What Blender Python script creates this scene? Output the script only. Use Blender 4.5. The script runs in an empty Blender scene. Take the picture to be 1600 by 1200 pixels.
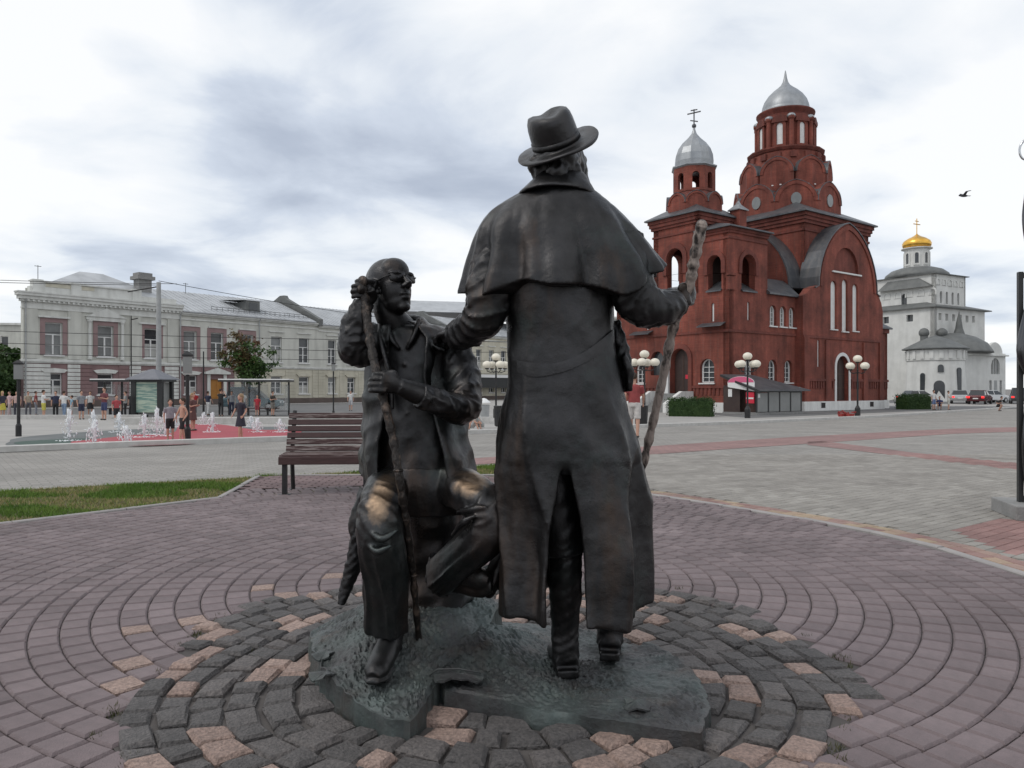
import bpy, bmesh, math, random
import numpy as np
from mathutils import Vector, Matrix, noise, geometry
random.seed(7)
scene = bpy.context.scene
PI = math.pi
R = math.radians
C = scene.collection

# ---------------------------------------------------------------- camera
cam = bpy.data.cameras.new('camera'); camo = bpy.data.objects.new('camera', cam); C.objects.link(camo)
camo.location = (0, 0, 1.15); camo.rotation_euler = (R(90), 0, 0)
cam.sensor_width = 36; cam.lens = 27.0; cam.shift_y = 0.005; cam.clip_start = .05; cam.clip_end = 20000
scene.camera = camo

# ---------------------------------------------------------------- sky, sun, exposure
SUN_EL, SUN_AZ = R(48), R(-112)          # azimuth measured from +Y towards +X: the sun stands left, a little behind
world = bpy.data.worlds.new('World'); scene.world = world; world.use_nodes = True
def build_world():
    nt = world.node_tree; N = nt.nodes; L = nt.links
    N.clear()
    out = N.new('ShaderNodeOutputWorld')
    tc = N.new('ShaderNodeTexCoord')
    sep = N.new('ShaderNodeSeparateXYZ'); L.new(tc.outputs['Generated'], sep.inputs[0])
    def math_(op, a, b=None, clamp=False):
        m = N.new('ShaderNodeMath'); m.operation = op; m.use_clamp = clamp
        for i, v in enumerate((a, b)):
            if v is None: continue
            if isinstance(v, (int, float)): m.inputs[i].default_value = v
            else: L.new(v, m.inputs[i])
        return m.outputs[0]
    zc = math_('ADD', math_('MAXIMUM', sep.outputs[2], 0.0), 0.16)
    cx = math_('DIVIDE', sep.outputs[0], zc); cy = math_('DIVIDE', sep.outputs[1], zc)
    comb = N.new('ShaderNodeCombineXYZ'); L.new(cx, comb.inputs[0]); L.new(cy, comb.inputs[1])
    def nz(scale, detail, rough, off, dist=0.0):
        mp = N.new('ShaderNodeMapping'); mp.inputs['Location'].default_value = off
        L.new(comb.outputs[0], mp.inputs[0])
        n = N.new('ShaderNodeTexNoise'); n.inputs['Scale'].default_value = scale; n.inputs['Detail'].default_value = detail
        n.inputs['Roughness'].default_value = rough; n.inputs['Distortion'].default_value = dist
        L.new(mp.outputs[0], n.inputs[0]); return n.outputs[0]
    big = nz(.62, 3, .5, SKY_OFF1, .2)
    mid = nz(1.9, 6, .55, SKY_OFF2, .35)
    mix = math_('ADD', math_('MULTIPLY', big, .72), math_('MULTIPLY', mid, .28))
    ramp = N.new('ShaderNodeValToRGB'); L.new(mix, ramp.inputs[0])
    e = ramp.color_ramp.elements
    e[0].position = .30; e[0].color = (.40, .46, .57, 1)
    e[1].position = .525; e[1].color = (1.06, 1.07, 1.08, 1)
    k = e.new(.37); k.color = (.52, .58, .69, 1)
    k = e.new(.425); k.color = (.69, .755, .86, 1)
    k = e.new(.468); k.color = (.90, .945, 1.0, 1)
    bgc = N.new('ShaderNodeBackground'); L.new(ramp.outputs[0], bgc.inputs[0]); bgc.inputs[1].default_value = SKY_STR
    sky = N.new('ShaderNodeTexSky'); sky.sky_type = 'NISHITA'; sky.sun_disc = False
    sky.sun_elevation = SUN_EL; sky.sun_rotation = SUN_AZ
    bgs = N.new('ShaderNodeBackground'); L.new(sky.outputs[0], bgs.inputs[0]); bgs.inputs[1].default_value = .1
    ms = N.new('ShaderNodeMixShader'); ms.inputs[0].default_value = .9      # cloud cover
    L.new(bgs.outputs[0], ms.inputs[1]); L.new(bgc.outputs[0], ms.inputs[2])
    L.new(ms.outputs[0], out.inputs[0])
SKY_OFF1 = (2.45, -8.19, 0); SKY_OFF2 = (3.93, -3.04, 0); SKY_STR = 1.0
build_world()
sun = bpy.data.lights.new('sun', 'SUN'); sun.energy = .9; sun.angle = R(18); sun.color = (1, .96, .9)
suno = bpy.data.objects.new('sun', sun); C.objects.link(suno)
sd = Vector((math.sin(SUN_AZ) * math.cos(SUN_EL), math.cos(SUN_AZ) * math.cos(SUN_EL), math.sin(SUN_EL)))
suno.rotation_euler = (-sd).to_track_quat('-Z', 'Y').to_euler(); suno.location = sd * 60
vs = scene.view_settings
vs.view_transform = 'Standard'; vs.look = 'None'; vs.exposure = 0.0; vs.gamma = 1.0; vs.use_curve_mapping = False
scene.cycles.max_bounces = 5; scene.cycles.diffuse_bounces = 3; scene.cycles.glossy_bounces = 3
scene.cycles.use_denoising = True

# ---------------------------------------------------------------- ground profile: level round the statue, then a gentle fall
KN = [(-60, 0), (10, 0), (16, -.06), (24, -.2), (34, -.38), (45, -.5), (9000, -.5)]
def gz(y):
    for (a, za), (b, zb) in zip(KN, KN[1:]):
        if y <= b: return za + (zb - za) * (y - a) / (b - a)
    return -.5

# ---------------------------------------------------------------- helpers
LOC = {}
def empty(name, loc=(0, 0, 0), rz=0.0, label=None, cat=None, group=None):
    o = bpy.data.objects.new(name, None); o.empty_display_size = .2; C.objects.link(o)
    o.location = loc; o.rotation_euler = (0, 0, rz); LOC[o.name] = Vector(loc)
    tag(o, label, cat, group); return o
def tag(o, label=None, cat=None, group=None, kind=None):
    if label: o['label'] = label
    if cat: o['category'] = cat
    if group: o['group'] = group
    if kind: o['kind'] = kind
    return o
def copy_tree(o, parent=None):
    c = o.copy(); C.objects.link(c); c.parent = parent
    for ch in list(o.children): copy_tree(ch, c)
    return c
class Frame:
    """u runs along a wall, d is the way out of it, z is up"""
    def __init__(s, o, u):
        s.o = Vector((o[0], o[1], o[2] if len(o) > 2 else 0)); l = math.hypot(*u[:2]); s.u = Vector((u[0] / l, u[1] / l, 0)); s.n = Vector((s.u.y, -s.u.x, 0))
    def __call__(s, u, d, z): return s.o + s.u * u + s.n * d + Vector((0, 0, z))
ID = Frame((0, 0, 0), (1, 0)); ID.n = Vector((0, 1, 0))     # plain x, y, z
class MB:
    def __init__(s): s.v = []; s.f = []
    def add(s, v, f):
        b = len(s.v); s.v += [tuple(p) for p in v]; s.f += [tuple(i + b for i in q) for q in f]; return s
    def box(s, fr, u0, u1, d0, d1, z0, z1):
        p = [fr(u, d, z) for z in (z0, z1) for (u, d) in ((u0, d0), (u1, d0), (u1, d1), (u0, d1))]
        return s.add(p, [(0, 3, 2, 1), (4, 5, 6, 7), (0, 1, 5, 4), (1, 2, 6, 5), (2, 3, 7, 6), (3, 0, 4, 7)])
    def obox(s, c, size, rz=0, rx=0, ry=0):
        M = Matrix.Translation(c) @ Matrix.Rotation(rz, 4, 'Z') @ Matrix.Rotation(ry, 4, 'Y') @ Matrix.Rotation(rx, 4, 'X')
        h = [v / 2 for v in size]
        p = [M @ Vector((x * h[0], y * h[1], z * h[2])) for z in (-1, 1) for (x, y) in ((-1, -1), (1, -1), (1, 1), (-1, 1))]
        return s.add(p, [(0, 3, 2, 1), (4, 5, 6, 7), (0, 1, 5, 4), (1, 2, 6, 5), (2, 3, 7, 6), (3, 0, 4, 7)])
    def prism(s, fr, poly, d0, d1):
        """poly in (u, z), pushed from d0 to d1"""
        n = len(poly); a = [fr(u, d0, z) for u, z in poly]; b = [fr(u, d1, z) for u, z in poly]
        tri = geometry.tessellate_polygon([[Vector((u, z, 0)) for u, z in poly]])
        f = [t for t in tri] + [(t[0] + n, t[2] + n, t[1] + n) for t in tri] + [(i, (i + 1) % n, n + (i + 1) % n, n + i) for i in range(n)]
        return s.add(a + b, f)
    def wall(s, fr, outer, holes, t, d0=0.0):
        loops = [outer] + holes; flat = [p for l in loops for p in l]; n = len(flat)
        tri = geometry.tessellate_polygon([[Vector((u, z, 0)) for u, z in l] for l in loops])
        v = [fr(u, d0, z) for u, z in flat] + [fr(u, d0 - t, z) for u, z in flat]
        f = [tuple(x) for x in tri] + [(x[0] + n, x[2] + n, x[1] + n) for x in tri]
        b = 0
        for l in loops:
            m = len(l)
            f += [(b + i, b + (i + 1) % m, n + b + (i + 1) % m, n + b + i) for i in range(m)]; b += m
        return s.add(v, f)
    def lathe(s, prof, c, seg=24, ph=0.0, cap=True):
        n = len(prof); c = Vector(c)
        v = [c + Vector((r * math.cos(ph + 2 * PI * k / seg), r * math.sin(ph + 2 * PI * k / seg), z)) for (r, z) in prof for k in range(seg)]
        f = [(i * seg + k, i * seg + (k + 1) % seg, (i + 1) * seg + (k + 1) % seg, (i + 1) * seg + k) for i in range(n - 1) for k in range(seg)]
        if cap: f += [tuple(range(seg - 1, -1, -1)), tuple((n - 1) * seg + k for k in range(seg))]
        return s.add(v, f)
    def tube(s, pts, rad, seg=8, cap=True, sq=None):
        """swept tube; rad a number, a list, or a list of (ra, rb)"""
        P = [Vector(p) for p in pts]; n = len(P)
        if isinstance(rad, (int, float)): rad = [rad] * n
        v = []; T0 = None; X = None
        for i, p in enumerate(P):
            t = (P[min(i + 1, n - 1)] - P[max(i - 1, 0)]).normalized()
            if X is None:
                a = Vector((0, 0, 1)) if abs(t.z) < .9 else Vector((0, 1, 0))
                X = t.cross(a).normalized()
            else: X = (X - t * X.dot(t)).normalized()
            Y = t.cross(X)
            ra, rb = rad[i] if isinstance(rad[i], (tuple, list)) else (rad[i], rad[i])
            v += [p + X * ra * math.cos(2 * PI * k / seg) + Y * rb * math.sin(2 * PI * k / seg) for k in range(seg)]
        f = [(i * seg + k, i * seg + (k + 1) % seg, (i + 1) * seg + (k + 1) % seg, (i + 1) * seg + k) for i in range(n - 1) for k in range(seg)]
        if cap: f += [tuple(range(seg - 1, -1, -1)), tuple((n - 1) * seg + k for k in range(seg))]
        return s.add(v, f)
    def ball(s, c, r, seg=14, rings=9, M=None):
        r = r if isinstance(r, (tuple, list)) else (r, r, r); c = Vector(c)
        v = []
        for i in range(rings + 1):
            a = -PI / 2 + PI * i / rings
            a = max(min(a, PI / 2 - .02), -PI / 2 + .02)
            for k in range(seg):
                q = Vector((r[0] * math.cos(a) * math.cos(2 * PI * k / seg), r[1] * math.cos(a) * math.sin(2 * PI * k / seg), r[2] * math.sin(a)))
                v.append(c + (M @ q if M else q))
        f = [(i * seg + k, i * seg + (k + 1) % seg, (i + 1) * seg + (k + 1) % seg, (i + 1) * seg + k) for i in range(rings) for k in range(seg)]
        f += [tuple(range(seg - 1, -1, -1)), tuple(rings * seg + k for k in range(seg))]
        return s.add(v, f)
    def mesh(s, name, off=Vector((0, 0, 0))):
        me = bpy.data.meshes.new(name)
        me.from_pydata([(a - off.x, b - off.y, c - off.z) for a, b, c in s.v], [], s.f); me.update()
        bm = bmesh.new(); bm.from_mesh(me); bmesh.ops.recalc_face_normals(bm, faces=bm.faces); bm.to_mesh(me); bm.free()
        return me
    def build(s, name, m, parent=None, smooth=False, local=False):
        """parent's root may stand anywhere (unturned): vertices are given in world space unless local"""
        off = Vector((0, 0, 0))
        if parent is not None and not local:
            r = parent
            while r.parent: r = r.parent
            off = LOC.get(r.name, Vector((0, 0, 0)))
        me = s.mesh(name, off)
        return link(name, me, m, parent, smooth)
def link(name, me, m, parent=None, smooth=False):
    o = bpy.data.objects.new(name, me); C.objects.link(o); o.parent = parent
    if m is not None and not me.materials: me.materials.append(m)
    if smooth: me.polygons.foreach_set('use_smooth', [True] * len(me.polygons))
    return o
def arch(uc, w, zb, zt, n=8, k=1.0):
    """round-headed opening, (u, z) loop; k stretches the head"""
    r = w / 2; zs = zt - r * k
    p = [(uc - r, zb), (uc + r, zb), (uc + r, zs)]
    p += [(uc + r * math.cos(PI * i / n), zs + r * k * math.sin(PI * i / n)) for i in range(1, n)]
    p += [(uc - r, zs)]
    return p
def rect(u0, u1, z0, z1): return [(u0, z0), (u1, z0), (u1, z1), (u0, z1)]
def lerp(a, b, t): return a + (b - a) * t
def sstep(a, b, x):
    t = max(0., min(1., (x - a) / (b - a))); return t * t * (3 - 2 * t)
def arc_keel(uc, hw, zs, h, n=20, k=.16):
    """half-round gable line from right to left with a slight point at the top"""
    out = []
    for i in range(n + 1):
        a = PI * i / n; x = math.cos(a); y = math.sin(a)
        y2 = y * (1 - k) + k * (1 - abs(x)) if abs(x) < 1 else y
        out.append((uc + hw * x, zs + h * y2))
    return out

# ---------------------------------------------------------------- materials
M = {}
def mat(name, c1, c2=None, scale=3.0, rough=.7, metal=0.0, bump=0.0, bscale=None, detail=5, spec=.5, emit=0.0, lo=.35, hi=.65, stretch=(1, 1, 1), tint=None, streak=None):
    m = bpy.data.materials.new(name); m.use_nodes = True; nt = m.node_tree; N = nt.nodes; L = nt.links
    b = N['Principled BSDF']
    b.inputs['Roughness'].default_value = rough; b.inputs['Metallic'].default_value = metal; b.inputs['Specular IOR Level'].default_value = spec
    c1 = (*c1, 1); b.inputs['Base Color'].default_value = c1
    tc = N.new('ShaderNodeTexCoord'); mp = N.new('ShaderNodeMapping'); mp.inputs['Scale'].default_value = stretch
    L.new(tc.outputs['Object'], mp.inputs[0])
    col = None
    if c2 is not None:
        n = N.new('ShaderNodeTexNoise'); n.inputs['Scale'].default_value = scale; n.inputs['Detail'].default_value = detail
        n.inputs['Roughness'].default_value = .6
        L.new(mp.outputs[0], n.inputs[0])
        r = N.new('ShaderNodeValToRGB'); r.color_ramp.elements[0].position = lo; r.color_ramp.elements[1].position = hi
        r.color_ramp.elements[0].color = c1; r.color_ramp.elements[1].color = (*c2, 1)
        L.new(n.outputs[0], r.inputs[0]); col = r.outputs[0]
    if streak:      # rain streaks and dirt, long in z
        mp2 = N.new('ShaderNodeMapping'); mp2.inputs['Scale'].default_value = (1, 1, .12); L.new(tc.outputs['Object'], mp2.inputs[0])
        n2 = N.new('ShaderNodeTexNoise'); n2.inputs['Scale'].default_value = streak[1]; n2.inputs['Detail'].default_value = 6; L.new(mp2.outputs[0], n2.inputs[0])
        r2 = N.new('ShaderNodeValToRGB'); r2.color_ramp.elements[0].position = .45; r2.color_ramp.elements[1].position = .75
        r2.color_ramp.elements[0].color = (0, 0, 0, 1); r2.color_ramp.elements[1].color = (streak[2],) * 3 + (1,)
        L.new(n2.outputs[0], r2.inputs[0])
        mx = N.new('ShaderNodeMixRGB'); L.new(r2.outputs[0], mx.inputs[0])
        if col is None: mx.inputs[1].default_value = c1
        else: L.new(col, mx.inputs[1])
        mx.inputs[2].default_value = (*streak[0], 1); col = mx.outputs[0]
    if tint:        # every laid piece has its own shade, kept in the mesh attribute "tint"
        at = N.new('ShaderNodeAttribute'); at.attribute_name = 'tint'
        rr = N.new('ShaderNodeValToRGB'); rr.color_ramp.interpolation = 'LINEAR'
        els = rr.color_ramp.elements
        els[0].position = tint[0][0]; els[0].color = (*tint[0][1], 1); els[1].position = tint[-1][0]; els[1].color = (*tint[-1][1], 1)
        for pz, cc in tint[1:-1]:
            q = els.new(pz); q.color = (*cc, 1)
        L.new(at.outputs['Fac'], rr.inputs[0])
        mx = N.new('ShaderNodeMixRGB'); mx.blend_type = 'MULTIPLY'; mx.inputs[0].default_value = 1
        if col is None: mx.inputs[1].default_value = c1
        else: L.new(col, mx.inputs[1])
        L.new(rr.outputs[0], mx.inputs[2]); col = mx.outputs[0]
        ge = N.new('ShaderNodeNewGeometry'); ns = N.new('ShaderNodeTexNoise'); ns.inputs['Scale'].default_value = .9; ns.inputs['Detail'].default_value = 8; ns.inputs['Roughness'].default_value = .68     # foot wear and stains run across the joints
        L.new(ge.outputs['Position'], ns.inputs[0]); rs = N.new('ShaderNodeValToRGB'); rs.color_ramp.elements[0].position = .33; rs.color_ramp.elements[1].position = .68
        rs.color_ramp.elements[0].color = (.74, .73, .72, 1); rs.color_ramp.elements[1].color = (1.14, 1.14, 1.13, 1); L.new(ns.outputs[0], rs.inputs[0])
        mz = N.new('ShaderNodeMixRGB'); mz.blend_type = 'MULTIPLY'; mz.inputs[0].default_value = 1; L.new(col, mz.inputs[1]); L.new(rs.outputs[0], mz.inputs[2]); col = mz.outputs[0]
    if col is not None: L.new(col, b.inputs['Base Color'])
    if bump:
        n3 = N.new('ShaderNodeTexNoise'); n3.inputs['Scale'].default_value = bscale or scale * 6; n3.inputs['Detail'].default_value = 6
        L.new(mp.outputs[0], n3.inputs[0])
        bp = N.new('ShaderNodeBump'); bp.inputs['Strength'].default_value = min(1., bump); bp.inputs['Distance'].default_value = .02 * max(1, bump)
        L.new(n3.outputs[0], bp.inputs['Height']); L.new(bp.outputs[0], b.inputs['Normal'])
    if emit:
        b.inputs['Emission Color'].default_value = c1; b.inputs['Emission Strength'].default_value = emit
    M[name] = m; return m
def brickmat(name, c1, c2, mortar, bw, rh, ms=.008, rough=.85, bump=.3, plane='xy', patch=.35):
    """coursed pieces seen from too far to pick apart"""
    m = mat(name, c1, c2, 1.2, rough); nt = m.node_tree; N = nt.nodes; L = nt.links; b = N['Principled BSDF']
    tc = N.new('ShaderNodeTexCoord'); br = N.new('ShaderNodeTexBrick')
    mp = N.new('ShaderNodeMapping'); L.new(tc.outputs['Object'], mp.inputs[0]); L.new(mp.outputs[0], br.inputs[0])
    if plane == 'xy': mp.inputs['Rotation'].default_value = (0, 0, R(-37))
    else:
        sp = N.new('ShaderNodeSeparateXYZ'); L.new(tc.outputs['Object'], sp.inputs[0])
        ad = N.new('ShaderNodeMath'); ad.operation = 'ADD'; L.new(sp.outputs[0], ad.inputs[0]); L.new(sp.outputs[1], ad.inputs[1])
        cb = N.new('ShaderNodeCombineXYZ'); L.new(ad.outputs[0], cb.inputs[0]); L.new(sp.outputs[2], cb.inputs[1]); L.new(cb.outputs[0], br.inputs[0])
    br.inputs['Scale'].default_value = 1; br.inputs['Brick Width'].default_value = bw; br.inputs['Row Height'].default_value = rh; br.inputs['Mortar Size'].default_value = ms
    br.inputs['Color1'].default_value = (*c1, 1); br.inputs['Color2'].default_value = (*c2, 1); br.inputs['Mortar'].default_value = (*mortar, 1); br.inputs['Bias'].default_value = -.1
    n = N.new('ShaderNodeTexNoise'); n.inputs['Scale'].default_value = .55; n.inputs['Detail'].default_value = 7; n.inputs['Roughness'].default_value = .65; L.new(tc.outputs['Object'], n.inputs[0])
    r = N.new('ShaderNodeValToRGB'); r.color_ramp.elements[0].position = .34; r.color_ramp.elements[1].position = .66
    r.color_ramp.elements[0].color = (1 - patch,) * 3 + (1,); r.color_ramp.elements[1].color = (1.12, 1.12, 1.12, 1); L.new(n.outputs[0], r.inputs[0])
    mx = N.new('ShaderNodeMixRGB'); mx.blend_type = 'MULTIPLY'; mx.inputs[0].default_value = 1
    L.new(br.outputs[0], mx.inputs[1]); L.new(r.outputs[0], mx.inputs[2]); L.new(mx.outputs[0], b.inputs['Base Color'])
    if plane == 'z':        # soot and damp drawn down the wall
        m5 = N.new('ShaderNodeMapping'); m5.inputs['Scale'].default_value = (1, 1, .14); L.new(tc.outputs['Object'], m5.inputs[0])
        n5 = N.new('ShaderNodeTexNoise'); n5.inputs['Scale'].default_value = 1.5; n5.inputs['Detail'].default_value = 8; n5.inputs['Roughness'].default_value = .7; L.new(m5.outputs[0], n5.inputs[0])
        r5 = N.new('ShaderNodeValToRGB'); r5.color_ramp.elements[0].position = .36; r5.color_ramp.elements[1].position = .64; r5.color_ramp.elements[0].color = (.66, .64, .64, 1); r5.color_ramp.elements[1].color = (1.16, 1.18, 1.2, 1); L.new(n5.outputs[0], r5.inputs[0])
        x5 = N.new('ShaderNodeMixRGB'); x5.blend_type = 'MULTIPLY'; x5.inputs[0].default_value = 1; L.new(mx.outputs[0], x5.inputs[1]); L.new(r5.outputs[0], x5.inputs[2]); L.new(x5.outputs[0], b.inputs['Base Color'])
    bp = N.new('ShaderNodeBump'); bp.inputs['Strength'].default_value = bump; bp.inputs['Distance'].default_value = .01; bp.invert = True
    L.new(br.outputs['Fac'], bp.inputs['Height']); L.new(bp.outputs[0], b.inputs['Normal'])
    return m
mat('asphalt', (.11, .11, .112), (.15, .148, .145), .8, .9, bump=.2, bscale=60)
mat('far_ground', (.17, .16, .15), (.20, .19, .18), .3, .95)
mat('walk_pale', (.30, .29, .275), (.37, .355, .335), .7, .9, bump=.15, bscale=40)
brickmat('plaza_far', (.25, .236, .215), (.305, .29, .268), (.175, .165, .153), .21, .11, .008, patch=.18)
brickmat('plaza_pink_far', (.25, .145, .135), (.31, .185, .17), (.16, .115, .11), .21, .11, .008, patch=.18)
mat('bed', (.065, .058, .056), (.095, .085, .08), 9, .95)
mat('kerb_stone', (.42, .41, .39), (.52, .51, .49), 4, .85, bump=.2, bscale=60)
mat('kerb_grey', (.27, .255, .25), (.33, .31, .30), 4, .85, bump=.2, bscale=60)
mat('paver', (.95, .95, .95), (1.1, 1.08, 1.08), 30, .8, bump=.35, bscale=160, tint=[(0, (.135, .108, .112)), (.5, (.17, .136, .141)), (1, (.205, .166, .171))])
mat('paver_red', (.95, .95, .95), (1.1, 1.08, 1.08), 30, .82, bump=.3, bscale=160, tint=[(0, (.125, .085, .088)), (.5, (.165, .112, .114)), (1, (.20, .145, .142))])
mat('paver_grey', (.95, .95, .95), (1.1, 1.08, 1.08), 30, .85, bump=.3, bscale=160, tint=[(0, (.222, .21, .19)), (.5, (.268, .254, .232)), (1, (.315, .30, .275))])
mat('paver_edge', (.95, .95, .95), (1.1, 1.08, 1.08), 30, .85, bump=.3, bscale=160, tint=[(0, (.25, .15, .135)), (.4, (.30, .205, .18)), (.6, (.33, .24, .18)), (1, (.36, .285, .195))])
mat('paver_pink', (.95, .95, .95), (1.1, 1.08, 1.08), 30, .85, bump=.3, bscale=160, tint=[(0, (.22, .125, .115)), (1, (.30, .18, .165))])
mat('granite', (.72, .72, .72), (1.35, 1.32, 1.3), 70, .75, bump=.7, bscale=90, tint=[(0, (.068, .064, .064)), (.45, (.10, .094, .094)), (.70, (.125, .114, .112)), (.72, (.25, .18, .155)), (1, (.34, .25, .215))])
mat('moss', (.05, .06, .02), (.09, .08, .04), 30, .95)
mat('lawn_soil', (.055, .06, .025), (.14, .115, .06), 1.4, .95, lo=.45, hi=.7)
mat('grass', (.075, .15, .022), (.14, .21, .04), 1.1, .75, spec=.2)
mat('grass_dry', (.34, .28, .14), (.24, .23, .09), 2, .85, spec=.2)
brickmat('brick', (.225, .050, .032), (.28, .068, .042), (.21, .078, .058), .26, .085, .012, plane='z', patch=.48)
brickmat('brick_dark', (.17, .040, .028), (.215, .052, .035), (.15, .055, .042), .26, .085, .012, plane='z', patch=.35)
mat('roof_dark', (.075, .08, .09), (.12, .125, .135), 1.1, .45, .5, streak=((.2, .19, .18), 3, .5))
mat('dome_silver', (.27, .285, .30), (.36, .375, .39), 1.6, .45, .6, bump=.05, bscale=4, streak=((.26, .27, .28), 3, .7))
mat('gold', (.83, .50, .11), (.72, .40, .07), 2, .3, 1.0)
mat('white_paint', (.66, .66, .64), (.74, .74, .72), 3, .7, streak=((.42, .41, .39), 3, .5))
mat('window_white', (.62, .62, .61), (.70, .70, .69), 3, .6)
mat('glass', (.035, .04, .045), (.06, .065, .07), .6, .12, spec=.6)
mat('glass_pale', (.16, .17, .17), (.24, .25, .25), .8, .2, spec=.6)
mat('door_dark', (.035, .02, .018), (.05, .03, .024), 3, .6)
mat('dark_inside', (.02, .016, .015))
mat('gate_white', (.60, .60, .575), (.70, .70, .675), .7, .85, streak=((.42, .42, .405), 1.2, .4))
mat('gate_roof', (.115, .12, .118), (.16, .165, .16), 1, .6, .2)
mat('stucco', (.52, .52, .475), (.60, .60, .55), .8, .85, streak=((.33, .33, .30), 1.5, .55))
mat('stucco_warm', (.50, .475, .385), (.58, .55, .455), .8, .85, streak=((.32, .30, .24), 1.5, .5))
mat('mauve', (.215, .135, .135), (.265, .17, .168), .9, .85, streak=((.15, .10, .10), 1.5, .5))
mat('pink_panel', (.25, .168, .166), (.29, .20, .198), 1, .8)
mat('trim', (.60, .605, .575), (.67, .675, .645), 1.2, .8, streak=((.40, .40, .375), 2, .6))
mat('roof_metal', (.42, .435, .45), (.50, .515, .53), .5, .5, .45, streak=((.25, .26, .27), .8, .5))
mat('orange_door', (.42, .19, .035), (.36, .155, .03), 2, .55)
mat('plinth_brown', (.095, .075, .065), (.13, .10, .09), 1, .85)
mat('iron', (.022, .022, .024), (.035, .034, .034), 8, .5, .4)
mat('globe', (.72, .67, .56), (.78, .73, .62), 4, .3)
mat('post_grey', (.30, .31, .31), (.38, .385, .385), 2, .7)
mat('black_frame', (.018, .019, .02), None, rough=.4)
mat('chrome', (.55, .56, .57), None, rough=.15, metal=1)
mat('concrete', (.20, .20, .195), (.26, .255, .25), 5, .9, bump=.4, bscale=40)
mat('bark', (.07, .05, .038), (.11, .085, .065), 9, .9, bump=.6, bscale=24)
mat('leaf_green', (.035, .075, .018), (.065, .115, .028), .9, .6, spec=.3)
mat('leaf_dark', (.02, .05, .012), (.04, .078, .02), .9, .6, spec=.3)
mat('leaf_rust', (.12, .06, .03), (.10, .09, .035), .8, .6, spec=.3)
mat('hedge', (.02, .048, .012), (.04, .075, .018), 3, .7, spec=.3)
mat('slat', (.040, .017, .016), (.062, .028, .026), 7, .55, stretch=(1, 8, 8), bump=.2, bscale=20)
mat('slat_worn', (.048, .021, .020), (.23, .19, .18), 6, .75, stretch=(.7, 12, 12), lo=.50, hi=.62, bump=.2, bscale=20)
mat('pad_grey', (.11, .12, .12), (.15, .16, .16), 1, .75, spec=.25)
mat('pad_green', (.045, .08, .065), (.06, .095, .08), 1, .75, spec=.25)
mat('pad_red', (.30, .035, .05), (.36, .05, .065), 1.5, .6, spec=.25)
mat('skin', (.46, .26, .19), (.50, .29, .21), 6, .6)
mat('tyre', (.02, .02, .02), None, rough=.8)
mat('car_glass', (.02, .024, .028), None, rough=.08, spec=.7)
mat('tail_red', (.75, .02, .02), None, rough=.3, emit=2.2)
mat('head_amber', (.9, .55, .2), None, rough=.3, emit=1.5)
mat('poster', (.16, .27, .24), (.44, .52, .42), 2.2, .4, stretch=(.6, 1, 5), lo=.42, hi=.58)
mat('sign_red', (.60, .02, .05), None, rough=.4)
mat('sign_pink', (.62, .11, .22), None, rough=.4)
mat('plain_white', (.74, .74, .73), None, rough=.5)
mat('panel_grey', (.20, .205, .20), (.25, .255, .25), 1, .4)
mat('wood_dark', (.05, .026, .02), (.075, .04, .03), 5, .6)
mat('flower_red', (.28, .03, .03), (.40, .07, .06), 9, .8)
mat('bird', (.04, .04, .045), None, rough=.8)
def water_mat():
    m = mat('jet_water', (.86, .88, .90), None, rough=.3); b = m.node_tree.nodes['Principled BSDF']
    b.inputs['IOR'].default_value = 1.2; b.inputs['Alpha'].default_value = .82
water_mat()
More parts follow.
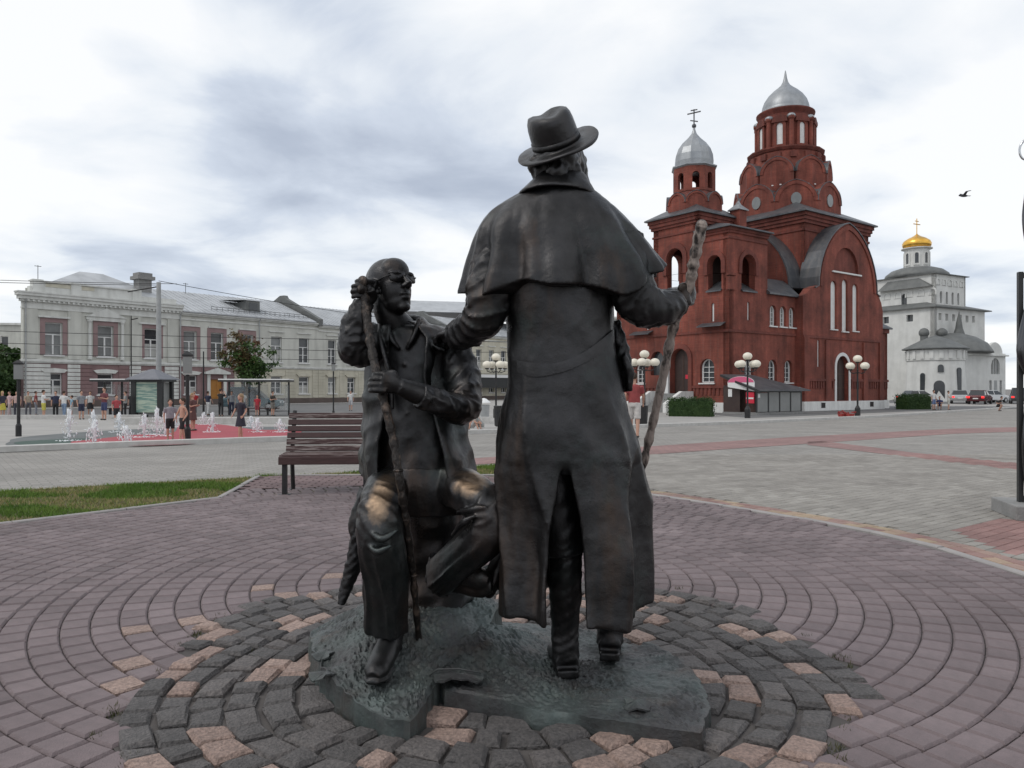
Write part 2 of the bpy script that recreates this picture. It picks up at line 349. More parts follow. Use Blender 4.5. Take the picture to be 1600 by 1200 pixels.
def bronze(name, worn=(), green=0.25, dark=1.0, relief=.35, tone=(.05, .066, .064), metal=.86, wrinkle=None, rd=.008, rs=38):
    """cast bronze: near-black patina, verdigris in patches, rubbed to bare metal where hands and knees touch it"""
    m = mat(name, (.02, .02, .02), None, rough=.4); nt = m.node_tree; N = nt.nodes; L = nt.links; b = N['Principled BSDF']
    tc = N.new('ShaderNodeNewGeometry')
    def nz(scale, det=6, rg=.6, st=(1, 1, 1)):
        mp = N.new('ShaderNodeMapping'); mp.inputs['Scale'].default_value = st; L.new(tc.outputs['Position'], mp.inputs[0])
        n = N.new('ShaderNodeTexNoise'); n.inputs['Scale'].default_value = scale; n.inputs['Detail'].default_value = det; n.inputs['Roughness'].default_value = rg
        L.new(mp.outputs[0], n.inputs[0]); return n.outputs[0]
    def ramp(src, a, ca, bb, cb):
        r = N.new('ShaderNodeValToRGB'); e = r.color_ramp.elements; e[0].position = a; e[0].color = (*ca, 1); e[1].position = bb; e[1].color = (*cb, 1); L.new(src, r.inputs[0]); return r.outputs[0]
    def mixc(f, a, c):
        x = N.new('ShaderNodeMixRGB'); L.new(f, x.inputs[0])
        for i, q in ((1, a), (2, c)):
            if isinstance(q, tuple): x.inputs[i].default_value = (*q, 1)
            else: L.new(q, x.inputs[i])
        return x.outputs[0]
    base = ramp(nz(5), .35, (.026 * dark, .0255 * dark, .026 * dark), .70, (.062 * dark, .061 * dark, .063 * dark))
    brown = ramp(nz(4.2, 6, .65, (1, 1, .28)), .53, (0, 0, 0), .74, (.75, .75, .75))
    col = mixc(brown, base, (.075 * dark, .049 * dark, .035 * dark))
    gr = ramp(nz(3.1, 7, .7), .60 - green * .35, (0, 0, 0), .86 - green * .35, (.9, .9, .9))
    col = mixc(gr, col, tone)
    met = None
    for (p, r, s) in worn:
        d = N.new('ShaderNodeVectorMath'); d.operation = 'SUBTRACT'; L.new(tc.outputs['Position'], d.inputs[0]); d.inputs[1].default_value = p
        sc = N.new('ShaderNodeVectorMath'); sc.operation = 'DIVIDE'; L.new(d.outputs[0], sc.inputs[0]); sc.inputs[1].default_value = r
        ln = N.new('ShaderNodeVectorMath'); ln.operation = 'LENGTH'; L.new(sc.outputs[0], ln.inputs[0])
        ad = N.new('ShaderNodeMath'); ad.operation = 'MULTIPLY_ADD'; L.new(nz(26, 6, .7), ad.inputs[0]); ad.inputs[1].default_value = .75; L.new(ln.outputs['Value'], ad.inputs[2])
        hf = N.new('ShaderNodeMath'); hf.operation = 'MULTIPLY'; hf.inputs[1].default_value = .4; L.new(ad.outputs[0], hf.inputs[0])
        w = ramp(hf.outputs[0], .36, (s, s, s), .56, (0, 0, 0))
        if met is None: met = w
        else:
            a2 = N.new('ShaderNodeMath'); a2.operation = 'MAXIMUM'; L.new(met, a2.inputs[0]); L.new(w, a2.inputs[1]); met = a2.outputs[0]
    if met is not None:
        col = mixc(met, col, (.44, .31, .205))
        mm = N.new('ShaderNodeMapRange'); mm.inputs[3].default_value = metal; mm.inputs[4].default_value = 1.0; L.new(met, mm.inputs[0]); L.new(mm.outputs[0], b.inputs['Metallic'])
    else: b.inputs['Metallic'].default_value = metal
    L.new(col, b.inputs['Base Color'])
    rr = N.new('ShaderNodeMapRange'); L.new(nz(9, 5), rr.inputs[0]); rr.inputs[1].default_value = .3; rr.inputs[2].default_value = .7; rr.inputs[3].default_value = .26; rr.inputs[4].default_value = .46
    L.new(rr.outputs[0], b.inputs['Roughness'])
    bp = N.new('ShaderNodeBump'); bp.inputs['Strength'].default_value = relief; bp.inputs['Distance'].default_value = rd
    L.new(nz(rs, 8, .75), bp.inputs['Height'])
    if wrinkle:         # fine cast creases of the cloth
        mp = N.new('ShaderNodeMapping'); mp.inputs['Scale'].default_value = wrinkle[1]; L.new(tc.outputs['Position'], mp.inputs[0])
        nw = N.new('ShaderNodeTexNoise'); nw.noise_type = 'RIDGED_MULTIFRACTAL'; nw.inputs['Scale'].default_value = wrinkle[0]; nw.inputs['Detail'].default_value = 2.5; nw.inputs['Distortion'].default_value = .6
        L.new(mp.outputs[0], nw.inputs[0]); b2 = N.new('ShaderNodeBump'); b2.inputs['Strength'].default_value = wrinkle[2]; b2.inputs['Distance'].default_value = .012
        L.new(nw.outputs[0], b2.inputs['Height']); L.new(bp.outputs[0], b2.inputs['Normal']); L.new(b2.outputs[0], b.inputs['Normal'])
    else: L.new(bp.outputs[0], b.inputs['Normal'])
    return m

mat('kiosk_roof', (.13, .135, .155), (.17, .175, .195), 2, .6)
mat('curtain', (.34, .34, .32), (.46, .46, .44), 3, .6, stretch=(6, 6, .3), spec=.6)

# ---------------------------------------------------------------- ground, laid as sheets that follow the fall
def clip_y(poly, y0, y1):
    def half(P, f):
        o = []
        for i in range(len(P)):
            a, b = P[i], P[(i + 1) % len(P)]; fa, fb = f(a), f(b)
            if fa >= 0: o.append(a)
            if (fa >= 0) != (fb >= 0):
                t = fa / (fa - fb); o.append((a[0] + (b[0] - a[0]) * t, a[1] + (b[1] - a[1]) * t))
        return o
    P = half(poly, lambda p: p[1] - y0)
    return half(P, lambda p: y1 - p[1]) if len(P) > 2 else []
def sheet(name, poly, dz, m, parent=None, label=None):
    v = []; f = []
    tris = geometry.tessellate_polygon([[Vector((x, y, 0)) for x, y in poly]])
    ys = [k[0] for k in KN]; ys[0] = -300
    for t in tris:
        T3 = [poly[i] for i in t]
        ar = (T3[1][0] - T3[0][0]) * (T3[2][1] - T3[0][1]) - (T3[1][1] - T3[0][1]) * (T3[2][0] - T3[0][0])
        if ar < 0: T3 = T3[::-1]
        for a, b in zip(ys, ys[1:]):
            q = clip_y(T3, a, b)
            if len(q) > 2:
                k = len(v); v += [(x, y, gz(y) + dz) for x, y in q]; f.append(tuple(range(k, k + len(q))))
    me = bpy.data.meshes.new(name); me.from_pydata(v, [], f); me.update()
    o = link(name, me, m, parent)
    if parent is None: o['kind'] = 'structure'
    return o
def inside(p, poly):
    x, y = p; c = False
    for i in range(len(poly)):
        (x1, y1), (x2, y2) = poly[i], poly[i - 1]
        if (y1 > y) != (y2 > y) and x < (x2 - x1) * (y - y1) / (y2 - y1) + x1: c = not c
    return c
KERB = lambda x: 24.2 + .98 * x          # the far kerb of the square
sheet('ground', [(-3000, -200), (3000, -200), (3000, 6000), (-3000, 6000)], -.016, M['far_ground'])
plaza = sheet('plaza', [(-14, KERB(-14)), (-14, -30), (70, -30), (70, KERB(70))], -.008, M['plaza_far'])
# pink bands across the square
BANDS = [[(2.696, 16.174), (2.308, 13.846), (6.101, 16.909), (13.231, 23.01), (16.541, 24.811), (19.636, 29.455), (15.875, 27.609), (7.457, 20.667)],
             [(7.044, 18.295), (6.51, 16.909), (6.897, 13.77), (7.244, 11.101), (7.446, 9.928), (8.217, 10.957), (7.943, 12.174), (7.57, 14.651), (7.517, 18.6)],
             [(-0.711, 13.125), (-0.644, 11.887), (2.308, 13.846), (2.696, 16.174)]]
for poly in BANDS:
    sheet('pink_band', poly, -.003, M['plaza_pink_far'])
sheet('church_walk', [(1.0, KERB(1) + .3), (60, KERB(60) + .3), (60, 110), (-4, 110), (-4, 30)], .004, M['walk_pale'])
sheet('church_yard', [(13.622, 43.59), (29.229, 56.571), (47.793, 68.276), (60, 72), (30, 75), (12, 54)], .01, M['asphalt'])
sheet('road', [(-36.143, 47.143), (-11.0, 47.143), (-4, 62), (3, 100), (-8, 101), (-60, 63)], -.006, M['asphalt'])
sheet('road', [(46, 86), (200, 86), (200, 112), (40, 112)], .02, M['asphalt'])
sheet('pavement', [(-60, 60), (-43.6, 66.6), (-1, 120), (3, 120), (-40, 63)], .006, M['walk_pale'])
sheet('pavement', [(-40, 14), (-10.2, 13.9), (-.7, 23.6), (2, 30), (-4, 46), (-45, 46), (-40, 20)], .002, M['walk_pale'])
def kerb(name, pts, w, h, m, z0=-.1, dz=0.0):
    """a run of kerb stones about a metre long, each its own piece"""
    o = bpy.data.objects.new(name, None); C.objects.link(o)
    root = None; n = 0
    for a, b in zip(pts, pts[1:]):
        a = Vector(a); b = Vector(b); l = (b - a).length; k = max(1, round(l / 1.0)); d = (b - a) / k; t = d.normalized(); nn = Vector((-t.y, t.x))
        for i in range(k):
            p = a + d * i + t * .004; q = a + d * (i + 1) - t * .004
            j = random.uniform(-.003, .003)
            mb = MB(); c = .008
            for (z, e) in ((z0, 0), (h - c + j, 0), (h + j, c)):
                mb.v += [(x.x, x.y, gz(x.y) + dz + z) for x in (p + nn * (w / 2 - e), p - nn * (w / 2 - e), q - nn * (w / 2 - e), q + nn * (w / 2 - e))]
            mb.f = [(a_ + b_, a_ + (b_ + 1) % 4, a_ + 4 + (b_ + 1) % 4, a_ + 4 + b_) for a_ in (0, 4) for b_ in range(4)] + [(8, 9, 10, 11)]
            yield mb
def kerb_run(name, pts, w, h, m, near=True):
    base = MB(); pieces = list(kerb(name, pts, w, h, m)) if near else []
    root = None
    for mb in pieces:
        o = mb.build(name if root is None else 'kerb_stone', m, root)
        if root is None: root = o; o['kind'] = 'structure'
    return root
def kerb_line(name, pts, w, h, m):
    mb = MB()
    for a, b in zip(pts, pts[1:]):
        a = Vector(a); b = Vector(b); t = (b - a).normalized(); nn = Vector((-t.y, t.x))
        ys = sorted(set([a.y, b.y] + [k[0] for k in KN if min(a.y, b.y) < k[0] < max(a.y, b.y)]), reverse=a.y > b.y)
        P = [a + (b - a) * ((y - a.y) / (b.y - a.y)) for y in ys]
        for p, q in zip(P, P[1:]):
            k = len(mb.v)
            for x in (p, q): mb.v += [((x + nn * s * w / 2).x, (x + nn * s * w / 2).y, gz(x.y) + z) for s, z in ((-1, -.05), (1, -.05), (1, h), (-1, h))]
            mb.f += [(k + i, k + (i + 1) % 4, k + 4 + (i + 1) % 4, k + 4 + i) for i in range(4)]
    o = mb.build(name, m); o['kind'] = 'structure'; return o
kerb_line('kerb', [(-14, KERB(-14)), (-.5, KERB(-.5)), (70, KERB(70))], .34, .11, M['kerb_stone'])
# ---- splash pad
pad = [(-11.9, 18.2), (-10.9, 16.6), (-9.6, 15.9), (-8.3, 16.6), (-6, 18.9), (-3, 21.8), (-1.4, 24.5), (-2, 27.5), (-5, 29.5), (-9.5, 29.3), (-13, 26.6), (-13.3, 22), (-12.7, 19.6)]
def smooth_loop(P, n=6):
    o = []
    for i in range(len(P)):
        p0, p1, p2, p3 = P[i - 1], P[i], P[(i + 1) % len(P)], P[(i + 2) % len(P)]
        for k in range(n):
            t = k / n
            o.append(tuple(.5 * (2 * p1[j] + (p2[j] - p0[j]) * t + (2 * p0[j] - 5 * p1[j] + 4 * p2[j] - p3[j]) * t * t + (3 * p1[j] - p0[j] - 3 * p2[j] + p3[j]) * t ** 3) for j in (0, 1)))
    return o
sheet('splash_pad', smooth_loop(pad), .010, M['pad_grey'])
sheet('pad_green_tip', smooth_loop([(-11.6, 18.3), (-10.9, 16.9), (-9.6, 16.2), (-8.7, 16.7), (-9.4, 17.6), (-10.2, 18.8), (-10.9, 19.8)]), .014, M['pad_green'])
sheet('pad_red_band', smooth_loop([(-10.186, 17.714), (-8.761, 16.174), (-7.885, 16.174), (-6.83, 17.437), (-6.003, 20.291), (-7.145, 25.981), (-8.66, 25.981), (-12.142, 32.023), (-13.743, 32.023), (-10.269, 23.25), (-10.668, 21.882), (-10.422, 19.241)]), .018, M['pad_red'])
kerb_line('step', [(-17, 33.0), (-1, 34.6)], .5, .28, M['kerb_stone'])
kerb_line('step', [(-40, 40.0), (-20, 41.6)], .5, .22, M['kerb_stone'])

# ---------------------------------------------------------------- laid pieces
def scr(x, y, z=0.0): return (800 + 1200 * x / y, 608 + 1200 * (1.15 - z) / y) if y > .3 else (-999, -999)
HID = [[(483, 990), (520, 945), (745, 925), (775, 730), (1005, 740), (1017, 937), (1060, 1020), (1108, 1095), (1095, 1175), (700, 1110), (640, 1155), (560, 1120), (490, 1060)]]
def shown(x, y):
    px, py = scr(x, y, gz(y))
    return 0 <= px <= 1600 and py <= 1200 and not any(inside((px, py), h) for h in HID)
def piece_mesh(name, q, h, c, tint, m, z0=-.03, wob=0.0):
    """a stone with the four-cornered plan q, chamfered top"""
    cx = sum(p[0] for p in q) / 4; cy = sum(p[1] for p in q) / 4
    v = []
    for z, e in ((z0, 0), (h - c, 0), (h, c)):
        for (x, y) in q:
            l = math.hypot(x - cx, y - cy); k = 1 - e * 1.35 / max(l, .01)
            v.append((cx + (x - cx) * k, cy + (y - cy) * k, z + (random.uniform(-wob, wob) if z > 0 else 0)))
    f = [(a + b, a + (b + 1) % 4, a + 4 + (b + 1) % 4, a + 4 + b) for a in (0, 4) for b in range(4)] + [(8, 9, 10, 11)]
    return v, f
def lay(pieces, name, rest_name, m, parent, limit=300, share=None):
    """pieces: (loop of 4 world points, height, chamfer, tint, wobble). The 300 that show largest become parts, the rest one part of kind stuff."""
    def size(pc):
        q = pc[0]; x = sum(p[0] for p in q) / 4; y = sum(p[1] for p in q) / 4
        if not shown(x, y): return 0
        P = [scr(*p) for p in q]
        return abs(sum(P[i][0] * P[i - 1][1] - P[i - 1][0] * P[i][1] for i in range(4))) / 2
    order = sorted(pieces, key=size, reverse=True)
    big = [p for p in order[:limit] if size(p) > 40]; rest = [p for p in order if p not in set(big)] if False else order[len(big):]
    cache = {}
    for q, h, c, t, wob in big:
        cx = sum(p[0] for p in q) / 4; cy = sum(p[1] for p in q) / 4
        ux = q[1][0] - q[0][0]; uy = q[1][1] - q[0][1]; a = math.atan2(uy, ux); ca, sa = math.cos(-a), math.sin(-a)
        ql = [((x - cx) * ca - (y - cy) * sa, (x - cx) * sa + (y - cy) * ca) for x, y in q]
        key = None if wob > .004 else (tuple(round(v, 3) for p in ql for v in p), round(t * 7))
        me = cache.get(key) if key else None
        if me is None:
            v, f = piece_mesh(name, ql, h, c, t, m, wob=wob)
            me = bpy.data.meshes.new(name); me.from_pydata(v, [], f); me.update(); me.materials.append(m)
            at = me.attributes.new('tint', 'FLOAT', 'POINT'); at.data.foreach_set('value', [t] * len(v))
            if key: cache[key] = me
        o = bpy.data.objects.new(name, me); C.objects.link(o); o.parent = parent; o.location = (cx, cy, gz(cy)); o.rotation_euler = (random.gauss(0, .012), random.gauss(0, .012), a)
    if rest:
        V = []; F = []; Tn = []
        for q, h, c, t, wob in rest:
            v, f = piece_mesh(name, q, h, c, t, m, wob=wob); k = len(V)
            V += [(x, y, z + gz(y)) for x, y, z in v]; F += [tuple(i + k for i in g) for g in f]; Tn += [t] * len(v)
        me = bpy.data.meshes.new(rest_name); me.from_pydata(V, [], F); me.update(); me.materials.append(m)
        at = me.attributes.new('tint', 'FLOAT', 'POINT'); at.data.foreach_set('value', Tn)
        o = bpy.data.objects.new(rest_name, me); C.objects.link(o); o.parent = parent; o['kind'] = 'stuff'
# paved circle round the statue
PC = (-.1, 4.73)
circle = [(-3.07, 8.02), (-6.0, 4.33), (-6.0, -3.5), (2.6, -3.5), (3.0, 1.2), (3.13, 3.2), (3.14, 4.66), (3.05, 5.5), (2.85, 6.1), (2.53, 6.73), (2.05, 7.5), (1.5, 8.26), (.7, 9.0), (-.1, 9.45), (-3.13, 8.72)]
nook = [(-3.13, 8.73), (-.1, 9.46), (-.25, 10.17), (-3.31, 10.17)]
CB = (-.07, 3.16)
def cobble_r(a):
    return 1.41 + .05 * math.sin(3 * a + .6) + .05 * math.sin(7 * a + 2) + .14 * max(0, math.sin(a))
pave = sheet('paved_circle', circle, -.004, M['bed'])
cob = sheet('cobble_ring', [(CB[0] + cobble_r(2 * PI * i / 60 - PI) * math.cos(2 * PI * i / 60 - PI), CB[1] + cobble_r(2 * PI * i / 60 - PI) * math.sin(2 * PI * i / 60 - PI)) for i in range(60)], .001, M['bed'])
def in_cobble(x, y, k=0.0):
    dx, dy = x - CB[0], y - CB[1]; return math.hypot(dx, dy) < cobble_r(math.atan2(dy, dx)) + k
pcs = []; granite_extra = []
rr = .30; ring = 0
while rr < 8.2:
    w = .126; n = max(5, round(2 * PI * (rr + w / 2) / .140)); ph = random.random() * 6
    for k in range(n):
        a0 = ph + 2 * PI * k / n; a1 = ph + 2 * PI * (k + 1) / n; g = .0022; ga = .0058 / (rr + w / 2)
        q = [(PC[0] + r_ * math.cos(a), PC[1] + r_ * math.sin(a)) for r_, a in ((rr + g, a0 + ga), (rr + g, a1 - ga), (rr + w - g, a1 - ga), (rr + w - g, a0 + ga))]
        mx = sum(p[0] for p in q) / 4; my = sum(p[1] for p in q) / 4
        if my < 1.2 or mx < -5.9: continue
        if not inside((mx, my), circle) or in_cobble(mx, my, -.05): continue
        t = max(0, min(1, random.gauss(.5, .2)))
        if in_cobble(mx, my, .42) and random.random() < .04: granite_extra.append((q, .012, .006, random.uniform(.75, 1), .003))
        else: pcs.append((q, .012 + random.uniform(-.002, .002), .0095, round(t * 7) / 7, 0.0))
    rr += w; ring += 1
lay(pcs, 'paver', 'paver_field', M['paver'], pave)
# cobbles: hand-set granite setts in rough rings
FOOT = [((-.46, 3.0), [(-0.861, 3.27), (-0.665, 2.801), (-0.523, 2.616), (-0.332, 2.491), (-0.262, 2.856), (-.12, 3.0), (-.05, 3.4), (-.3, 3.72), (-.65, 3.62), (-.86, 3.3)]),
        ((.2, 2.85), [(-0.283, 2.831), (-0.227, 2.725), (0.108, 2.595), (0.494, 2.468), (0.588, 2.431), (0.665, 2.627), (0.674, 3.085), (0.59, 3.295), (.55, 3.2), (.3, 3.5), (-.1, 3.55), (-.3, 3.2)])]
cbs = list(granite_extra); rr = .15
GC = (CB[0], CB[1] - .1)
while rr < 1.9:
    w = random.uniform(.108, .128); n = max(4, round(2 * PI * (rr + w / 2) / .135)); ph = random.random() * 6
    cuts = [ph + 2 * PI * (k + random.uniform(-.2, .2)) / n for k in range(n)]
    for k in range(n):
        a0, a1 = cuts[k], cuts[(k + 1) % n] + (2 * PI if k == n - 1 else 0); ga = .007 / (rr + w / 2)
        if random.random() < .10 and a1 - a0 > .06: pass
        q = []
        for r_, a in ((rr + .006, a0 + ga), (rr + .006, a1 - ga), (rr + w - .006, a1 - ga), (rr + w - .006, a0 + ga)):
            rj = r_ + .02 * math.sin(a * 5 + rr * 3); q.append((GC[0] + rj * math.cos(a) + random.gauss(0, .0055), GC[1] + rj * math.sin(a) + random.gauss(0, .0055)))
        mx = sum(p[0] for p in q) / 4; my = sum(p[1] for p in q) / 4
        if not in_cobble(mx, my, -.01) or any(inside((GF[0] + (mx - GF[0]) * 1.10, GF[1] + (my - GF[1]) * 1.10), B_) for GF, B_ in FOOT): continue
        pk = random.random() < .22
        cbs.append((q, .022 + random.uniform(-.007, .009), .013, random.uniform(.74, 1) if pk else max(0, min(.69, random.gauss(.36, .18))), .005))
    rr += w
lay(cbs, 'cobblestone', 'cobble_field', M['granite'], cob)
# reddish block paving under the bench
def bond(poly, ang, bw, bh, h, c, tf, lo=None):
    ca, sa = math.cos(ang), math.sin(ang); out = []
    P = [(x * ca + y * sa, -x * sa + y * ca) for x, y in poly]
    u0 = min(p[0] for p in P); u1 = max(p[0] for p in P); v0 = min(p[1] for p in P); v1 = max(p[1] for p in P)
    r = 0; v = v0
    while v < v1:
        u = u0 - (r % 2) * bw / 2
        while u < u1:
            g = .003; q = [(u + g, v + g), (u + bw - g, v + g), (u + bw - g, v + bh - g), (u + g, v + bh - g)]
            q = [(x * ca - y * sa, x * sa + y * ca) for x, y in q]
            if inside((sum(p[0] for p in q) / 4, sum(p[1] for p in q) / 4), poly): out.append((q, h, c, round(tf() * 7) / 7, 0.0))
            u += bw
        v += bh; r += 1
    return out
nk = sheet('bench_nook', nook, -.004, M['bed'])
lay(bond(nook, R(2), .2, .1, .010, .006, lambda: max(0, min(1, random.gauss(.5, .25)))), 'paver', 'nook_paver_field', M['paver_red'], nk)
# square: the nearest grey blocks laid one by one, the far ones left to the material
near_sq = [(1.75, 8.45), (2.3, 7.75), (2.78, 6.98), (3.12, 6.3), (3.33, 5.6), (3.45, 4.7), (7, 5.2), (9.5, 14), (1.4, 14), (1.2, 9.3)]
pk_corner = [(3.512, 6.216), (4.646, 6.97), (4.973, 6.216), (3.545, 4.726), (3.538, 5.308)]
sq = bond(near_sq, R(37), .2, .1, .003, .003, lambda: max(0, min(1, random.gauss(.5, .22))))
def centre(p): return (sum(a[0] for a in p[0]) / 4, sum(a[1] for a in p[0]) / 4)
is_pink = lambda p: inside(centre(p), pk_corner) or any(inside(centre(p), b) for b in BANDS)
lay([p for p in sq if not is_pink(p)], 'paver', 'square_paver_field', M['paver_grey'], plaza)
lay([p for p in sq if is_pink(p)], 'pink_paver', 'pink_paver_field', M['paver_pink'], plaza, limit=60)
# edging: light kerb on the circle, then two rows of tan blocks
edge = [(3.13, 2.6), (3.14, 3.4), (3.15, 4.66), (3.06, 5.52), (2.86, 6.13), (2.54, 6.76), (2.06, 7.53), (1.51, 8.29), (.7, 9.04), (-.08, 9.5)]
def offset_run(P, d):
    o = []
    for i, p in enumerate(P):
        a = Vector(P[max(i - 1, 0)]); b = Vector(P[min(i + 1, len(P) - 1)]); t = (b - a).normalized(); o.append((p[0] + t.y * d, p[1] - t.x * d))
    return o
ks = kerb_run('kerb', offset_run(edge, .03), .07, .016, M['kerb_grey'])
tan = []
for row in range(2):
    A = offset_run(edge, .075 + row * .105); B = offset_run(edge, .175 + row * .105)
    for i in range(len(A) - 1):
        l = math.dist(A[i], A[i + 1]); n = max(1, round(l / .16))
        for k in range(n):
            t0 = (k + .03) / n; t1 = (k + .97) / n
            q = [(lerp(P[i][0], P[i + 1][0], t), lerp(P[i][1], P[i + 1][1], t)) for P, t in ((A, t0), (A, t1), (B, t1), (B, t0))]
            tan.append((q, .012, .006, round(random.random() * 9) / 9, 0.0))
eb = sheet('edging_bed', offset_run(edge, .06) + offset_run(edge, .30)[::-1], -.002, M['bed'])
lay(tan, 'edging_block', 'edging_block_field', M['paver_edge'], eb)
# lawn strip behind, with its edging
lawn = [(-7.5, 7.62), (-5.75, 8.6), (-.2, 11.75), (.6, 11.6), (.4, 9.4), (-.1, 9.62), (-.2, 10.22), (-3.36, 10.22), (-3.1, 8.05), (-6.1, 4.35), (-9, 4.3), (-9, 6.8)]
sheet('lawn', lawn, .006, M['lawn_soil'])
kerb_run('kerb', [(-6.1, 4.35), (-3.08, 8.06), (-3.34, 10.2), (-.22, 10.2)], .06, .02, M['kerb_grey'])
def grass_field():
    V = []; F = []; V2 = []; F2 = []
    rnd = random.Random(5); n = 0
    while n < 42000:
        x = rnd.uniform(-7.2, .55); y = rnd.uniform(4.4, 11.8)
        if x < -.70 * y or not inside((x, y), lawn): continue
        n += 1
        dry = noise.noise(Vector((x * 1.1, y * 1.6, 3))) > .02 and rnd.random() < .85
        h = rnd.uniform(.018, .055) * (.7 if dry else 1); a = rnd.uniform(0, 6.28); w = .0045; l = rnd.uniform(.2, 1.0) * h; b = rnd.uniform(0, 6.28)
        vv, ff = (V2, F2) if dry else (V, F); k = len(vv); z = gz(y)
        vv += [(x - w * math.cos(a), y - w * math.sin(a), z), (x + w * math.cos(a), y + w * math.sin(a), z), (x + l * math.cos(b), y + l * math.sin(b), z + h)]; ff.append((k, k + 1, k + 2))
    for nm, v, f, m in (('grass', V, F, 'grass'), ('dry_grass', V2, F2, 'grass_dry')):
        me = bpy.data.meshes.new(nm); me.from_pydata(v, [], f); me.update(); o = link(nm, me, M[m]); o['kind'] = 'stuff'
        tag(o, 'short green grass on the strip behind the bench' if nm == 'grass' else 'straw-coloured dry grass patches in the lawn strip', 'grass')
grass_field()

def moss():
    rnd = random.Random(9); V = []; F = []
    for k in range(70):
        a = rnd.uniform(-PI, PI); r = cobble_r(a) * rnd.choice((1.0, 1.0, rnd.uniform(.75, 1.0))) + rnd.gauss(0, .02); cx, cy = CB[0] + r * math.cos(a), CB[1] + r * math.sin(a)
        if any(inside((cx, cy), B_) for GF, B_ in FOOT): continue
        for j in range(rnd.randint(8, 26)):
            x, y = cx + rnd.gauss(0, .016), cy + rnd.gauss(0, .012); h = rnd.uniform(.012, .032); b = rnd.uniform(0, 6.28); w = .0022; n = len(V)
            V += [(x - w * math.cos(b), y - w * math.sin(b), .0), (x + w * math.cos(b), y + w * math.sin(b), .0), (x + .012 * math.cos(b + 1), y + .012 * math.sin(b + 1), h)]; F.append((n, n + 1, n + 2))
    me = bpy.data.meshes.new('joint_weeds'); me.from_pydata(V, [], F); me.update(); o = link('joint_weeds', me, M['moss']); tag(o, 'tiny weeds and moss in the joints of the cobbles', 'weeds', kind='stuff')
moss()

# ---------------------------------------------------------------- red brick church
CO = (21.6, 57.0); CA = Vector((.8, .6, 0)); CBv = Vector((-.6, .8, 0)); ZB = -.5
def cw(a, b, z): return Vector((CO[0], CO[1], 0)) + CA * a + CBv * b + Vector((0, 0, z))
church = empty('brick_church', (*cw(4, 6, 0)[:2], ZB), label='red brick church with stepped tower, silver onion domes and an open belfry', cat='church')
class FR(Frame):           # wall facing the right-hand front (b = const): u = a
    def __init__(s, b): s.b = b
    def __call__(s, u, d, z): return cw(u, s.b - d, z)
class FL(Frame):           # wall facing left (a = const): u = -b, so u grows to the right
    def __init__(s, a): s.a = a
    def __call__(s, u, d, z): return cw(s.a - d, -u, z)
class FB(Frame):           # wall facing the back
    def __init__(s, b): s.b = b
    def __call__(s, u, d, z): return cw(u, s.b + d, z)
class FK(Frame):           # wall facing right/away (a = const)
    def __init__(s, a): s.a = a
    def __call__(s, u, d, z): return cw(s.a + d, -u, z)
def blind_window(root, fr, uc, w, zb, zt, t=.18, m='window_white', d0=0.0, bars=False, glass=None, k=1.0, sill=True):
    """arched window: white panel or frame set back in the wall"""
    mb = MB(); f = .09
    if glass:
        o_ = arch(uc, w - .02, zb + .01, zt - .01, 8, k); i_ = arch(uc, w - 2 * f - .1, zb + f, zt - f, 8, k)
        mb.wall(fr, o_, [i_], .06, d0 - t)
        for j in range(1, 4): mb.box(fr, uc - w / 2 + f, uc + w / 2 - f, d0 - t - .05, d0 - t - .01, lerp(zb, zt, j / 4.6) - .02, lerp(zb, zt, j / 4.6) + .02)
        mb.box(fr, uc - .025, uc + .025, d0 - t - .055, d0 - t - .008, zb + f, zt - f)
    else: mb.prism(fr, arch(uc, w - .02, zb + .01, zt - .01, 8, k), d0 - t - .05, d0 - t)
    if sill: mb.box(fr, uc - w / 2 - .08, uc + w / 2 + .08, d0 - .05, d0 + .1, zb - .1, zb - .012)
    o = mb.build('window', M[m], root)
    if glass:
        g = MB(); g.prism(fr, arch(uc, w - .04, zb + .02, zt - .02, 8, k), d0 - t - .09, d0 - t - .065); g.build('pane', M[glass], o)
    return o
def corbels(mb, fr, u0, u1, z0, z1, d, n, w=.5):
    st = (u1 - u0) / n
    for i in range(n): mb.box(fr, u0 + st * (i + .5 - w / 2), u0 + st * (i + .5 + w / 2), .002, d, z0, z1)
def barrel(mb, fr, uc, hw, zs, h, d0, d1, t=.12, n=20, tail=0.0):
    """vaulted roof sheet over an arch line, pushed back from d0 to d1"""
    o = arc_keel(uc, hw + t, zs, h + t, n); i = arc_keel(uc, hw, zs, h, n)
    if tail: o = [(o[0][0] + tail, o[0][1] - .12)] + o + [(o[-1][0] - tail, o[-1][1] - .12)]; i = [(i[0][0] + tail, i[0][1] - .22)] + i + [(i[-1][0] - tail, i[-1][1] - .22)]
    for a in range(len(o) - 1):
        mb.prism(fr, [i[a], o[a], o[a + 1], i[a + 1]], d0, d1)
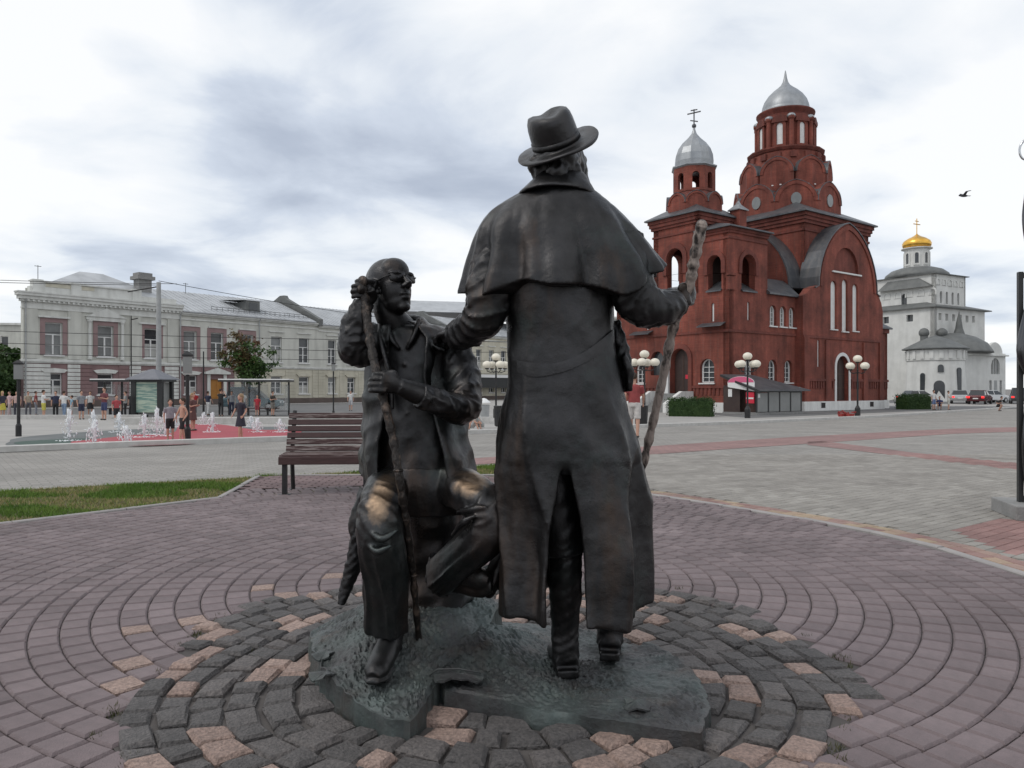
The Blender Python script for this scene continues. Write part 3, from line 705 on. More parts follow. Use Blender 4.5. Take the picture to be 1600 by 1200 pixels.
def build_church():
    rt = church
    # ---- right-hand gable front
    f0 = FR(0)
    gable = [(0, .2), (11.6, .2), (11.6, 7.6), (11.35, 8.3), (11.0, 8.75), (10.75, 9.0)] + arc_keel(6.3, 4.25, 9.0, 5.25, 24)[0:] + [(1.85, 9.0), (1.0, 8.75), (.5, 8.3), (0, 8.1)]
    wins = [(4.15, .85, 5.8, 9.55), (5.75, .82, 5.7, 9.8), (7.3, .82, 5.8, 9.55)]
    slits = [(2.05, .28, 2.85, 4.9), (8.9, .28, 2.8, 4.8)]
    niche = arch(6.0, 3.5, 10.35, 12.3, 12)
    door = arch(5.4, 1.75, .25, 3.75, 10)
    mb = MB(); mb.wall(f0, gable, [arch(*w) for w in wins] + [arch(*w) for w in slits] + [niche, door], .6)
    g = mb.build('gable_wall', M['brick'], rt)
    for w in wins: blind_window(rt, f0, *w, t=.16)
    for w in slits: blind_window(rt, f0, *w, t=.1, sill=False)
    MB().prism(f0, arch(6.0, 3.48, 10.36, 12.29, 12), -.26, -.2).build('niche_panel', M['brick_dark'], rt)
    MB().box(f0, 3.9, 8.1, -.1, .12, 10.2, 10.32).build('sill', M['window_white'], rt)
    dr = MB().prism(f0, arch(5.4, 1.72, .26, 3.74, 10), -.4, -.33).build('door', M['door_dark'], rt)
    mb = MB(); mb.box(f0, 5.35, 5.4, -.33, -.3, .3, 3.6)
    for z in (1.2, 2.3): mb.box(f0, 4.6, 6.2, -.325, -.29, z, z + .08)
    mb.build('door_panel', M['wood_dark'], dr)
    MB().wall(f0, arch(5.4, 2.25, .2, 4.02, 12), [arch(5.4, 1.77, .2, 3.76, 12)], .12, .05).build('door_surround', M['window_white'], rt)
    mb = MB()
    for a, b in zip(arc_keel(6.3, 4.1, 9.0, 5.1, 24), arc_keel(6.3, 4.1, 9.0, 5.1, 24)[1:]):
        mb.prism(f0, [a, b, (lerp(b[0], 6.3, .07), lerp(b[1], 9, .07)), (lerp(a[0], 6.3, .07), lerp(a[1], 9, .07))], .003, .09)
    mb.build('gable_band', M['brick'], rt)
    for u in (.0, 2.9, 8.35, 10.9): MB().box(f0, u + .02, u + .68, .004, .12, .2, 5.0 if u in (.0, 10.9) else 4.9).build('pilaster', M['brick'], rt)
    mb = MB(); mb.box(f0, 0, 4.2, .006, .1, 1.75, 1.95); mb.box(f0, 6.6, 11.6, .006, .1, 1.75, 1.95)
    corbels(mb, f0, .1, 4.2, 1.2, 1.74, .07, 12); corbels(mb, f0, 6.6, 11.5, 1.2, 1.74, .07, 14)
    mb.box(f0, 0, 11.6, .006, .07, 5.0, 5.18); mb.build('corbel_course', M['brick_dark'], rt)['kind'] = 'stuff'
    MB().box(f0, -.03, 11.65, -.55, .14, ZB - .1, .22).build('plinth', M['white_paint'], rt)
    for u in (2.2, 9.3): MB().box(f0, u, u + .55, .12, .15, -.28, .12).build('vent', M['dark_inside'], rt)
    # gable's side return, and the body behind it
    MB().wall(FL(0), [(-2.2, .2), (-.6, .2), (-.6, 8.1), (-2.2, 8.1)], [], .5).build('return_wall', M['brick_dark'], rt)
    mb = MB(); mb.tube([FL(0)(-1.3, .14, ZB), FL(0)(-1.3, .14, 8.2)], .09, 8); mb.build('downpipe', M['roof_dark'], rt)
    mb = MB(); barrel(mb, f0, 6.3, 4.25, 9.0, 5.25, .10, -1.6, t=.08, tail=.5); mb.build('gable_roof', M['roof_dark'], rt)
    # left-facing arm: vaulted roof and gable
    fl = FL(.75)
    mb = MB(); mb.wall(fl, [(-10.9, 7), (-1.6, 7), (-1.6, 9.0)] + arc_keel(-6.25, 4.6, 9.0, 5.25, 24)[1:-1] + [(-10.9, 9.0)], [], .6); mb.build('arm_wall', M['brick'], rt)
    mb = MB(); barrel(mb, fl, -6.25, 4.6, 9.0, 5.25, .14, -2.1, tail=.4); mb.build('arm_roof', M['roof_dark'], rt)
    # central block
    fr_ = FR(1.45); fll = FL(2.4)
    MB().wall(fr_, rect(2.4, 12.0, 6, 14.9), [], .5).build('block_wall', M['brick'], rt)
    MB().wall(fll, rect(-11.05, -1.45, 6, 14.9), [], .5).build('block_wall', M['brick'], rt)
    MB().wall(FK(12.0), rect(-11.05, -1.45, 0, 14.9), [], .5).build('block_wall', M['brick'], rt)
    MB().wall(FB(11.05), rect(2.4, 12.0, 0, 14.9), [], .5).build('block_wall', M['brick'], rt)
    mb = MB()
    for k, (z0, z1, e) in enumerate(((13.5, 13.68, .08), (14.1, 14.35, .14), (14.35, 14.62, .24), (14.62, 14.9, .34))):
        mb.box(ID, 0, 0, 0, 0, 0, 0) if False else None
        for fr, u0, u1 in ((fr_, 2.4 - e, 12.0 + e), (fll, -11.05 - e, -1.45 + e), (FK(12.0), -11.05 - e, -1.45 + e)): mb.box(fr, u0 + .002 * k, u1 - .002 * k, -.1, e, z0, z1 - .001)
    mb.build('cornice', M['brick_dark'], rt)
    c = cw(7.2, 6.25, 0)
    # low pyramid roof over the block
    mb = MB(); e = .55
    P = [cw(2.4 - e, 1.45 - e, 14.9), cw(12 + e, 1.45 - e, 14.9), cw(12 + e, 11.05 + e, 14.9), cw(2.4 - e, 11.05 + e, 14.9)]
    Q = [p + Vector((0, 0, .12)) for p in P]; T_ = [c + (p - c) * .55 for p in Q]
    for t in T_: t.z = 16.3
    mb.add(P + Q + T_, [(0, 3, 2, 1)] + [(i, (i + 1) % 4, 4 + (i + 1) % 4, 4 + i) for i in range(4)] + [(4 + i, 4 + (i + 1) % 4, 8 + (i + 1) % 4, 8 + i) for i in range(4)] + [(8, 9, 10, 11)])
    mb.build('block_roof', M['roof_dark'], rt)
    # tiers of round gables
    ang0 = math.atan2(.6, .8)
    def tier_kokoshnik(n, rad, hw, z0, z1, depth, ph, win=None, cx=c, name='round_gable', roundel=None):
        for k in range(n):
            a = ph + 2 * PI * k / n; dr_ = Vector((math.cos(a), math.sin(a), 0)); u = Vector((-dr_.y, dr_.x, 0))
            fr = Frame((0, 0, 0), (1, 0)); fr.o = Vector((cx.x, cx.y, 0)) + dr_ * rad; fr.u = u; fr.n = dr_
            outer = [(-hw, z0), (hw, z0)] + arc_keel(0, hw, z1 - hw * 1.0, hw * 1.0, 14, .05)
            mb = MB(); holes = []
            if win: holes = [arch(0, win[0], win[1], win[2], 8)]
            mb.wall(fr, outer, holes, depth)
            o = mb.build(name, M['brick'], rt)
            m2 = MB(); i_ = arc_keel(0, hw * .80, z1 - hw, hw * .80, 14, .05); o_ = arc_keel(0, hw * .99, z1 - hw, hw * .97, 14, .05)
            for j in range(14): m2.prism(fr, [i_[j], o_[j], o_[j + 1], i_[j + 1]], .003, .06)
            m2.build('gable_rim', M['brick'], o)
            m3 = MB(); barrel(m3, fr, 0, hw + .01, z1 - hw, hw + .01, .08, -depth - .25, t=.035, n=14); m3.build('gable_cover', M['roof_dark'], o)
            if win: blind_window(o, fr, 0, win[0], win[1], win[2], t=.15)
            if roundel:
                m4 = MB(); m4.prism(fr, [(roundel[0] * math.cos(2 * PI * j / 14), roundel[1] + roundel[0] * 1.25 * math.sin(2 * PI * j / 14)) for j in range(14)], .0, .07); m4.build('roundel', M['glass_pale'], o)
    def octa(r0, z0, r1, z1, m, name, seg=8, cap=True, cx=c, ph=None):
        return MB().lathe([(r0, z0), (r1, z1)], (cx.x, cx.y, 0), seg, ang0 + PI / 8 if ph is None else ph).build(name, M[m], rt)
    octa(4.35, 15.0, 4.35, 17.2, 'brick', 'tier_wall')
    tier_kokoshnik(8, 4.1, 1.72, 15.2, 18.15, 1.0, ang0, roundel=(.42, 16.6))
    octa(3.75, 17.2, 3.75, 19.6, 'brick', 'tier_wall')
    tier_kokoshnik(8, 3.55, 1.35, 17.4, 20.3, .8, ang0 + PI / 8, win=(.62, 18.0, 19.5))
    octa(3.3, 19.4, 2.95, 21.0, 'brick', 'tier_wall', 16)
    mb = MB()
    for k in range(16):
        a = ang0 + 2 * PI * k / 16; mb.obox((c.x + 3.08 * math.cos(a), c.y + 3.08 * math.sin(a), 20.55), (.3, .5, .5), a)
    mb.build('tier_dentil', M['brick_dark'], rt)['kind'] = 'stuff'
    mb = MB(); mb.lathe([(2.6, 20.9), (3.05, 21.0), (3.2, 21.2), (3.2, 21.3), (2.55, 21.45)], (c.x, c.y, 0), 16, ang0); mb.build('tier_cornice', M['brick_dark'], rt)
    octa(2.3, 21.3, 2.3, 24.2, 'brick', 'drum', 16)
    for k in range(8):
        a = ang0 + 2 * PI * (k + .5) / 8; dr_ = Vector((math.cos(a), math.sin(a), 0))
        fr = Frame((0, 0, 0), (1, 0)); fr.o = Vector((c.x, c.y, 0)) + dr_ * 2.3; fr.u = Vector((-dr_.y, dr_.x, 0)); fr.n = dr_
        MB().wall(fr, arch(0, 1.0, 21.45, 23.75, 10), [arch(0, .5, 21.65, 23.45, 8)], .35, .12).build('drum_arch', M['brick'], rt)
        blind_window(rt, fr, 0, .5, 21.65, 23.45, t=.1, d0=.12, sill=False)
        a2 = ang0 + 2 * PI * k / 8
        MB().lathe([(.2, 21.4), (.2, 23.6), (.3, 23.75), (.3, 23.95)], (c.x + 2.38 * math.cos(a2), c.y + 2.38 * math.sin(a2), 0), 10).build('half_column', M['brick'], rt)
        m = MB(); m.ball((c.x + 2.3 * math.cos(a2), c.y + 2.3 * math.sin(a2), 23.95), (.38, .38, .26), 12, 8); m.build('dormer_cap', M['dome_silver'], rt, True)
        m = MB(); m.prism(fr, arch(0, 1.3, 23.5, 24.15, 8), -.5, .2); m.build('drum_head', M['brick_dark'], rt)
    MB().lathe([(2.15, 24.0), (2.2, 24.35), (2.42, 24.7), (2.42, 24.8), (2.1, 24.82)], (c.x, c.y, 0), 32).build('collar', M['brick_dark'], rt)
    MB().lathe([(2.36, 24.82), (1.98, 24.95), (1.97, 25.2), (1.92, 25.5), (1.76, 25.95), (1.46, 26.4), (1.06, 26.8), (.68, 27.1), (.40, 27.35), (.23, 27.65), (.14, 28.0), (.09, 28.35), (.03, 28.65)], (c.x, c.y, 0), 40).build('onion_dome', M['dome_silver'], rt, True)
    # ---- lower range: right face b=.6 and left face a=-7.9
    fr1 = FR(.6); fl1 = FL(-7.9)
    up = [(-2.85, .8, 5.75, 7.25), (-1.62, .8, 5.75, 7.25), (-.48, .8, 5.75, 7.25)]; lo = [(-5.7, 1.05, 1.65, 3.3), (-2.9, 1.05, 1.65, 3.3), (-.95, 1.0, 1.65, 3.3)]
    MB().wall(fr1, rect(-7.9, 0, .2, 8.0), [arch(*w) for w in up + lo] + [arch(-5.75, .25, 6.0, 7.3)], .5).build('range_wall', M['brick'], rt)
    for w in up: blind_window(rt, fr1, *w, t=.2, glass='glass_pale')
    for w in lo: blind_window(rt, fr1, *w, t=.22, glass='glass')
    blind_window(rt, fr1, -5.75, .25, 6.0, 7.3, t=.1, sill=False)
    dl = arch(-4.95, 1.6, .85, 4.1, 10); wl = [(-2.5, 1.25, 1.6, 3.3), (-8.95, 1.0, 1.6, 3.2)]; cl = arch(-7.2, 1.3, 2.2, 4.0, 8)
    sl = [(-2.0, .22, 5.9, 7.2), (-8.2, .22, 5.7, 6.7), (-5.9, .22, 5.5, 6.7)]
    MB().wall(fl1, rect(-11.5, -.6, .2, 8.0), [dl, cl] + [arch(*w) for w in wl + sl], .5).build('range_wall', M['brick'], rt)
    for w in wl: blind_window(rt, fl1, *w, t=.22, glass='glass')
    for w in sl: blind_window(rt, fl1, *w, t=.1, sill=False)
    MB().prism(fl1, arch(-7.2, 1.28, 2.21, 3.99, 8), -.4, -.34).build('fanlight', M['glass'], rt)
    d2 = MB().prism(fl1, arch(-4.95, 1.58, .86, 4.09, 10), -.42, -.36).build('door', M['door_dark'], rt)
    MB().box(fl1, -5.0, -4.9, -.36, -.33, .9, 3.7).build('door_panel', M['wood_dark'], d2)
    MB().box(fl1, -4.75, -4.5, -.36, -.345, 1.9, 2.2).build('notice', M['sign_red'], d2)
    mb = MB(); mb.box(fl1, -6.35, -5.85, .004, .3, .2, 3.2); mb.build('door_pier', M['window_white'], rt)
    mb = MB(); mb.wall(fl1, arch(-4.95, 2.3, .85, 4.5, 12), [arch(-4.95, 1.64, .85, 4.12, 12)], .2, .12); mb.build('door_surround', M['brick_dark'], rt)
    mb = MB()
    for fr, u0, u1, n in ((fr1, -7.98, -.05, 22), (fl1, -11.5, -.62, 30)):
        if fr is fl1:
            for (p, q, k) in ((-11.5, -6.4, 14), (-3.8, -.62, 9)): mb.box(fr, p, q, .006, .1, 1.22, 1.4); corbels(mb, fr, p, q, .75, 1.21, .07, k)
        else: mb.box(fr, u0, u1, .006, .1, 1.22, 1.4); corbels(mb, fr, u0, u1, .75, 1.21, .07, n)
        mb.box(fr, u0, u1, .006, .08, 5.1, 5.28)
    mb.build('corbel_course', M['brick_dark'], rt)['kind'] = 'stuff'
    mb = MB(); mb.box(fr1, -8.05, -.14, -.4, .13, ZB - .1, .21); mb.build('plinth', M['white_paint'], rt)
    mb = MB(); mb.box(fl1, -11.6, -.61, -.4, .15, ZB - .1, .212); mb.build('plinth', M['white_paint'], rt)
    MB().wall(FB(11.5), rect(-7.9, 2.4, -.5, 8.0), [], .5).build('range_wall', M['brick'], rt)
    # eaves and lean-to roofs
    mb = MB(); mb.add([cw(-3.6, .35, 8.0), cw(.1, .35, 8.0), cw(.1, .35, 8.14), cw(-3.6, .35, 8.14), cw(-3.6, 2.2, 9.5), cw(.9, 2.2, 9.5), cw(.9, 2.2, 8.0), cw(-3.6, 2.2, 8.0)], [(0, 1, 2, 3), (3, 2, 5, 4), (0, 3, 4, 7), (1, 6, 5, 2), (0, 7, 6, 1)]); mb.build('aisle_roof', M['roof_dark'], rt)
    mb = MB(); mb.add([cw(-8.1, 8.1, 7.95), cw(-8.1, 11.7, 7.95), cw(-3.0, 11.7, 9.4), cw(-3.0, 8.1, 9.4), cw(-8.1, 8.1, 8.08), cw(-8.1, 11.7, 8.08), cw(-3.0, 11.7, 9.53), cw(-3.0, 8.1, 9.53)], [(0, 1, 2, 3), (7, 6, 5, 4), (0, 4, 5, 1), (1, 5, 6, 2), (2, 6, 7, 3), (3, 7, 4, 0)]); mb.build('aisle_roof', M['roof_dark'], rt)
    for u0, u1, z in ((-3.0, -.9, 5.5), (-9.6, -7.6, 5.3)):
        mb = MB(); mb.prism(FR(.6), [], 0, 0) if False else None
        mb.add([fl1(u0, .0, z + .25), fl1(u1, .0, z + .25), fl1(u1, .55, z), fl1(u0, .55, z), fl1(u0, .0, z + .31), fl1(u1, .0, z + .31), fl1(u1, .55, z + .06), fl1(u0, .55, z + .06)], [(0, 1, 2, 3), (7, 6, 5, 4), (0, 4, 5, 1), (1, 5, 6, 2), (2, 6, 7, 3), (3, 7, 4, 0)])
        mb.build('ledge_roof', M['roof_dark'], rt)
    # ---- corner porch block above, with two open arches
    fp = FR(.62); fpl = FL(-7.88)
    MB().wall(fp, rect(-7.88, -3.5, 8.0, 12.3), [arch(-5.75, 1.55, 8.05, 10.6)], .5).build('porch_wall', M['brick'], rt)
    MB().wall(fpl, rect(-3.3, -.64, 8.0, 12.3), [arch(-1.85, 1.15, 8.05, 10.5)], .5).build('porch_wall', M['brick'], rt)
    MB().wall(FK(-3.5), rect(-3.3, -.64, 8.0, 12.3), [], .3).build('porch_wall', M['brick'], rt)
    MB().wall(FR(3.32), rect(-7.4, -3.6, 8.0, 12.3), [], .1).build('porch_back', M['door_dark'], rt)  # near-black back sheet: the shade inside the porch put into its colour
    mb = MB()
    for fr, uc, w, zt in ((fp, -5.75, 1.55, 10.6), (fpl, -1.85, 1.15, 10.5)):
        MB().wall(fr, arch(uc, w + .7, 9.2, zt + .35, 12), [arch(uc, w + .05, 9.2, zt + .03, 12)], .1, .09).build('arch_moulding', M['brick_dark'], rt)
    mb = MB(); mb.box(fp, -7.95, -7.3, -.2, .1, 8.0, 8.9); mb.box(fp, -7.99, -7.25, -.2, .14, 9.0, 9.15); mb.build('corner_pier', M['brick'], rt)
    for fr, u0, u1 in ((fp, -6.6, -4.9), (fpl, -2.5, -1.2)):
        mb = MB(); mb.add([fr(u0, .18, 7.95), fr(u1, .18, 7.95), fr(u1, -1.2, 8.75), fr(u0, -1.2, 8.75), fr(u0, .18, 8.04), fr(u1, .18, 8.04), fr(u1, -1.2, 8.84), fr(u0, -1.2, 8.84)], [(0, 1, 2, 3), (7, 6, 5, 4), (0, 4, 5, 1), (1, 5, 6, 2), (2, 6, 7, 3), (3, 7, 4, 0)]); mb.build('sill_roof', M['roof_dark'], rt)
    mb = MB(); 
    for k, (z0, z1, e) in enumerate(((11.55, 11.7, .07), (11.95, 12.12, .12), (12.12, 12.3, .2))):
        mb.box(fp, -7.88 - e, -3.5, -.1, e, z0, z1 - .001); mb.box(fpl, -3.3, -.64 + e, -.1, e + .001, z0 + .001, z1 - .002)
    mb.build('porch_cornice', M['brick_dark'], rt)
    e = .42; P = [cw(-7.88 - e, .62 - e, 12.3), cw(-3.3, .62 - e, 12.3), cw(-3.3, 3.4, 12.3), cw(-7.88 - e, 3.4, 12.3)]; Q = [p + Vector((0, 0, .1)) for p in P]
    mb = MB(); mb.add(P + Q + [cw(-5.9, 3.35, 13.3), cw(-4.2, 3.35, 13.3)], [(0, 3, 2, 1), (0, 1, 5, 4), (1, 2, 6, 5), (2, 3, 7, 6), (3, 0, 4, 7), (4, 5, 9, 8), (5, 6, 9), (6, 7, 8, 9), (7, 4, 8)]); mb.build('porch_roof', M['roof_dark'], rt)
    ct = MB(); ct.obox(cw(-3.7, 3.0, 13.1), (.85, .85, 2.6), ang0); ct = ct.build('chimney', M['brick'], rt)
    p = cw(-3.7, 3.0, 14.4); mb = MB(); mb.lathe([(.78, 0), (.78, .06), (.25, .45), (.05, .75)], p, 4, ang0 + PI / 4); mb.build('chimney_cap', M['dome_silver'], ct)
    # ---- belfry
    B0, B1, A0, A1 = 3.34, 7.6, -7.86, -3.6
    ops = dict(zb=8.3, zt=11.5)
    for fr, u0, u1 in ((FL(A0), -B1, -B0), (FR(B0), A0, A1), (FB(B1), A0, A1), (FK(A1), -B1, -B0)):
        uc = (u0 + u1) / 2
        MB().wall(fr, rect(u0, u1, 7.9, 13.8), [arch(uc, 1.5, 8.3, 11.5, 10)], .5).build('belfry_wall', M['brick'], rt)
        m = MB(); m.wall(fr, arch(uc, 2.3, 9.6, 11.95, 12), [arch(uc, 1.56, 9.6, 11.54, 12)], .1, .1); m.build('arch_moulding', M['brick_dark'], rt); MB().box(fr, uc - 1.6, uc + 1.6, .004, .12, 8.0, 8.2).build('string_course', M['brick_dark'], rt)
    mb = MB()
    for k, (z0, z1, e) in enumerate(((12.5, 12.65, .07), (13.1, 13.3, .14), (13.3, 13.55, .24), (13.55, 13.8, .32))):
        for fr, u0, u1 in ((FL(A0), -B1, -B0), (FR(B0), A0, A1)): mb.box(fr, u0 - e, u1 + e, -.1, e, z0, z1 - .001 - .001 * k)
    mb.build('belfry_cornice', M['brick_dark'], rt)
    bc = cw((A0 + A1) / 2, (B0 + B1) / 2, 0); e = .5
    P = [cw(A0 - e, B0 - e, 13.8), cw(A1 + e, B0 - e, 13.8), cw(A1 + e, B1 + e, 13.8), cw(A0 - e, B1 + e, 13.8)]; Q = [q + Vector((0, 0, .1)) for q in P]; T_ = [bc + (q - bc) * .5 for q in Q]
    for t in T_: t.z = 14.7
    mb = MB(); mb.add(P + Q + T_, [(0, 3, 2, 1)] + [(i, (i + 1) % 4, 4 + (i + 1) % 4, 4 + i) for i in range(4)] + [(4 + i, 4 + (i + 1) % 4, 8 + (i + 1) % 4, 8 + i) for i in range(4)] + [(8, 9, 10, 11)]); mb.build('belfry_roof', M['roof_dark'], rt)
    octa(2.0, 14.0, 2.0, 15.3, 'brick', 'belfry_tier', cx=bc)
    tier_kokoshnik(8, 1.95, .82, 14.1, 15.65, .6, ang0, cx=bc)
    octa(1.85, 15.3, 1.5, 15.9, 'brick_dark', 'belfry_tier', cx=bc)
    for k in range(8):
        a = ang0 + 2 * PI * k / 8; dr_ = Vector((math.cos(a), math.sin(a), 0)); hw = 1.5 * math.tan(PI / 8)
        fr = Frame((0, 0, 0), (1, 0)); fr.o = Vector((bc.x, bc.y, 0)) + dr_ * 1.5; fr.u = Vector((-dr_.y, dr_.x, 0)); fr.n = dr_
        MB().wall(fr, rect(-hw, hw, 15.8, 17.65), [arch(0, .52, 16.0, 17.2, 8)], .25).build('lantern_wall', M['brick'], rt)
    MB().lathe([(1.3, 17.5), (1.62, 17.62), (1.75, 17.72), (1.75, 17.8), (1.5, 17.88)], (bc.x, bc.y, 0), 8, ang0 + PI / 8).build('lantern_eave', M['dome_silver'], rt)
    MB().lathe([(1.42, 17.86), (1.45, 18.2), (1.4, 18.7), (1.22, 19.2), (.9, 19.65), (.48, 20.05), (.2, 20.4), (.1, 20.7), (.08, 20.9)], (bc.x, bc.y, 0), 12, ang0).build('onion_dome', M['dome_silver'], rt)
    mb = MB(); mb.ball((bc.x, bc.y, 21.0), .17); x = Vector((.92, -.39, 0)); p = Vector((bc.x, bc.y, 0))
    mb.tube([p + Vector((0, 0, 21.1)), p + Vector((0, 0, 22.26))], .05, 6); mb.tube([p - x * .5 + Vector((0, 0, 21.95)), p + x * .5 + Vector((0, 0, 22.04))], .05, 6); mb.tube([p - x * .25 + Vector((0, 0, 22.19)), p + x * .25 + Vector((0, 0, 22.21))], .045, 6); mb.tube([p - x * .28 + Vector((0, 0, 21.45)), p + x * .28 + Vector((0, 0, 21.30))], .045, 6)
    mb.build('cross', M['roof_dark'], rt)
    # ---- right-hand annexe and apse
    fa = FR(1.0)
    MB().wall(fa, rect(11.6, 14.3, .2, 6.3), [arch(13.0, .75, 1.95, 4.4)], .5).build('annexe_wall', M['brick'], rt)
    blind_window(rt, fa, 13.0, .75, 1.95, 4.4, t=.15)
    MB().wall(FK(14.3), rect(-6.0, -1.0, .2, 6.3), [], .5).build('annexe_wall', M['brick'], rt)
    mb = MB(); mb.box(fa, 11.61, 14.42, -.1, .12, 5.95, 6.3); mb.box(fa, 11.61, 14.36, .006, .1, 1.75, 1.95); corbels(mb, fa, 11.7, 14.3, 1.2, 1.74, .07, 8); mb.build('corbel_course', M['brick_dark'], rt)['kind'] = 'stuff'
    mb = MB(); mb.box(fa, 11.66, 14.4, -.45, .13, ZB - .1, .215); mb.build('plinth', M['white_paint'], rt)
    mb = MB(); mb.add([cw(11.5, .7, 6.3), cw(14.65, .7, 6.3), cw(14.65, 6.2, 6.3), cw(11.5, 6.2, 6.3), cw(11.5, .7, 6.42), cw(14.65, .7, 6.42), cw(14.65, 6.2, 6.42), cw(11.5, 6.2, 6.42), cw(11.6, 6, 7.4), cw(11.6, 1.5, 7.4)], [(0, 3, 2, 1), (0, 1, 5, 4), (1, 2, 6, 5), (2, 3, 7, 6), (4, 5, 9), (5, 6, 8, 9), (6, 7, 8), (7, 4, 9, 8), (0, 4, 7, 3)]); mb.build('annexe_roof', M['roof_dark'], rt)
    q = cw(14.6, 5.0, 0); mb = MB(); mb.lathe([(2.3, ZB), (2.3, 4.3), (2.0, 5.3), (1.2, 6.0), (.1, 6.35)], q, 20); mb.build('apse', M['gate_roof'], rt, False)
    # ---- steps with white cheek walls
    mb = MB()
    for k in range(7): mb.box(fl1, -6.2 + .002 * k, -3.9 - .002 * k, .16, .5 + .3 * (7 - k), ZB + .19 * k, ZB + .19 * (k + 1))
    mb.build('steps', M['concrete'], rt)
    for u in (-6.55, -3.88):
        mb = MB(); mb.prism(Frame(tuple(fl1(u, .16, 0)), tuple(-CA)[:2]), [(0, ZB), (2.9, ZB), (2.9, .15), (2.5, .35), (1.2, 1.0), (0, 1.0)], 0, -.3 if u > -5 else .3); mb.build('stair_wall', M['white_paint'], rt)
build_church()

# ---------------------------------------------------------------- white gate tower with gilded dome
GO = Vector((60.5, 110, 0)); GA = Vector((.86, .51, 0)); GB = Vector((-.51, .86, 0))
def gw(a, b, z): return GO + GA * a + GB * b + Vector((0, 0, z))
class GR(Frame):
    def __init__(s, b): s.b = b
    def __call__(s, u, d, z): return gw(u, s.b - d, z)
class GL(Frame):
    def __init__(s, a): s.a = a
    def __call__(s, u, d, z): return gw(s.a - d, -u, z)
gate = empty('gate_tower', (*gw(5, 5, 0)[:2], ZB), label='white medieval gate tower with a small gilded dome and round bastion', cat='tower')
def build_gate():
    rt = gate; g0 = GR(0); g1 = GL(0); Wd = 13.2; Ld = 12.5
    sqs = [rect(1.0 + 1.75 * i, 1.75 + 1.75 * i, 11.1, 12.1) for i in range(6)]
    MB().wall(g0, rect(0, Wd, ZB, 12.9), sqs, .6).build('gate_wall', M['gate_white'], rt)
    sq2 = [rect(-8.0, -7.0, 11.1, 12.1), rect(-4.2, -3.2, 11.1, 12.1), rect(-11.6, -10.3, 10.4, 12.0)]
    MB().wall(g1, rect(-Ld, 0, ZB, 12.9), sq2, .6).build('gate_wall', M['gate_white'], rt)
    for fr, ss in ((g0, sqs), (g1, sq2)):
        for s in ss:
            big = s[1][0] - s[0][0] > 1.2
            MB().prism(fr, [(lerp(x, (s[0][0] + s[1][0]) / 2, .02), z) for x, z in s], -.5, -.42).build('window', M['pink_panel' if big else ('glass' if fr is g1 else 'gate_white')], rt)
    MB().wall(GR(0), rect(Wd - .0, Wd + .01, ZB, 1), [], .1) if False else None
    mb = MB(); mb.box(g0, -.5, Wd + .9, -Ld - .5, .6, 12.9, 13.05); mb.build('eave', M['gate_roof'], rt)
    mb = MB(); P = [gw(-.5, -.6, 13.05), gw(Wd + .9, -.6, 13.05), gw(Wd + .9, Ld + .5, 13.05), gw(-.5, Ld + .5, 13.05)]; c = gw(4.6, 6, 13.05); T_ = [c + (p - c) * .6 for p in P]
    for t in T_: t.z = 13.9
    mb.add(P + T_, [(i, (i + 1) % 4, 4 + (i + 1) % 4, 4 + i) for i in range(4)] + [(4, 5, 6, 7)]); mb.build('roof', M['gate_roof'], rt)
    # upper storey
    u0, u1, b0, b1 = 1.6, 9.6, .9, 11.2
    up = [arch(u0 + 1.6 + 1.5 * i, .55, 13.69, 15.51) for i in range(4)]
    MB().wall(GR(b0), rect(u0, u1, 12.9, 17.96), up[:], .5).build('upper_wall', M['gate_white'], rt)
    ul = [arch(-5.6, .9, 13.69, 15.51)]
    MB().wall(GL(u0), rect(-b1, -b0, 12.9, 17.96), ul, .5).build('upper_wall', M['gate_white'], rt)
    MB().wall(GR(b1), rect(u0, u1, 12.9, 17.96), [], .5).build('upper_wall', M['gate_white'], rt)
    mb = MB(); mb.box(GL(u1), -b1, -b0, -.01, .4, 12.9, 17.96); mb.build('upper_wall', M['gate_white'], rt)
    for fr, ww in ((GR(b0), up), (GL(u0), ul)):
        for w in ww: MB().prism(fr, w, -.4, -.3).build('window', M['glass'], rt)
    mb = MB()
    for i in range(5): mb.wall(GR(b0), arch(u0 + .85 + 1.5 * i, 1.1, 16.38, 17.40, 8), [arch(u0 + .85 + 1.5 * i, .7, 16.38, 17.21, 8)], .1, .1)
    for i in range(6): mb.wall(GL(u0), arch(-b1 + 1.0 + 1.8 * i, 1.2, 14.88, 15.98, 8), [arch(-b1 + 1.0 + 1.8 * i, .8, 14.88, 15.74, 8)], .1, .08)
    mb.build('blind_arch', M['gate_white'], rt)
    mb = MB(); mb.box(GR(b0), u0 - .4, u1 + .4, -(b1 - b0) - .4, .4, 17.96, 18.07); mb.build('eave', M['gate_roof'], rt)
    mb = MB(); mb.add([GL(u0)(-9.5, 0, 16.30), GL(u0)(-1.2, 0, 16.30), GL(u0)(-1.2, .8, 16.14), GL(u0)(-9.5, .8, 16.14), GL(u0)(-3.2, .1, 17.56), GL(u0)(-8.2, .1, 17.56)], [(0, 1, 2, 3), (3, 2, 4, 5), (1, 4, 2), (0, 3, 5), (0, 5, 4, 1)]); mb.build('lean_roof', M['gate_roof'], rt)
    c = gw((u0 + u1) / 2, (b0 + b1) / 2, 0)
    MB().lathe([(4.6, 18.07), (4.4, 18.67), (3.6, 19.30), (2.4, 19.69), (1.6, 19.77)], c, 28).build('dome_base', M['gate_roof'], rt, True)
    MB().lathe([(1.75, 19.54), (1.75, 22.46), (2.2, 22.62), (2.2, 22.74)], c, 16).build('drum', M['gate_white'], rt)
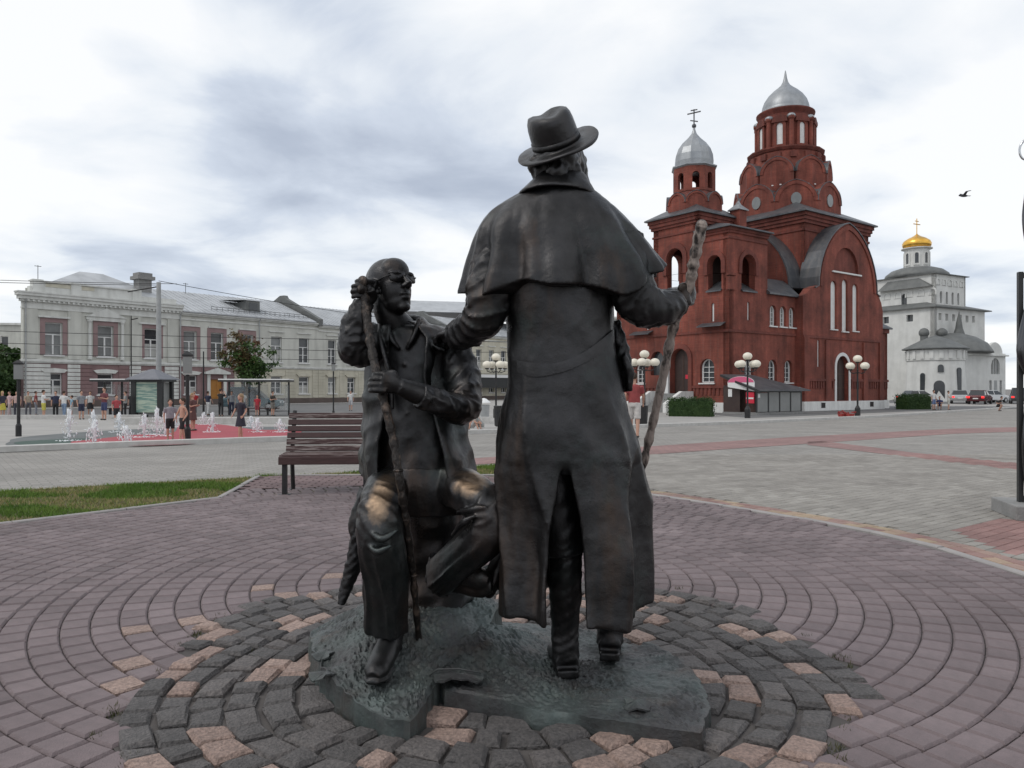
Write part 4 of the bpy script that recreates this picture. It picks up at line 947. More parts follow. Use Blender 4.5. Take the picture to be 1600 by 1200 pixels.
    for k in range(8):
        a = 2 * PI * k / 8 + .3; d = Vector((math.cos(a), math.sin(a), 0)); fr = Frame((0, 0, 0), (1, 0)); fr.o = Vector((c.x, c.y, 0)) + d * 1.72; fr.u = Vector((-d.y, d.x, 0)); fr.n = d
        MB().wall(fr, arch(0, .9, 20.01, 22.14, 8), [arch(0, .5, 20.25, 21.91, 8)], .2, .12).build('drum_frame', M['gate_white'], rt)
        MB().prism(fr, arch(0, .48, 20.33, 21.87, 8), 0, .06).build('window', M['glass'], rt)
    MB().lathe([(1.7, 22.74), (2.0, 23.09), (2.05, 23.49), (1.85, 23.88), (1.3, 24.28), (.6, 24.59), (.15, 24.91), (.05, 25.07)], c, 28).build('gilded_dome', M['gold'], rt, True)
    mb = MB(); x = Vector((.9, .43, 0)); mb.tube([c + Vector((0, 0, 24.83)), c + Vector((0, 0, 27.36))], .07, 6); mb.tube([c - x * .75 + Vector((0, 0, 26.49)), c + x * .75 + Vector((0, 0, 26.49))], .07, 6); mb.tube([c - x * .4 + Vector((0, 0, 26.96)), c + x * .4 + Vector((0, 0, 26.96))], .06, 6); mb.build('cross', M['gold'], rt)
    # round bastion before the right face
    q = Vector((57.6, 104.5, 0))
    MB().lathe([(3.75, ZB), (3.45, 4.9), (3.6, 5.0), (3.6, 6.4), (3.4, 6.5)], q, 32).build('bastion', M['gate_white'], rt, False)
    mb = MB()
    for k in range(20):
        a = 2 * PI * k / 20; mb.obox((q.x + 3.6 * math.cos(a), q.y + 3.6 * math.sin(a), 5.75), (.25, .5, 1.1), a)
    mb.build('merlon', M['gate_white'], rt)['kind'] = 'stuff'
    MB().lathe([(4.1, 6.5), (4.1, 6.62), (2.0, 7.7), (.3, 8.4), (.05, 8.5)], q, 32).build('bastion_roof', M['gate_roof'], rt)
    mb = MB()
    for a, z0, z1, w in ((-1.95, ZB, 2.3, 1.3), (-1.9, 3.4, 4.4, .7), (-2.5, .3, 3.3, .6), (-1.2, 1, 4, .7)):
        fr = Frame((0, 0, 0), (1, 0)); d = Vector((math.cos(a), math.sin(a), 0)); fr.o = Vector((q.x, q.y, 0)) + d * 3.45; fr.u = Vector((-d.y, d.x, 0)); fr.n = d
        MB().prism(fr, arch(0, w, z0, z1, 8), -.3, .22).build('opening', M['glass'], rt)
    # chapel annexe at the right
    q2 = gw(12.5, -4.5, 0); f2 = Frame((61.2, 105.6, 0), (.86, .51)); 
    MB().wall(f2, [(0, ZB), (12.5, ZB), (12.5, 6.3), (11.8, 6.3)] + arc_keel(9.8, 1.9, 6.3, 1.6, 14, .1)[0:] + [(7.8, 6.3), (0, 6.3)], [arch(9.8, 2.3, 3.3, 5.6), rect(8.2, 8.8, -.2, 2.4), rect(10.9, 11.5, -.2, 2.4)], .5).build('chapel_wall', M['gate_white'], rt)
    MB().prism(f2, arch(9.8, 2.28, 3.31, 5.59), -.4, -.3).build('window', M['glass_pale'], rt); mb = MB(); mb.box(f2, 9.4, 9.5, -.3, -.1, 3.3, 5.5); mb.box(f2, 10.1, 10.2, -.3, -.1, 3.3, 5.5); mb.build('mullion', M['gate_white'], rt)
    for u in (8.5, 11.2): MB().prism(f2, rect(u - .29, u + .29, -.2, 2.39), -.4, -.3).build('window', M['glass'], rt)
    MB().box(f2, 9.4, 10.2, -.2, .02, ZB, 2.4).build('door', M['post_grey'], rt)
    mb = MB(); mb.box(f2, -.02, 12.52, -7, -.6, ZB, 6.29); mb.build('chapel_body', M['gate_white'], rt)
    mb = MB(); mb.box(f2, -.4, 12.8, -.4, .35, 5.9, 6.1); mb.build('cornice', M['gate_white'], rt)
    c2 = f2(4.8, -3.4, 0); c2.z = 0
    MB().lathe([(5.2, 6.3), (5.1, 6.6), (4.4, 7.7), (3.0, 8.6), (1.4, 9.1), (.8, 9.2)], c2, 32).build('chapel_dome', M['gate_roof'], rt, True)
    MB().lathe([(.8, 9.0), (.5, 9.9), (.38, 10.8), (.12, 11.9), (.03, 12.4)], c2 + Vector((1.0, 0, 0)), 14).build('spire', M['gate_roof'], rt)
    for dx in (-4.6, -2.0): 
        mb = MB(); mb.lathe([(.5, 7.6), (.5, 8.9)], c2 + Vector((dx, -1, 0)), 12); mb.ball(c2 + Vector((dx, -1, 9.2)), (.7, .7, .7)); mb.build('small_dome', M['gate_roof'], rt, False)
build_gate()

# ---------------------------------------------------------------- long two-storey building on the left
BF = Frame((-43.3, 68.0, 0), (.787, 1.0))
hall = empty('corner_building', (-43.3, 68.0, ZB), label='long pale two-storey classical building with mauve ground floor and metal roof', cat='building')
WR = random.Random(11)
def casement(rt, uc, w, z0, z1, d=-.22, transom=.36, m='window_white'):
    mb = MB(); f = .09; zt = lerp(z1, z0, transom)
    for a, b in ((uc - w / 2, uc - w / 2 + f), (uc + w / 2 - f, uc + w / 2), (uc - .07, uc + .07)):
        mb.box(BF, a, b, d - .08, d, z0, zt if abs(a - (uc - .07)) < .01 else z1)
    for z in (z0, zt - .06, z1 - f): mb.box(BF, uc - w / 2 + f, uc + w / 2 - f, d - .078, d - .004, z, z + f)
    zc = lerp(z0, zt, .5)
    mb.box(BF, uc - w / 2 + f, uc + w / 2 - f, d - .07, d - .01, zc - .03, zc + .03)
    mb.box(BF, uc - w / 2 - .15, uc + w / 2 + .15, d + .01, .16, z0 - .12, z0 - .002)
    o = mb.build('window', M[m], rt)
    MB().box(BF, uc - w / 2 + .02, uc + w / 2 - .02, d - .11, d - .085, z0, z1).build('pane', M[WR.choice(('glass', 'glass', 'glass', 'glass_pale'))], o)
    if WR.random() < .45: MB().box(BF, uc - w / 2 + .1, uc + w / 2 - .1, d - .084, d - .081, z0 + .08, lerp(z0, z1, WR.uniform(.35, .62))).build('curtain', M['curtain'], o)
def lintel(rt, uc, w, z, h=.42, m='trim'):
    MB().prism(BF, [(uc - w / 2 - .12, z), (uc + w / 2 + .12, z), (uc + w / 2 + .42, z + h * .62), (uc + w / 2 + .1, z + h * .8), (uc, z + h), (uc - w / 2 - .1, z + h * .8), (uc - w / 2 - .42, z + h * .62)], .004, .16).build('lintel', M[m], rt)
def build_hall():
    rt = hall
    U = dict(a0=0, a1=14.36, b1=31.99, c1=56.67, d1=100.0)
    upA = [2.51, 7.07, 11.54]; loA = upA
    pinkB = [15.61, 18.66, 22.3]; upB = pinkB + [26.12, 29.93]; loB = [15.68, 22.3, 26.12, 29.93]; doorU = 18.59
    upC = [34.11, 37.14] + [U['b1'] + 8.6 + 3.1 * k for k in range(5)]
    upD = [U['c1'] + 2.2 + 3.0 * k for k in range(12)]
    upC = [u for u in upC if u < U['c1'] - 1]
    Z0, Z1, Y0, Y1 = .62, 2.6, 4.25, 7.2
    w = 1.45
    # pavilion
    holes = [rect(u - w / 2, u + w / 2, Z0, Z1) for u in loA]
    MB().wall(BF, rect(0, U['a1'], ZB, 3.55), holes, .5).build('ground_wall', M['mauve'], rt)
    MB().wall(BF, rect(0, U['a1'], 3.55, 9.9), [rect(u - w / 2, u + w / 2, Y0, Y1) for u in upA], .5).build('upper_wall', M['stucco'], rt)
    for u in upA: casement(rt, u, w, Y0, Y1)
    for u in loA: casement(rt, u, w, Z0, Z1, transom=.3); lintel(rt, u, w, Z1 + .05)
    for i, u in enumerate(upA):
        mb = MB(); mb.wall(BF, rect(u - w / 2 - .42, u + w / 2 + .42, Y0 - .02, Y1 + .4), [rect(u - w / 2 - .01, u + w / 2 + .01, Y0 - .02, Y1 + .01)], .05, .052); mb.build('window_surround', M['pink_panel'], rt)
        mb = MB(); mb.box(BF, u - 1.35, u + 1.35, .004, .22, Y1 + .42, Y1 + .58)
        if i == 1:
            mb.prism(BF, [(u - 1.9, 8.0), (u + 1.9, 8.0), (u, 8.85)], .006, .3); mb.box(BF, u - 1.8, u + 1.8, .005, .2, 7.72, 7.99)
            for s in (-1, 1): mb.lathe([(.2, 3.95), (.2, 4.2), (.16, 4.3), (.14, 7.4), (.22, 7.55), (.22, 7.7)], BF(u + s * 1.5, .18, 0), 10)
        mb.build('window_head', M['trim'], rt)
    def rustic(u0, u1, z0, z1, m, name, d=.1, n=9):
        mb = MB(); h = (z1 - z0) / n
        for k in range(n): mb.box(BF, u0, u1, .003, d, z0 + k * h + .03, z0 + (k + 1) * h - .03)
        mb.build(name, M[m], rt)['kind'] = 'stuff'
    rustic(.05, 2.2, .1, 3.45, 'trim', 'corner_pilaster')
    for u in (4.2, 9.88): rustic(u - .55, u + .55, .1, 3.45, 'trim', 'pilaster')
    rustic(U['a1'] - 1.5, U['a1'] - .02, .1, 3.45, 'trim', 'corner_pilaster')
    g = [2.2, 4.2 - .55, 4.2 + .55, 9.88 - .55, 9.88 + .55, U['a1'] - 1.5]
    for a, b, u in zip(g[0::2], g[1::2], loA):          # mauve courses between the pilasters, broken round the windows
        mb = MB(); h = 3.35 / 9
        for k in range(9):
            z = .1 + k * h; zz = (z + .03, z + h - .03)
            if z + h < Z0 - .1 or z > Z1 + .5: mb.box(BF, a + .02, b - .02, .003, .05, *zz)
            else: mb.box(BF, a + .02, u - w / 2 - .5, .003, .05, *zz); mb.box(BF, u + w / 2 + .5, b - .02, .003, .05, *zz)
        mb.build('course', M['mauve'], rt)['kind'] = 'stuff'
    for u in (.02, 4.2 - .5, 9.88 - .5, U['a1'] - 1.2): MB().box(BF, u, u + 1.15, .004, .1, 3.9, 8.35).build('upper_pilaster', M['stucco'], rt)
    def band(u0, u1, rows, name, m='trim'):
        mb = MB()
        for i, (z0, z1, d) in enumerate(rows): mb.box(BF, u0 - (d if u0 == 0 else 0), u1 + .003 * i, -.2, d, z0, z1 - .002)
        mb.build(name, M[m], rt)
    band(0, U['a1'] + .1, [(3.5, 3.62, .12), (3.62, 3.78, .22), (3.78, 3.86, .14)], 'storey_band')
    band(0, U['a1'] + .25, [(8.35, 8.5, .14), (8.5, 8.95, .1), (8.95, 9.15, .28), (9.15, 9.45, .45), (9.45, 9.7, .6), (9.7, 9.82, .66)], 'cornice')
    mb = MB(); n = 34
    for k in range(n): u = .3 + (U['a1'] - .6) * k / (n - 1); mb.box(BF, u - .09, u + .09, .3, .42, 8.97, 9.14)
    mb.build('dentil', M['trim'], rt)['kind'] = 'stuff'
    mb = MB(); mb.box(BF, .5, U['a1'] - .3, -.5, .12, 9.82, 10.35); mb.box(BF, .9, 10.13, -.5, .1, 10.35, 10.8); mb.box(BF, .6, 10.13 + .2, -.5, .25, 10.8, 10.92)
    for u in (.7, 3.92, 10.13 - .6): mb.box(BF, u, u + .9, -.4, .2, 9.84, 11.0)
    mb.build('parapet', M['trim'], rt)
    MB().box(BF, 1.8, 6.0, .101, .13, 10.4, 10.75).build('parapet_panel', M['stucco_warm'], rt)
    mb = MB(); P = [BF(.9, -.6, 10.2), BF(U['a1'] + .2, -.6, 10.2), BF(U['a1'] + .2, -15, 10.2), BF(6.2, -15, 10.2)]; c = [BF(7.2, -6, 13.0), BF(9.5, -6, 13.0)]
    mb.add(P + c, [(0, 1, 5, 4), (1, 2, 5), (2, 3, 4, 5), (3, 0, 4), (0, 3, 2, 1)]); mb.build('pavilion_roof', M['roof_metal'], rt)
    # end wall and body
    mb = MB(); mb.add([BF(u, d, z) for z in (ZB, 9.0) for u, d in ((.35, -.51), (U['d1'], -.51), (U['d1'], -15), (5.6, -15))], [(0, 3, 2, 1), (4, 5, 6, 7), (0, 1, 5, 4), (1, 2, 6, 5), (2, 3, 7, 6), (3, 0, 4, 7)]); mb.build('rear_body', M['stucco'], rt)
    mb = MB(); mb.add([BF(u, d, z) for z in (9.0, 10.2) for u, d in ((.35, -.505), (U['a1'] - .02, -.505), (U['a1'] - .02, -14.9), (5.6, -14.9))], [(0, 3, 2, 1), (4, 5, 6, 7), (0, 1, 5, 4), (1, 2, 6, 5), (2, 3, 7, 6), (3, 0, 4, 7)]); mb.build('pavilion_body', M['stucco'], rt)
    # chimney
    ch = MB(); ch.box(BF, 11.41, 11.41 + 1.3, -3.5, -2.3, 10, 12.4); ch.box(BF, 11.41 - .25, 11.41 + 1.55, -3.75, -2.05, 12.4, 12.75); ch.box(BF, 11.41 - .05, 11.41 + 1.35, -3.55, -2.25, 12.75, 13.1); ch.build('chimney', M['concrete'], rt)
    # wings
    def wing(u0, u1, ups, los, m_lo, m_up, zt, door=None, ws=w):
        hl = [rect(u - ws / 2, u + ws / 2, Z0, Z1) for u in los] + ([rect(door - .75, door + .75, ZB + .15, 2.2)] if door else [])
        MB().wall(BF, rect(u0, u1, ZB, 3.55), hl, .5).build('ground_wall', M[m_lo], rt)
        MB().wall(BF, rect(u0, u1, 3.55, zt), [rect(u - ws / 2, u + ws / 2, Y0, Y1) for u in ups], .5).build('upper_wall', M[m_up], rt)
        for u in ups: casement(rt, u, ws, Y0, Y1)
        for u in los: casement(rt, u, ws, Z0, Z1, transom=.3); lintel(rt, u, ws, Z1 + .05, m='trim' if m_lo == 'mauve' else m_lo)
        band(u0, u1, [(3.5, 3.62, .1), (3.62, 3.78, .18)], 'storey_band', 'trim' if m_up == 'stucco' else m_up); band(u0, u1, [(zt - .75, zt - .6, .1), (zt - .3, zt - .15, .22), (zt - .15, zt, .38)], 'cornice')
        for u in ups: MB().box(BF, u - ws / 2 - .3, u + ws / 2 + .3, .004, .14, Y1 + .5, Y1 + .62).build('window_head', M['trim'], rt)
        mb = MB(); h = 3.3 / 9; bl = sorted([(u - ws / 2 - .5, u + ws / 2 + .5) for u in los] + ([(door - 1.2, door + 1.2)] if door else []))
        for k in range(9):
            z = .12 + k * h; x = u0 + .02
            if Z0 - .2 - h < z < Z1 + .5:
                for a, b in bl:
                    if a > x: mb.box(BF, x, a, .003, .05, z + .03, z + h - .03)
                    x = b
            if x < u1 - .05: mb.box(BF, x, u1 - .02, .003, .05, z + .03, z + h - .03)
        mb.build('course', M[m_lo], rt)['kind'] = 'stuff'
        mb = MB(); mb.box(BF, u0, u1, .004, .16, ZB - .1, .1); mb.build('plinth', M['plinth_brown'], rt)
    wing(U['a1'], 20.72, [u for u in upB if u < 20.72], [loB[0]], 'mauve', 'stucco', 9.1, door=doorU)
    wing(20.72, U['b1'], [u for u in upB if u > 20.72], loB[1:], 'stucco_warm', 'stucco', 9.1)
    wing(U['b1'], U['c1'], upC, upC, 'stucco_warm', 'stucco', 8.9, ws=1.25)
    wing(U['c1'], U['d1'], upD, upD, 'stucco_warm', 'stucco_warm', 9.3, ws=1.25)
    MB().box(BF, 0, U['a1'], .005, .14, ZB - .1, .08).build('plinth', M['plinth_brown'], rt)
    for u in pinkB:
        mb = MB(); mb.wall(BF, rect(u - w / 2 - .4, u + w / 2 + .4, Y0 - .02, Y1 + .75 - .28), [rect(u - w / 2 - .01, u + w / 2 + .01, Y0 - .02, Y1 + .01)], .05, .052); mb.build('window_surround', M['pink_panel'], rt)
    MB().prism(BF, [(doorU - 1.45, 2.75), (doorU + 1.45, 2.75), (doorU + 1.45, 2.95), (doorU, 3.42), (doorU - 1.45, 2.95)], .004, .45).build('door_hood', M['trim'], rt)
    d = MB().box(BF, doorU - .73, doorU + .73, -.3, -.22, ZB + .15, 2.19).build('door', M['orange_door'], rt)
    mb = MB()
    for s in (-1, 1):
        for z0, z1 in ((.0, .9), (1.0, 2.05)): mb.box(BF, doorU + s * .36 - .24, doorU + s * .36 + .24, -.22, -.19, z0, z1)
    mb.build('door_panel', M['orange_door'], d)
    for s in (-1, 1): MB().box(BF, doorU + s * .95 - .17, doorU + s * .95 + .17, .06, .2, ZB, 2.74).build('door_pier', M['trim'], rt)
    # roofs
    def roof(u0, u1, ze, zr, name):
        mb = MB(); mb.add([BF(u0, .5, ze), BF(u1, .5, ze), BF(u1, -7.5, zr), BF(u0, -7.5, zr), BF(u1, -15.5, ze), BF(u0, -15.5, ze), BF(u0, .5, ze + .12), BF(u1, .5, ze + .12), BF(u1, -7.5, zr + .12), BF(u0, -7.5, zr + .12), BF(u1, -15.5, ze + .12), BF(u0, -15.5, ze + .12)],
            [(0, 1, 7, 6), (6, 7, 8, 9), (9, 8, 10, 11), (0, 6, 9, 3), (3, 9, 11, 5), (1, 2, 8, 7), (2, 4, 10, 8), (0, 3, 2, 1), (3, 5, 4, 2)])
        o = mb.build(name, M['roof_metal'], rt)
        ms = MB(); n = int((u1 - u0) / .6)
        for k in range(1, n): 
            u = u0 + (u1 - u0) * k / n; ms.add([BF(u - .015, .5, ze + .12), BF(u + .015, .5, ze + .12), BF(u + .015, -7.5, zr + .12), BF(u - .015, -7.5, zr + .12), BF(u - .015, .5, ze + .17), BF(u + .015, .5, ze + .17), BF(u + .015, -7.5, zr + .17), BF(u - .015, -7.5, zr + .17)], [(4, 5, 6, 7), (0, 1, 5, 4), (0, 4, 7, 3), (1, 2, 6, 5)])
        ms.build('roof_seam', M['roof_metal'], o)['kind'] = 'stuff'
        return o
    r1 = roof(U['a1'] + .26, U['b1'] - .6, 9.12, 12.1, 'roof'); r2 = roof(U['b1'] + .2, U['c1'] - .5, 8.92, 11.9, 'roof'); r3 = roof(U['c1'] + .1, U['d1'], 9.32, 12.4, 'roof')
    for u in (U['b1'], U['c1']):
        mb = MB(); f2 = Frame(tuple(BF(u, 0, 0)), tuple(-BF.n)[:2]); mb.prism(f2, [(-.5, 8.8), (15.5, 8.8), (15.5, 9.5), (7.5, 13.0), (6.6, 13.0), (6.3, 12.6), (-.5, 9.6)], -.2, .35); mb.build('fire_wall', M['gate_roof'], rt)
    u = 24.09; dm = MB(); dm.add([BF(u - .9, -1.6, 9.9), BF(u + .9, -1.6, 9.9), BF(u + .9, -1.6, 11.2), BF(u - .9, -1.6, 11.2), BF(u + 1.0, -5.0, 11.3), BF(u - 2.2, -5.0, 11.4), BF(u - 1.2, -1.5, 11.25), BF(u + 1.2, -1.5, 11.25), BF(u - .9, -5, 11), BF(u + .9, -5, 11)], [(0, 1, 2, 3), (6, 7, 4, 5), (0, 3, 8), (1, 9, 2)]); dm = dm.build('dormer', M['gate_roof'], rt)
    MB().box(BF, u - .5, u + .6, -1.62, -1.57, 10.2, 11.0).build('pane', M['glass'], dm)
    mb = MB()
    for z in (.25, .5): mb.tube([BF(U['a1'] + 4, -.6, 9.55 + z), BF(U['b1'] - 1, -.6, 9.55 + z)], .025, 5)
    for k in range(20): uu = lerp(U['a1'] + 4, U['b1'] - 1, k / 19); mb.tube([BF(uu, -.6, 9.5), BF(uu, -.6, 10.05)], .02, 5)
    mb.build('snow_guard', M['iron'], rt)
    for px, z in ((3.76, 13.3), (18.96, 13.2)):
        mb = MB(); mb.tube([BF(px, -7, 11.5), BF(px, -7, z)], .03, 5); mb.tube([BF(px - .3, -7, z - .1), BF(px + .3, -7, z - .1)], .03, 5); mb.build('antenna', M['iron'], rt)
    for u in (23.76, .15, U['a1'] + .1): MB().tube([BF(u, .2, ZB), BF(u, .2, 8.8), BF(u, .45, 9.1)], .07, 6).build('downpipe', M['post_grey'], rt)
    # shop awning far along the front
    u = 63.96; mb = MB(); mb.box(BF, u - 5, u + 6, .2, 1.6, 2.9, 3.35); aw = mb.build('awning', M['plain_white'], rt)
    MB().box(BF, u - 5.05, u + 6.05, .1, 1.5, 1.35, 2.9).build('awning_band', M['black_frame'], aw)
build_hall()
def block(name, label, o, ud, L, D, h, m, wins, rm='roof_metal', nw=8, rows=2):
    rt = empty(name, (o[0], o[1], ZB), label=label, cat='building'); f = Frame(o, ud)
    hs = [rect(L * (i + .5) / nw - .55, L * (i + .5) / nw + .55, 1.2 + 3.2 * r, 3.0 + 3.2 * r) for i in range(nw) for r in range(rows)]
    MB().wall(f, rect(0, L, ZB, h), hs, .4).build('wall', M[m], rt)
    MB().box(f, 0, L, -D, -.41, ZB, h - .01).build('body', M[m], rt)
    for s in hs:
        mb = MB(); mb.wall(f, s, [[(lerp(x, (s[0][0] + s[1][0]) / 2, .15), lerp(z, (s[0][1] + s[2][1]) / 2, .1)) for x, z in s]], .06, -.2); w_ = mb.build('window', M['window_white'], rt)
        MB().prism(f, s, -.32, -.28).build('pane', M['glass'], w_)
    mb = MB(); mb.prism(Frame(tuple(f(0, 0, 0)), tuple(-f.n)[:2]), [(-.6, h), (D + .6, h), (D / 2, h + 2.6)], 0, -L); mb.build('roof', M[rm], rt)
    MB().box(f, -.1, L + .1, -.1, .3, h - .35, h - .02).build('cornice', M['trim'], rt)
block('town_house', 'pale town house seen between the standing figure and the church', (6, 128), (1, .25), 30, 14, 13.5, 'stucco', None, nw=9, rows=3)
block('town_house', 'distant pale block beyond the green trees at the far left', (-98, 118), (1, .1), 24, 14, 11.5, 'stucco', None, nw=7, rows=3)

# ---------------------------------------------------------------- bronze group: a standing walker in cape and hat, a seated man with a staff
BZ = bronze('bronze', green=.16, wrinkle=(4.5, (1, 1, .5), .5))
BZ_B = bronze('bronze_base', green=.62, dark=1.2, relief=.85, tone=(.10, .128, .122), metal=.35, rd=.007, rs=44)
BZ_S = bronze('bronze_trousers', green=.30, dark=1.15, wrinkle=(6, (1, 1, .6), .45), worn=[((-0.473, 2.84, 0.748), (.048, .26, .10), .75), ((-0.153, 2.96, 0.782), (.080, .17, .058), .8)])
BZ_F = bronze('bronze_face', green=.06, worn=[((-0.394, 3.05, 1.577), (.013, .02, .011), .9)])
mat('bronze_stick', (.022, .016, .014), (.30, .245, .215), 30, .55, .2, stretch=(1, 1, .5), lo=.40, hi=.54, bump=.6, bscale=60)
mat('bronze_staff', (.022, .018, .016), (.13, .095, .075), 26, .42, .5, stretch=(1, 1, .6), lo=.52, hi=.66, bump=.6, bscale=60)
statue = empty('bronze_statue', (0, 2.95, 0), label='life-size dark bronze statue group of a standing caped walker and a seated man with staff', cat='statue')
ST_OFF = Vector((0, 2.95, 0))
def crom(P, n):
    P = [Vector(p) for p in P]; o = []
    for i in range(len(P) - 1):
        p0, p1, p2, p3 = P[max(i - 1, 0)], P[i], P[i + 1], P[min(i + 2, len(P) - 1)]
        for k in range(n):
            t = k / n; o.append(.5 * (2 * p1 + (p2 - p0) * t + (2 * p0 - 5 * p1 + 4 * p2 - p3) * t * t + (3 * p1 - p0 - 3 * p2 + p3) * t ** 3))
    o.append(P[-1]); return o
def ridge(x, y, z): return 1 - 2 * abs(noise.noise(Vector((x, y, z))))
def limb(mb, pts, rads, n=10, seg=26, fold=None):
    """tapered limb through joints; fold(s, theta) adds cloth creases"""
    P = crom(pts, n); m = len(P)
    k = len(rads) - 1; rr = []
    for i in range(m):
        t = i / (m - 1) * k; j = min(int(t), k - 1); f = t - j; f = f * f * (3 - 2 * f)
        a = rads[j] if isinstance(rads[j], tuple) else (rads[j],) * 2; b = rads[j + 1] if isinstance(rads[j + 1], tuple) else (rads[j + 1],) * 2
        rr.append((lerp(a[0], b[0], f), lerp(a[1], b[1], f)))
    X = None; v = []
    for i, p in enumerate(P):
        t = (P[min(i + 1, m - 1)] - P[max(i - 1, 0)]).normalized()
        if X is None: X = t.cross(Vector((0, 1, 0)) if abs(t.y) < .9 else Vector((0, 0, 1))).normalized()
        else: X = (X - t * X.dot(t)).normalized()
        Y = t.cross(X)
        for q in range(seg):
            a = 2 * PI * q / seg; e = fold(i / (m - 1), a, p) if fold else 0
            v.append(p + X * (rr[i][0] + e) * math.cos(a) + Y * (rr[i][1] + e) * math.sin(a))
    f = [(i * seg + q, i * seg + (q + 1) % seg, (i + 1) * seg + (q + 1) % seg, (i + 1) * seg + q) for i in range(m - 1) for q in range(seg)]
    b = len(v); v += [P[0], P[-1]]
    f += [(b, (q + 1) % seg, q) for q in range(seg)] + [(b + 1, (m - 1) * seg + q, (m - 1) * seg + (q + 1) % seg) for q in range(seg)]
    mb.add(v, f); return mb
def loft(mb, rings, seg=72, n=6, fold=None, expo=2.0, hem=None):
    """closed body from rings (cx, cy, z, rx, ry); theta 0 = +x, 90 = towards the camera"""
    R5 = [Vector(r[:3]) for r in rings]; rx = [r[3] for r in rings]; ry = [r[4] for r in rings]
    P = crom(R5, n); m = len(P); rows = []
    xs = crom([(a, b, 0) for a, b in zip(rx, ry)], n); v = []
    for i in range(m):
        for q in range(seg):
            a = 2 * PI * q / seg; c, s = math.cos(a), math.sin(a)
            cc = math.copysign(abs(c) ** (2 / expo), c); ss = math.copysign(abs(s) ** (2 / expo), s)
            e = fold(i / (m - 1), a) if fold else 0
            z = P[i].z + (hem(i / (m - 1), a) if hem else 0)
            v.append((P[i].x + (xs[i].x + e) * cc, P[i].y - (xs[i].y + e) * ss, z))
    f = [(i * seg + q, i * seg + (q + 1) % seg, (i + 1) * seg + (q + 1) % seg, (i + 1) * seg + q) for i in range(m - 1) for q in range(seg)]
    b = len(v); v += [tuple(P[0]), tuple(P[-1])]
    f += [(b, (q + 1) % seg, q) for q in range(seg)] + [(b + 1, (m - 1) * seg + q, (m - 1) * seg + (q + 1) % seg) for q in range(seg)]
    mb.add(v, f); return mb
def fuse(name, mb, voxel, m, parent, it=4, disp=None, fac=.5):
    me = mb.mesh('tmp', ST_OFF); o = bpy.data.objects.new('tmp', me); C.objects.link(o)
    r = o.modifiers.new('r', 'REMESH'); r.mode = 'VOXEL'; r.voxel_size = voxel
    if it: s = o.modifiers.new('s', 'SMOOTH'); s.iterations = it; s.factor = fac
    dg = bpy.context.evaluated_depsgraph_get(); dg.update()
    me2 = bpy.data.meshes.new_from_object(o.evaluated_get(dg)); bpy.data.objects.remove(o); bpy.data.meshes.remove(me); me2.name = name
    if disp:
        nv = len(me2.vertices); co = np.empty(nv * 3); me2.vertices.foreach_get('co', co); no = np.empty(nv * 3); me2.vertices.foreach_get('normal', no)
        co = co.reshape(-1, 3); no = no.reshape(-1, 3); d = np.array([disp(Vector(p) + ST_OFF, Vector(q)) for p, q in zip(co, no)])
        me2.vertices.foreach_set('co', (co + no * d[:, None]).ravel()); me2.update()
    me2.materials.clear()
    return link(name, me2, m, parent, True)
def cast(p, nn):      # the modeller's touch: low thumb marks all over
    return .0022 * noise.noise(p * 14) + .0011 * noise.noise(p * 37)
def crease(fs, fa, amp, seed=0.0):
    return lambda s, a, p=None: amp * (ridge(s * fs + math.cos(a) * .8, math.sin(a) * fa, seed) ** 3 * .9 + .5 * noise.noise(Vector((s * fs * .6, math.cos(a) * 1.3, math.sin(a) * 1.3 + seed))))
def hand(mb, wrist, palm, across, fdir, curl, ln=.085, thumb=1, spread=.021, r=.0095):
    """palm slab and four bent fingers and a thumb. across: knuckle line, fdir: way the fingers leave, curl: way they bend"""
    w = Vector(wrist); p = Vector(palm); ac = Vector(across).normalized(); fd = Vector(fdir).normalized(); cu = Vector(curl).normalized()
    limb(mb, [w, lerp(w, p, .6), p + fd * .025], [(.026, .024), (.036, .02), (.038, .017)], 5, 14)
    for i, (o, l) in enumerate(((-1.5, .86), (-.5, 1.0), (.5, 1.0), (1.5, .78))):
        k = p + fd * .022 + ac * o * spread; L = ln * l
        a = k + fd * L * .36 + cu * L * .06; b = a + fd * L * .10 + cu * L * .34; c = b - fd * L * .20 + cu * L * .22
        limb(mb, [k - fd * .02, k, a, b, c], [r * 1.1, r * 1.1, r, r * .95, r * .8], 4, 10)
    k = p - ac * thumb * -.036 - fd * .015; limb(mb, [lerp(w, p, .5) + ac * thumb * .012, k, k + fd * .03 + cu * .025, k + fd * .038 + cu * .055], [.014, .013, .012, .0095], 4, 10)
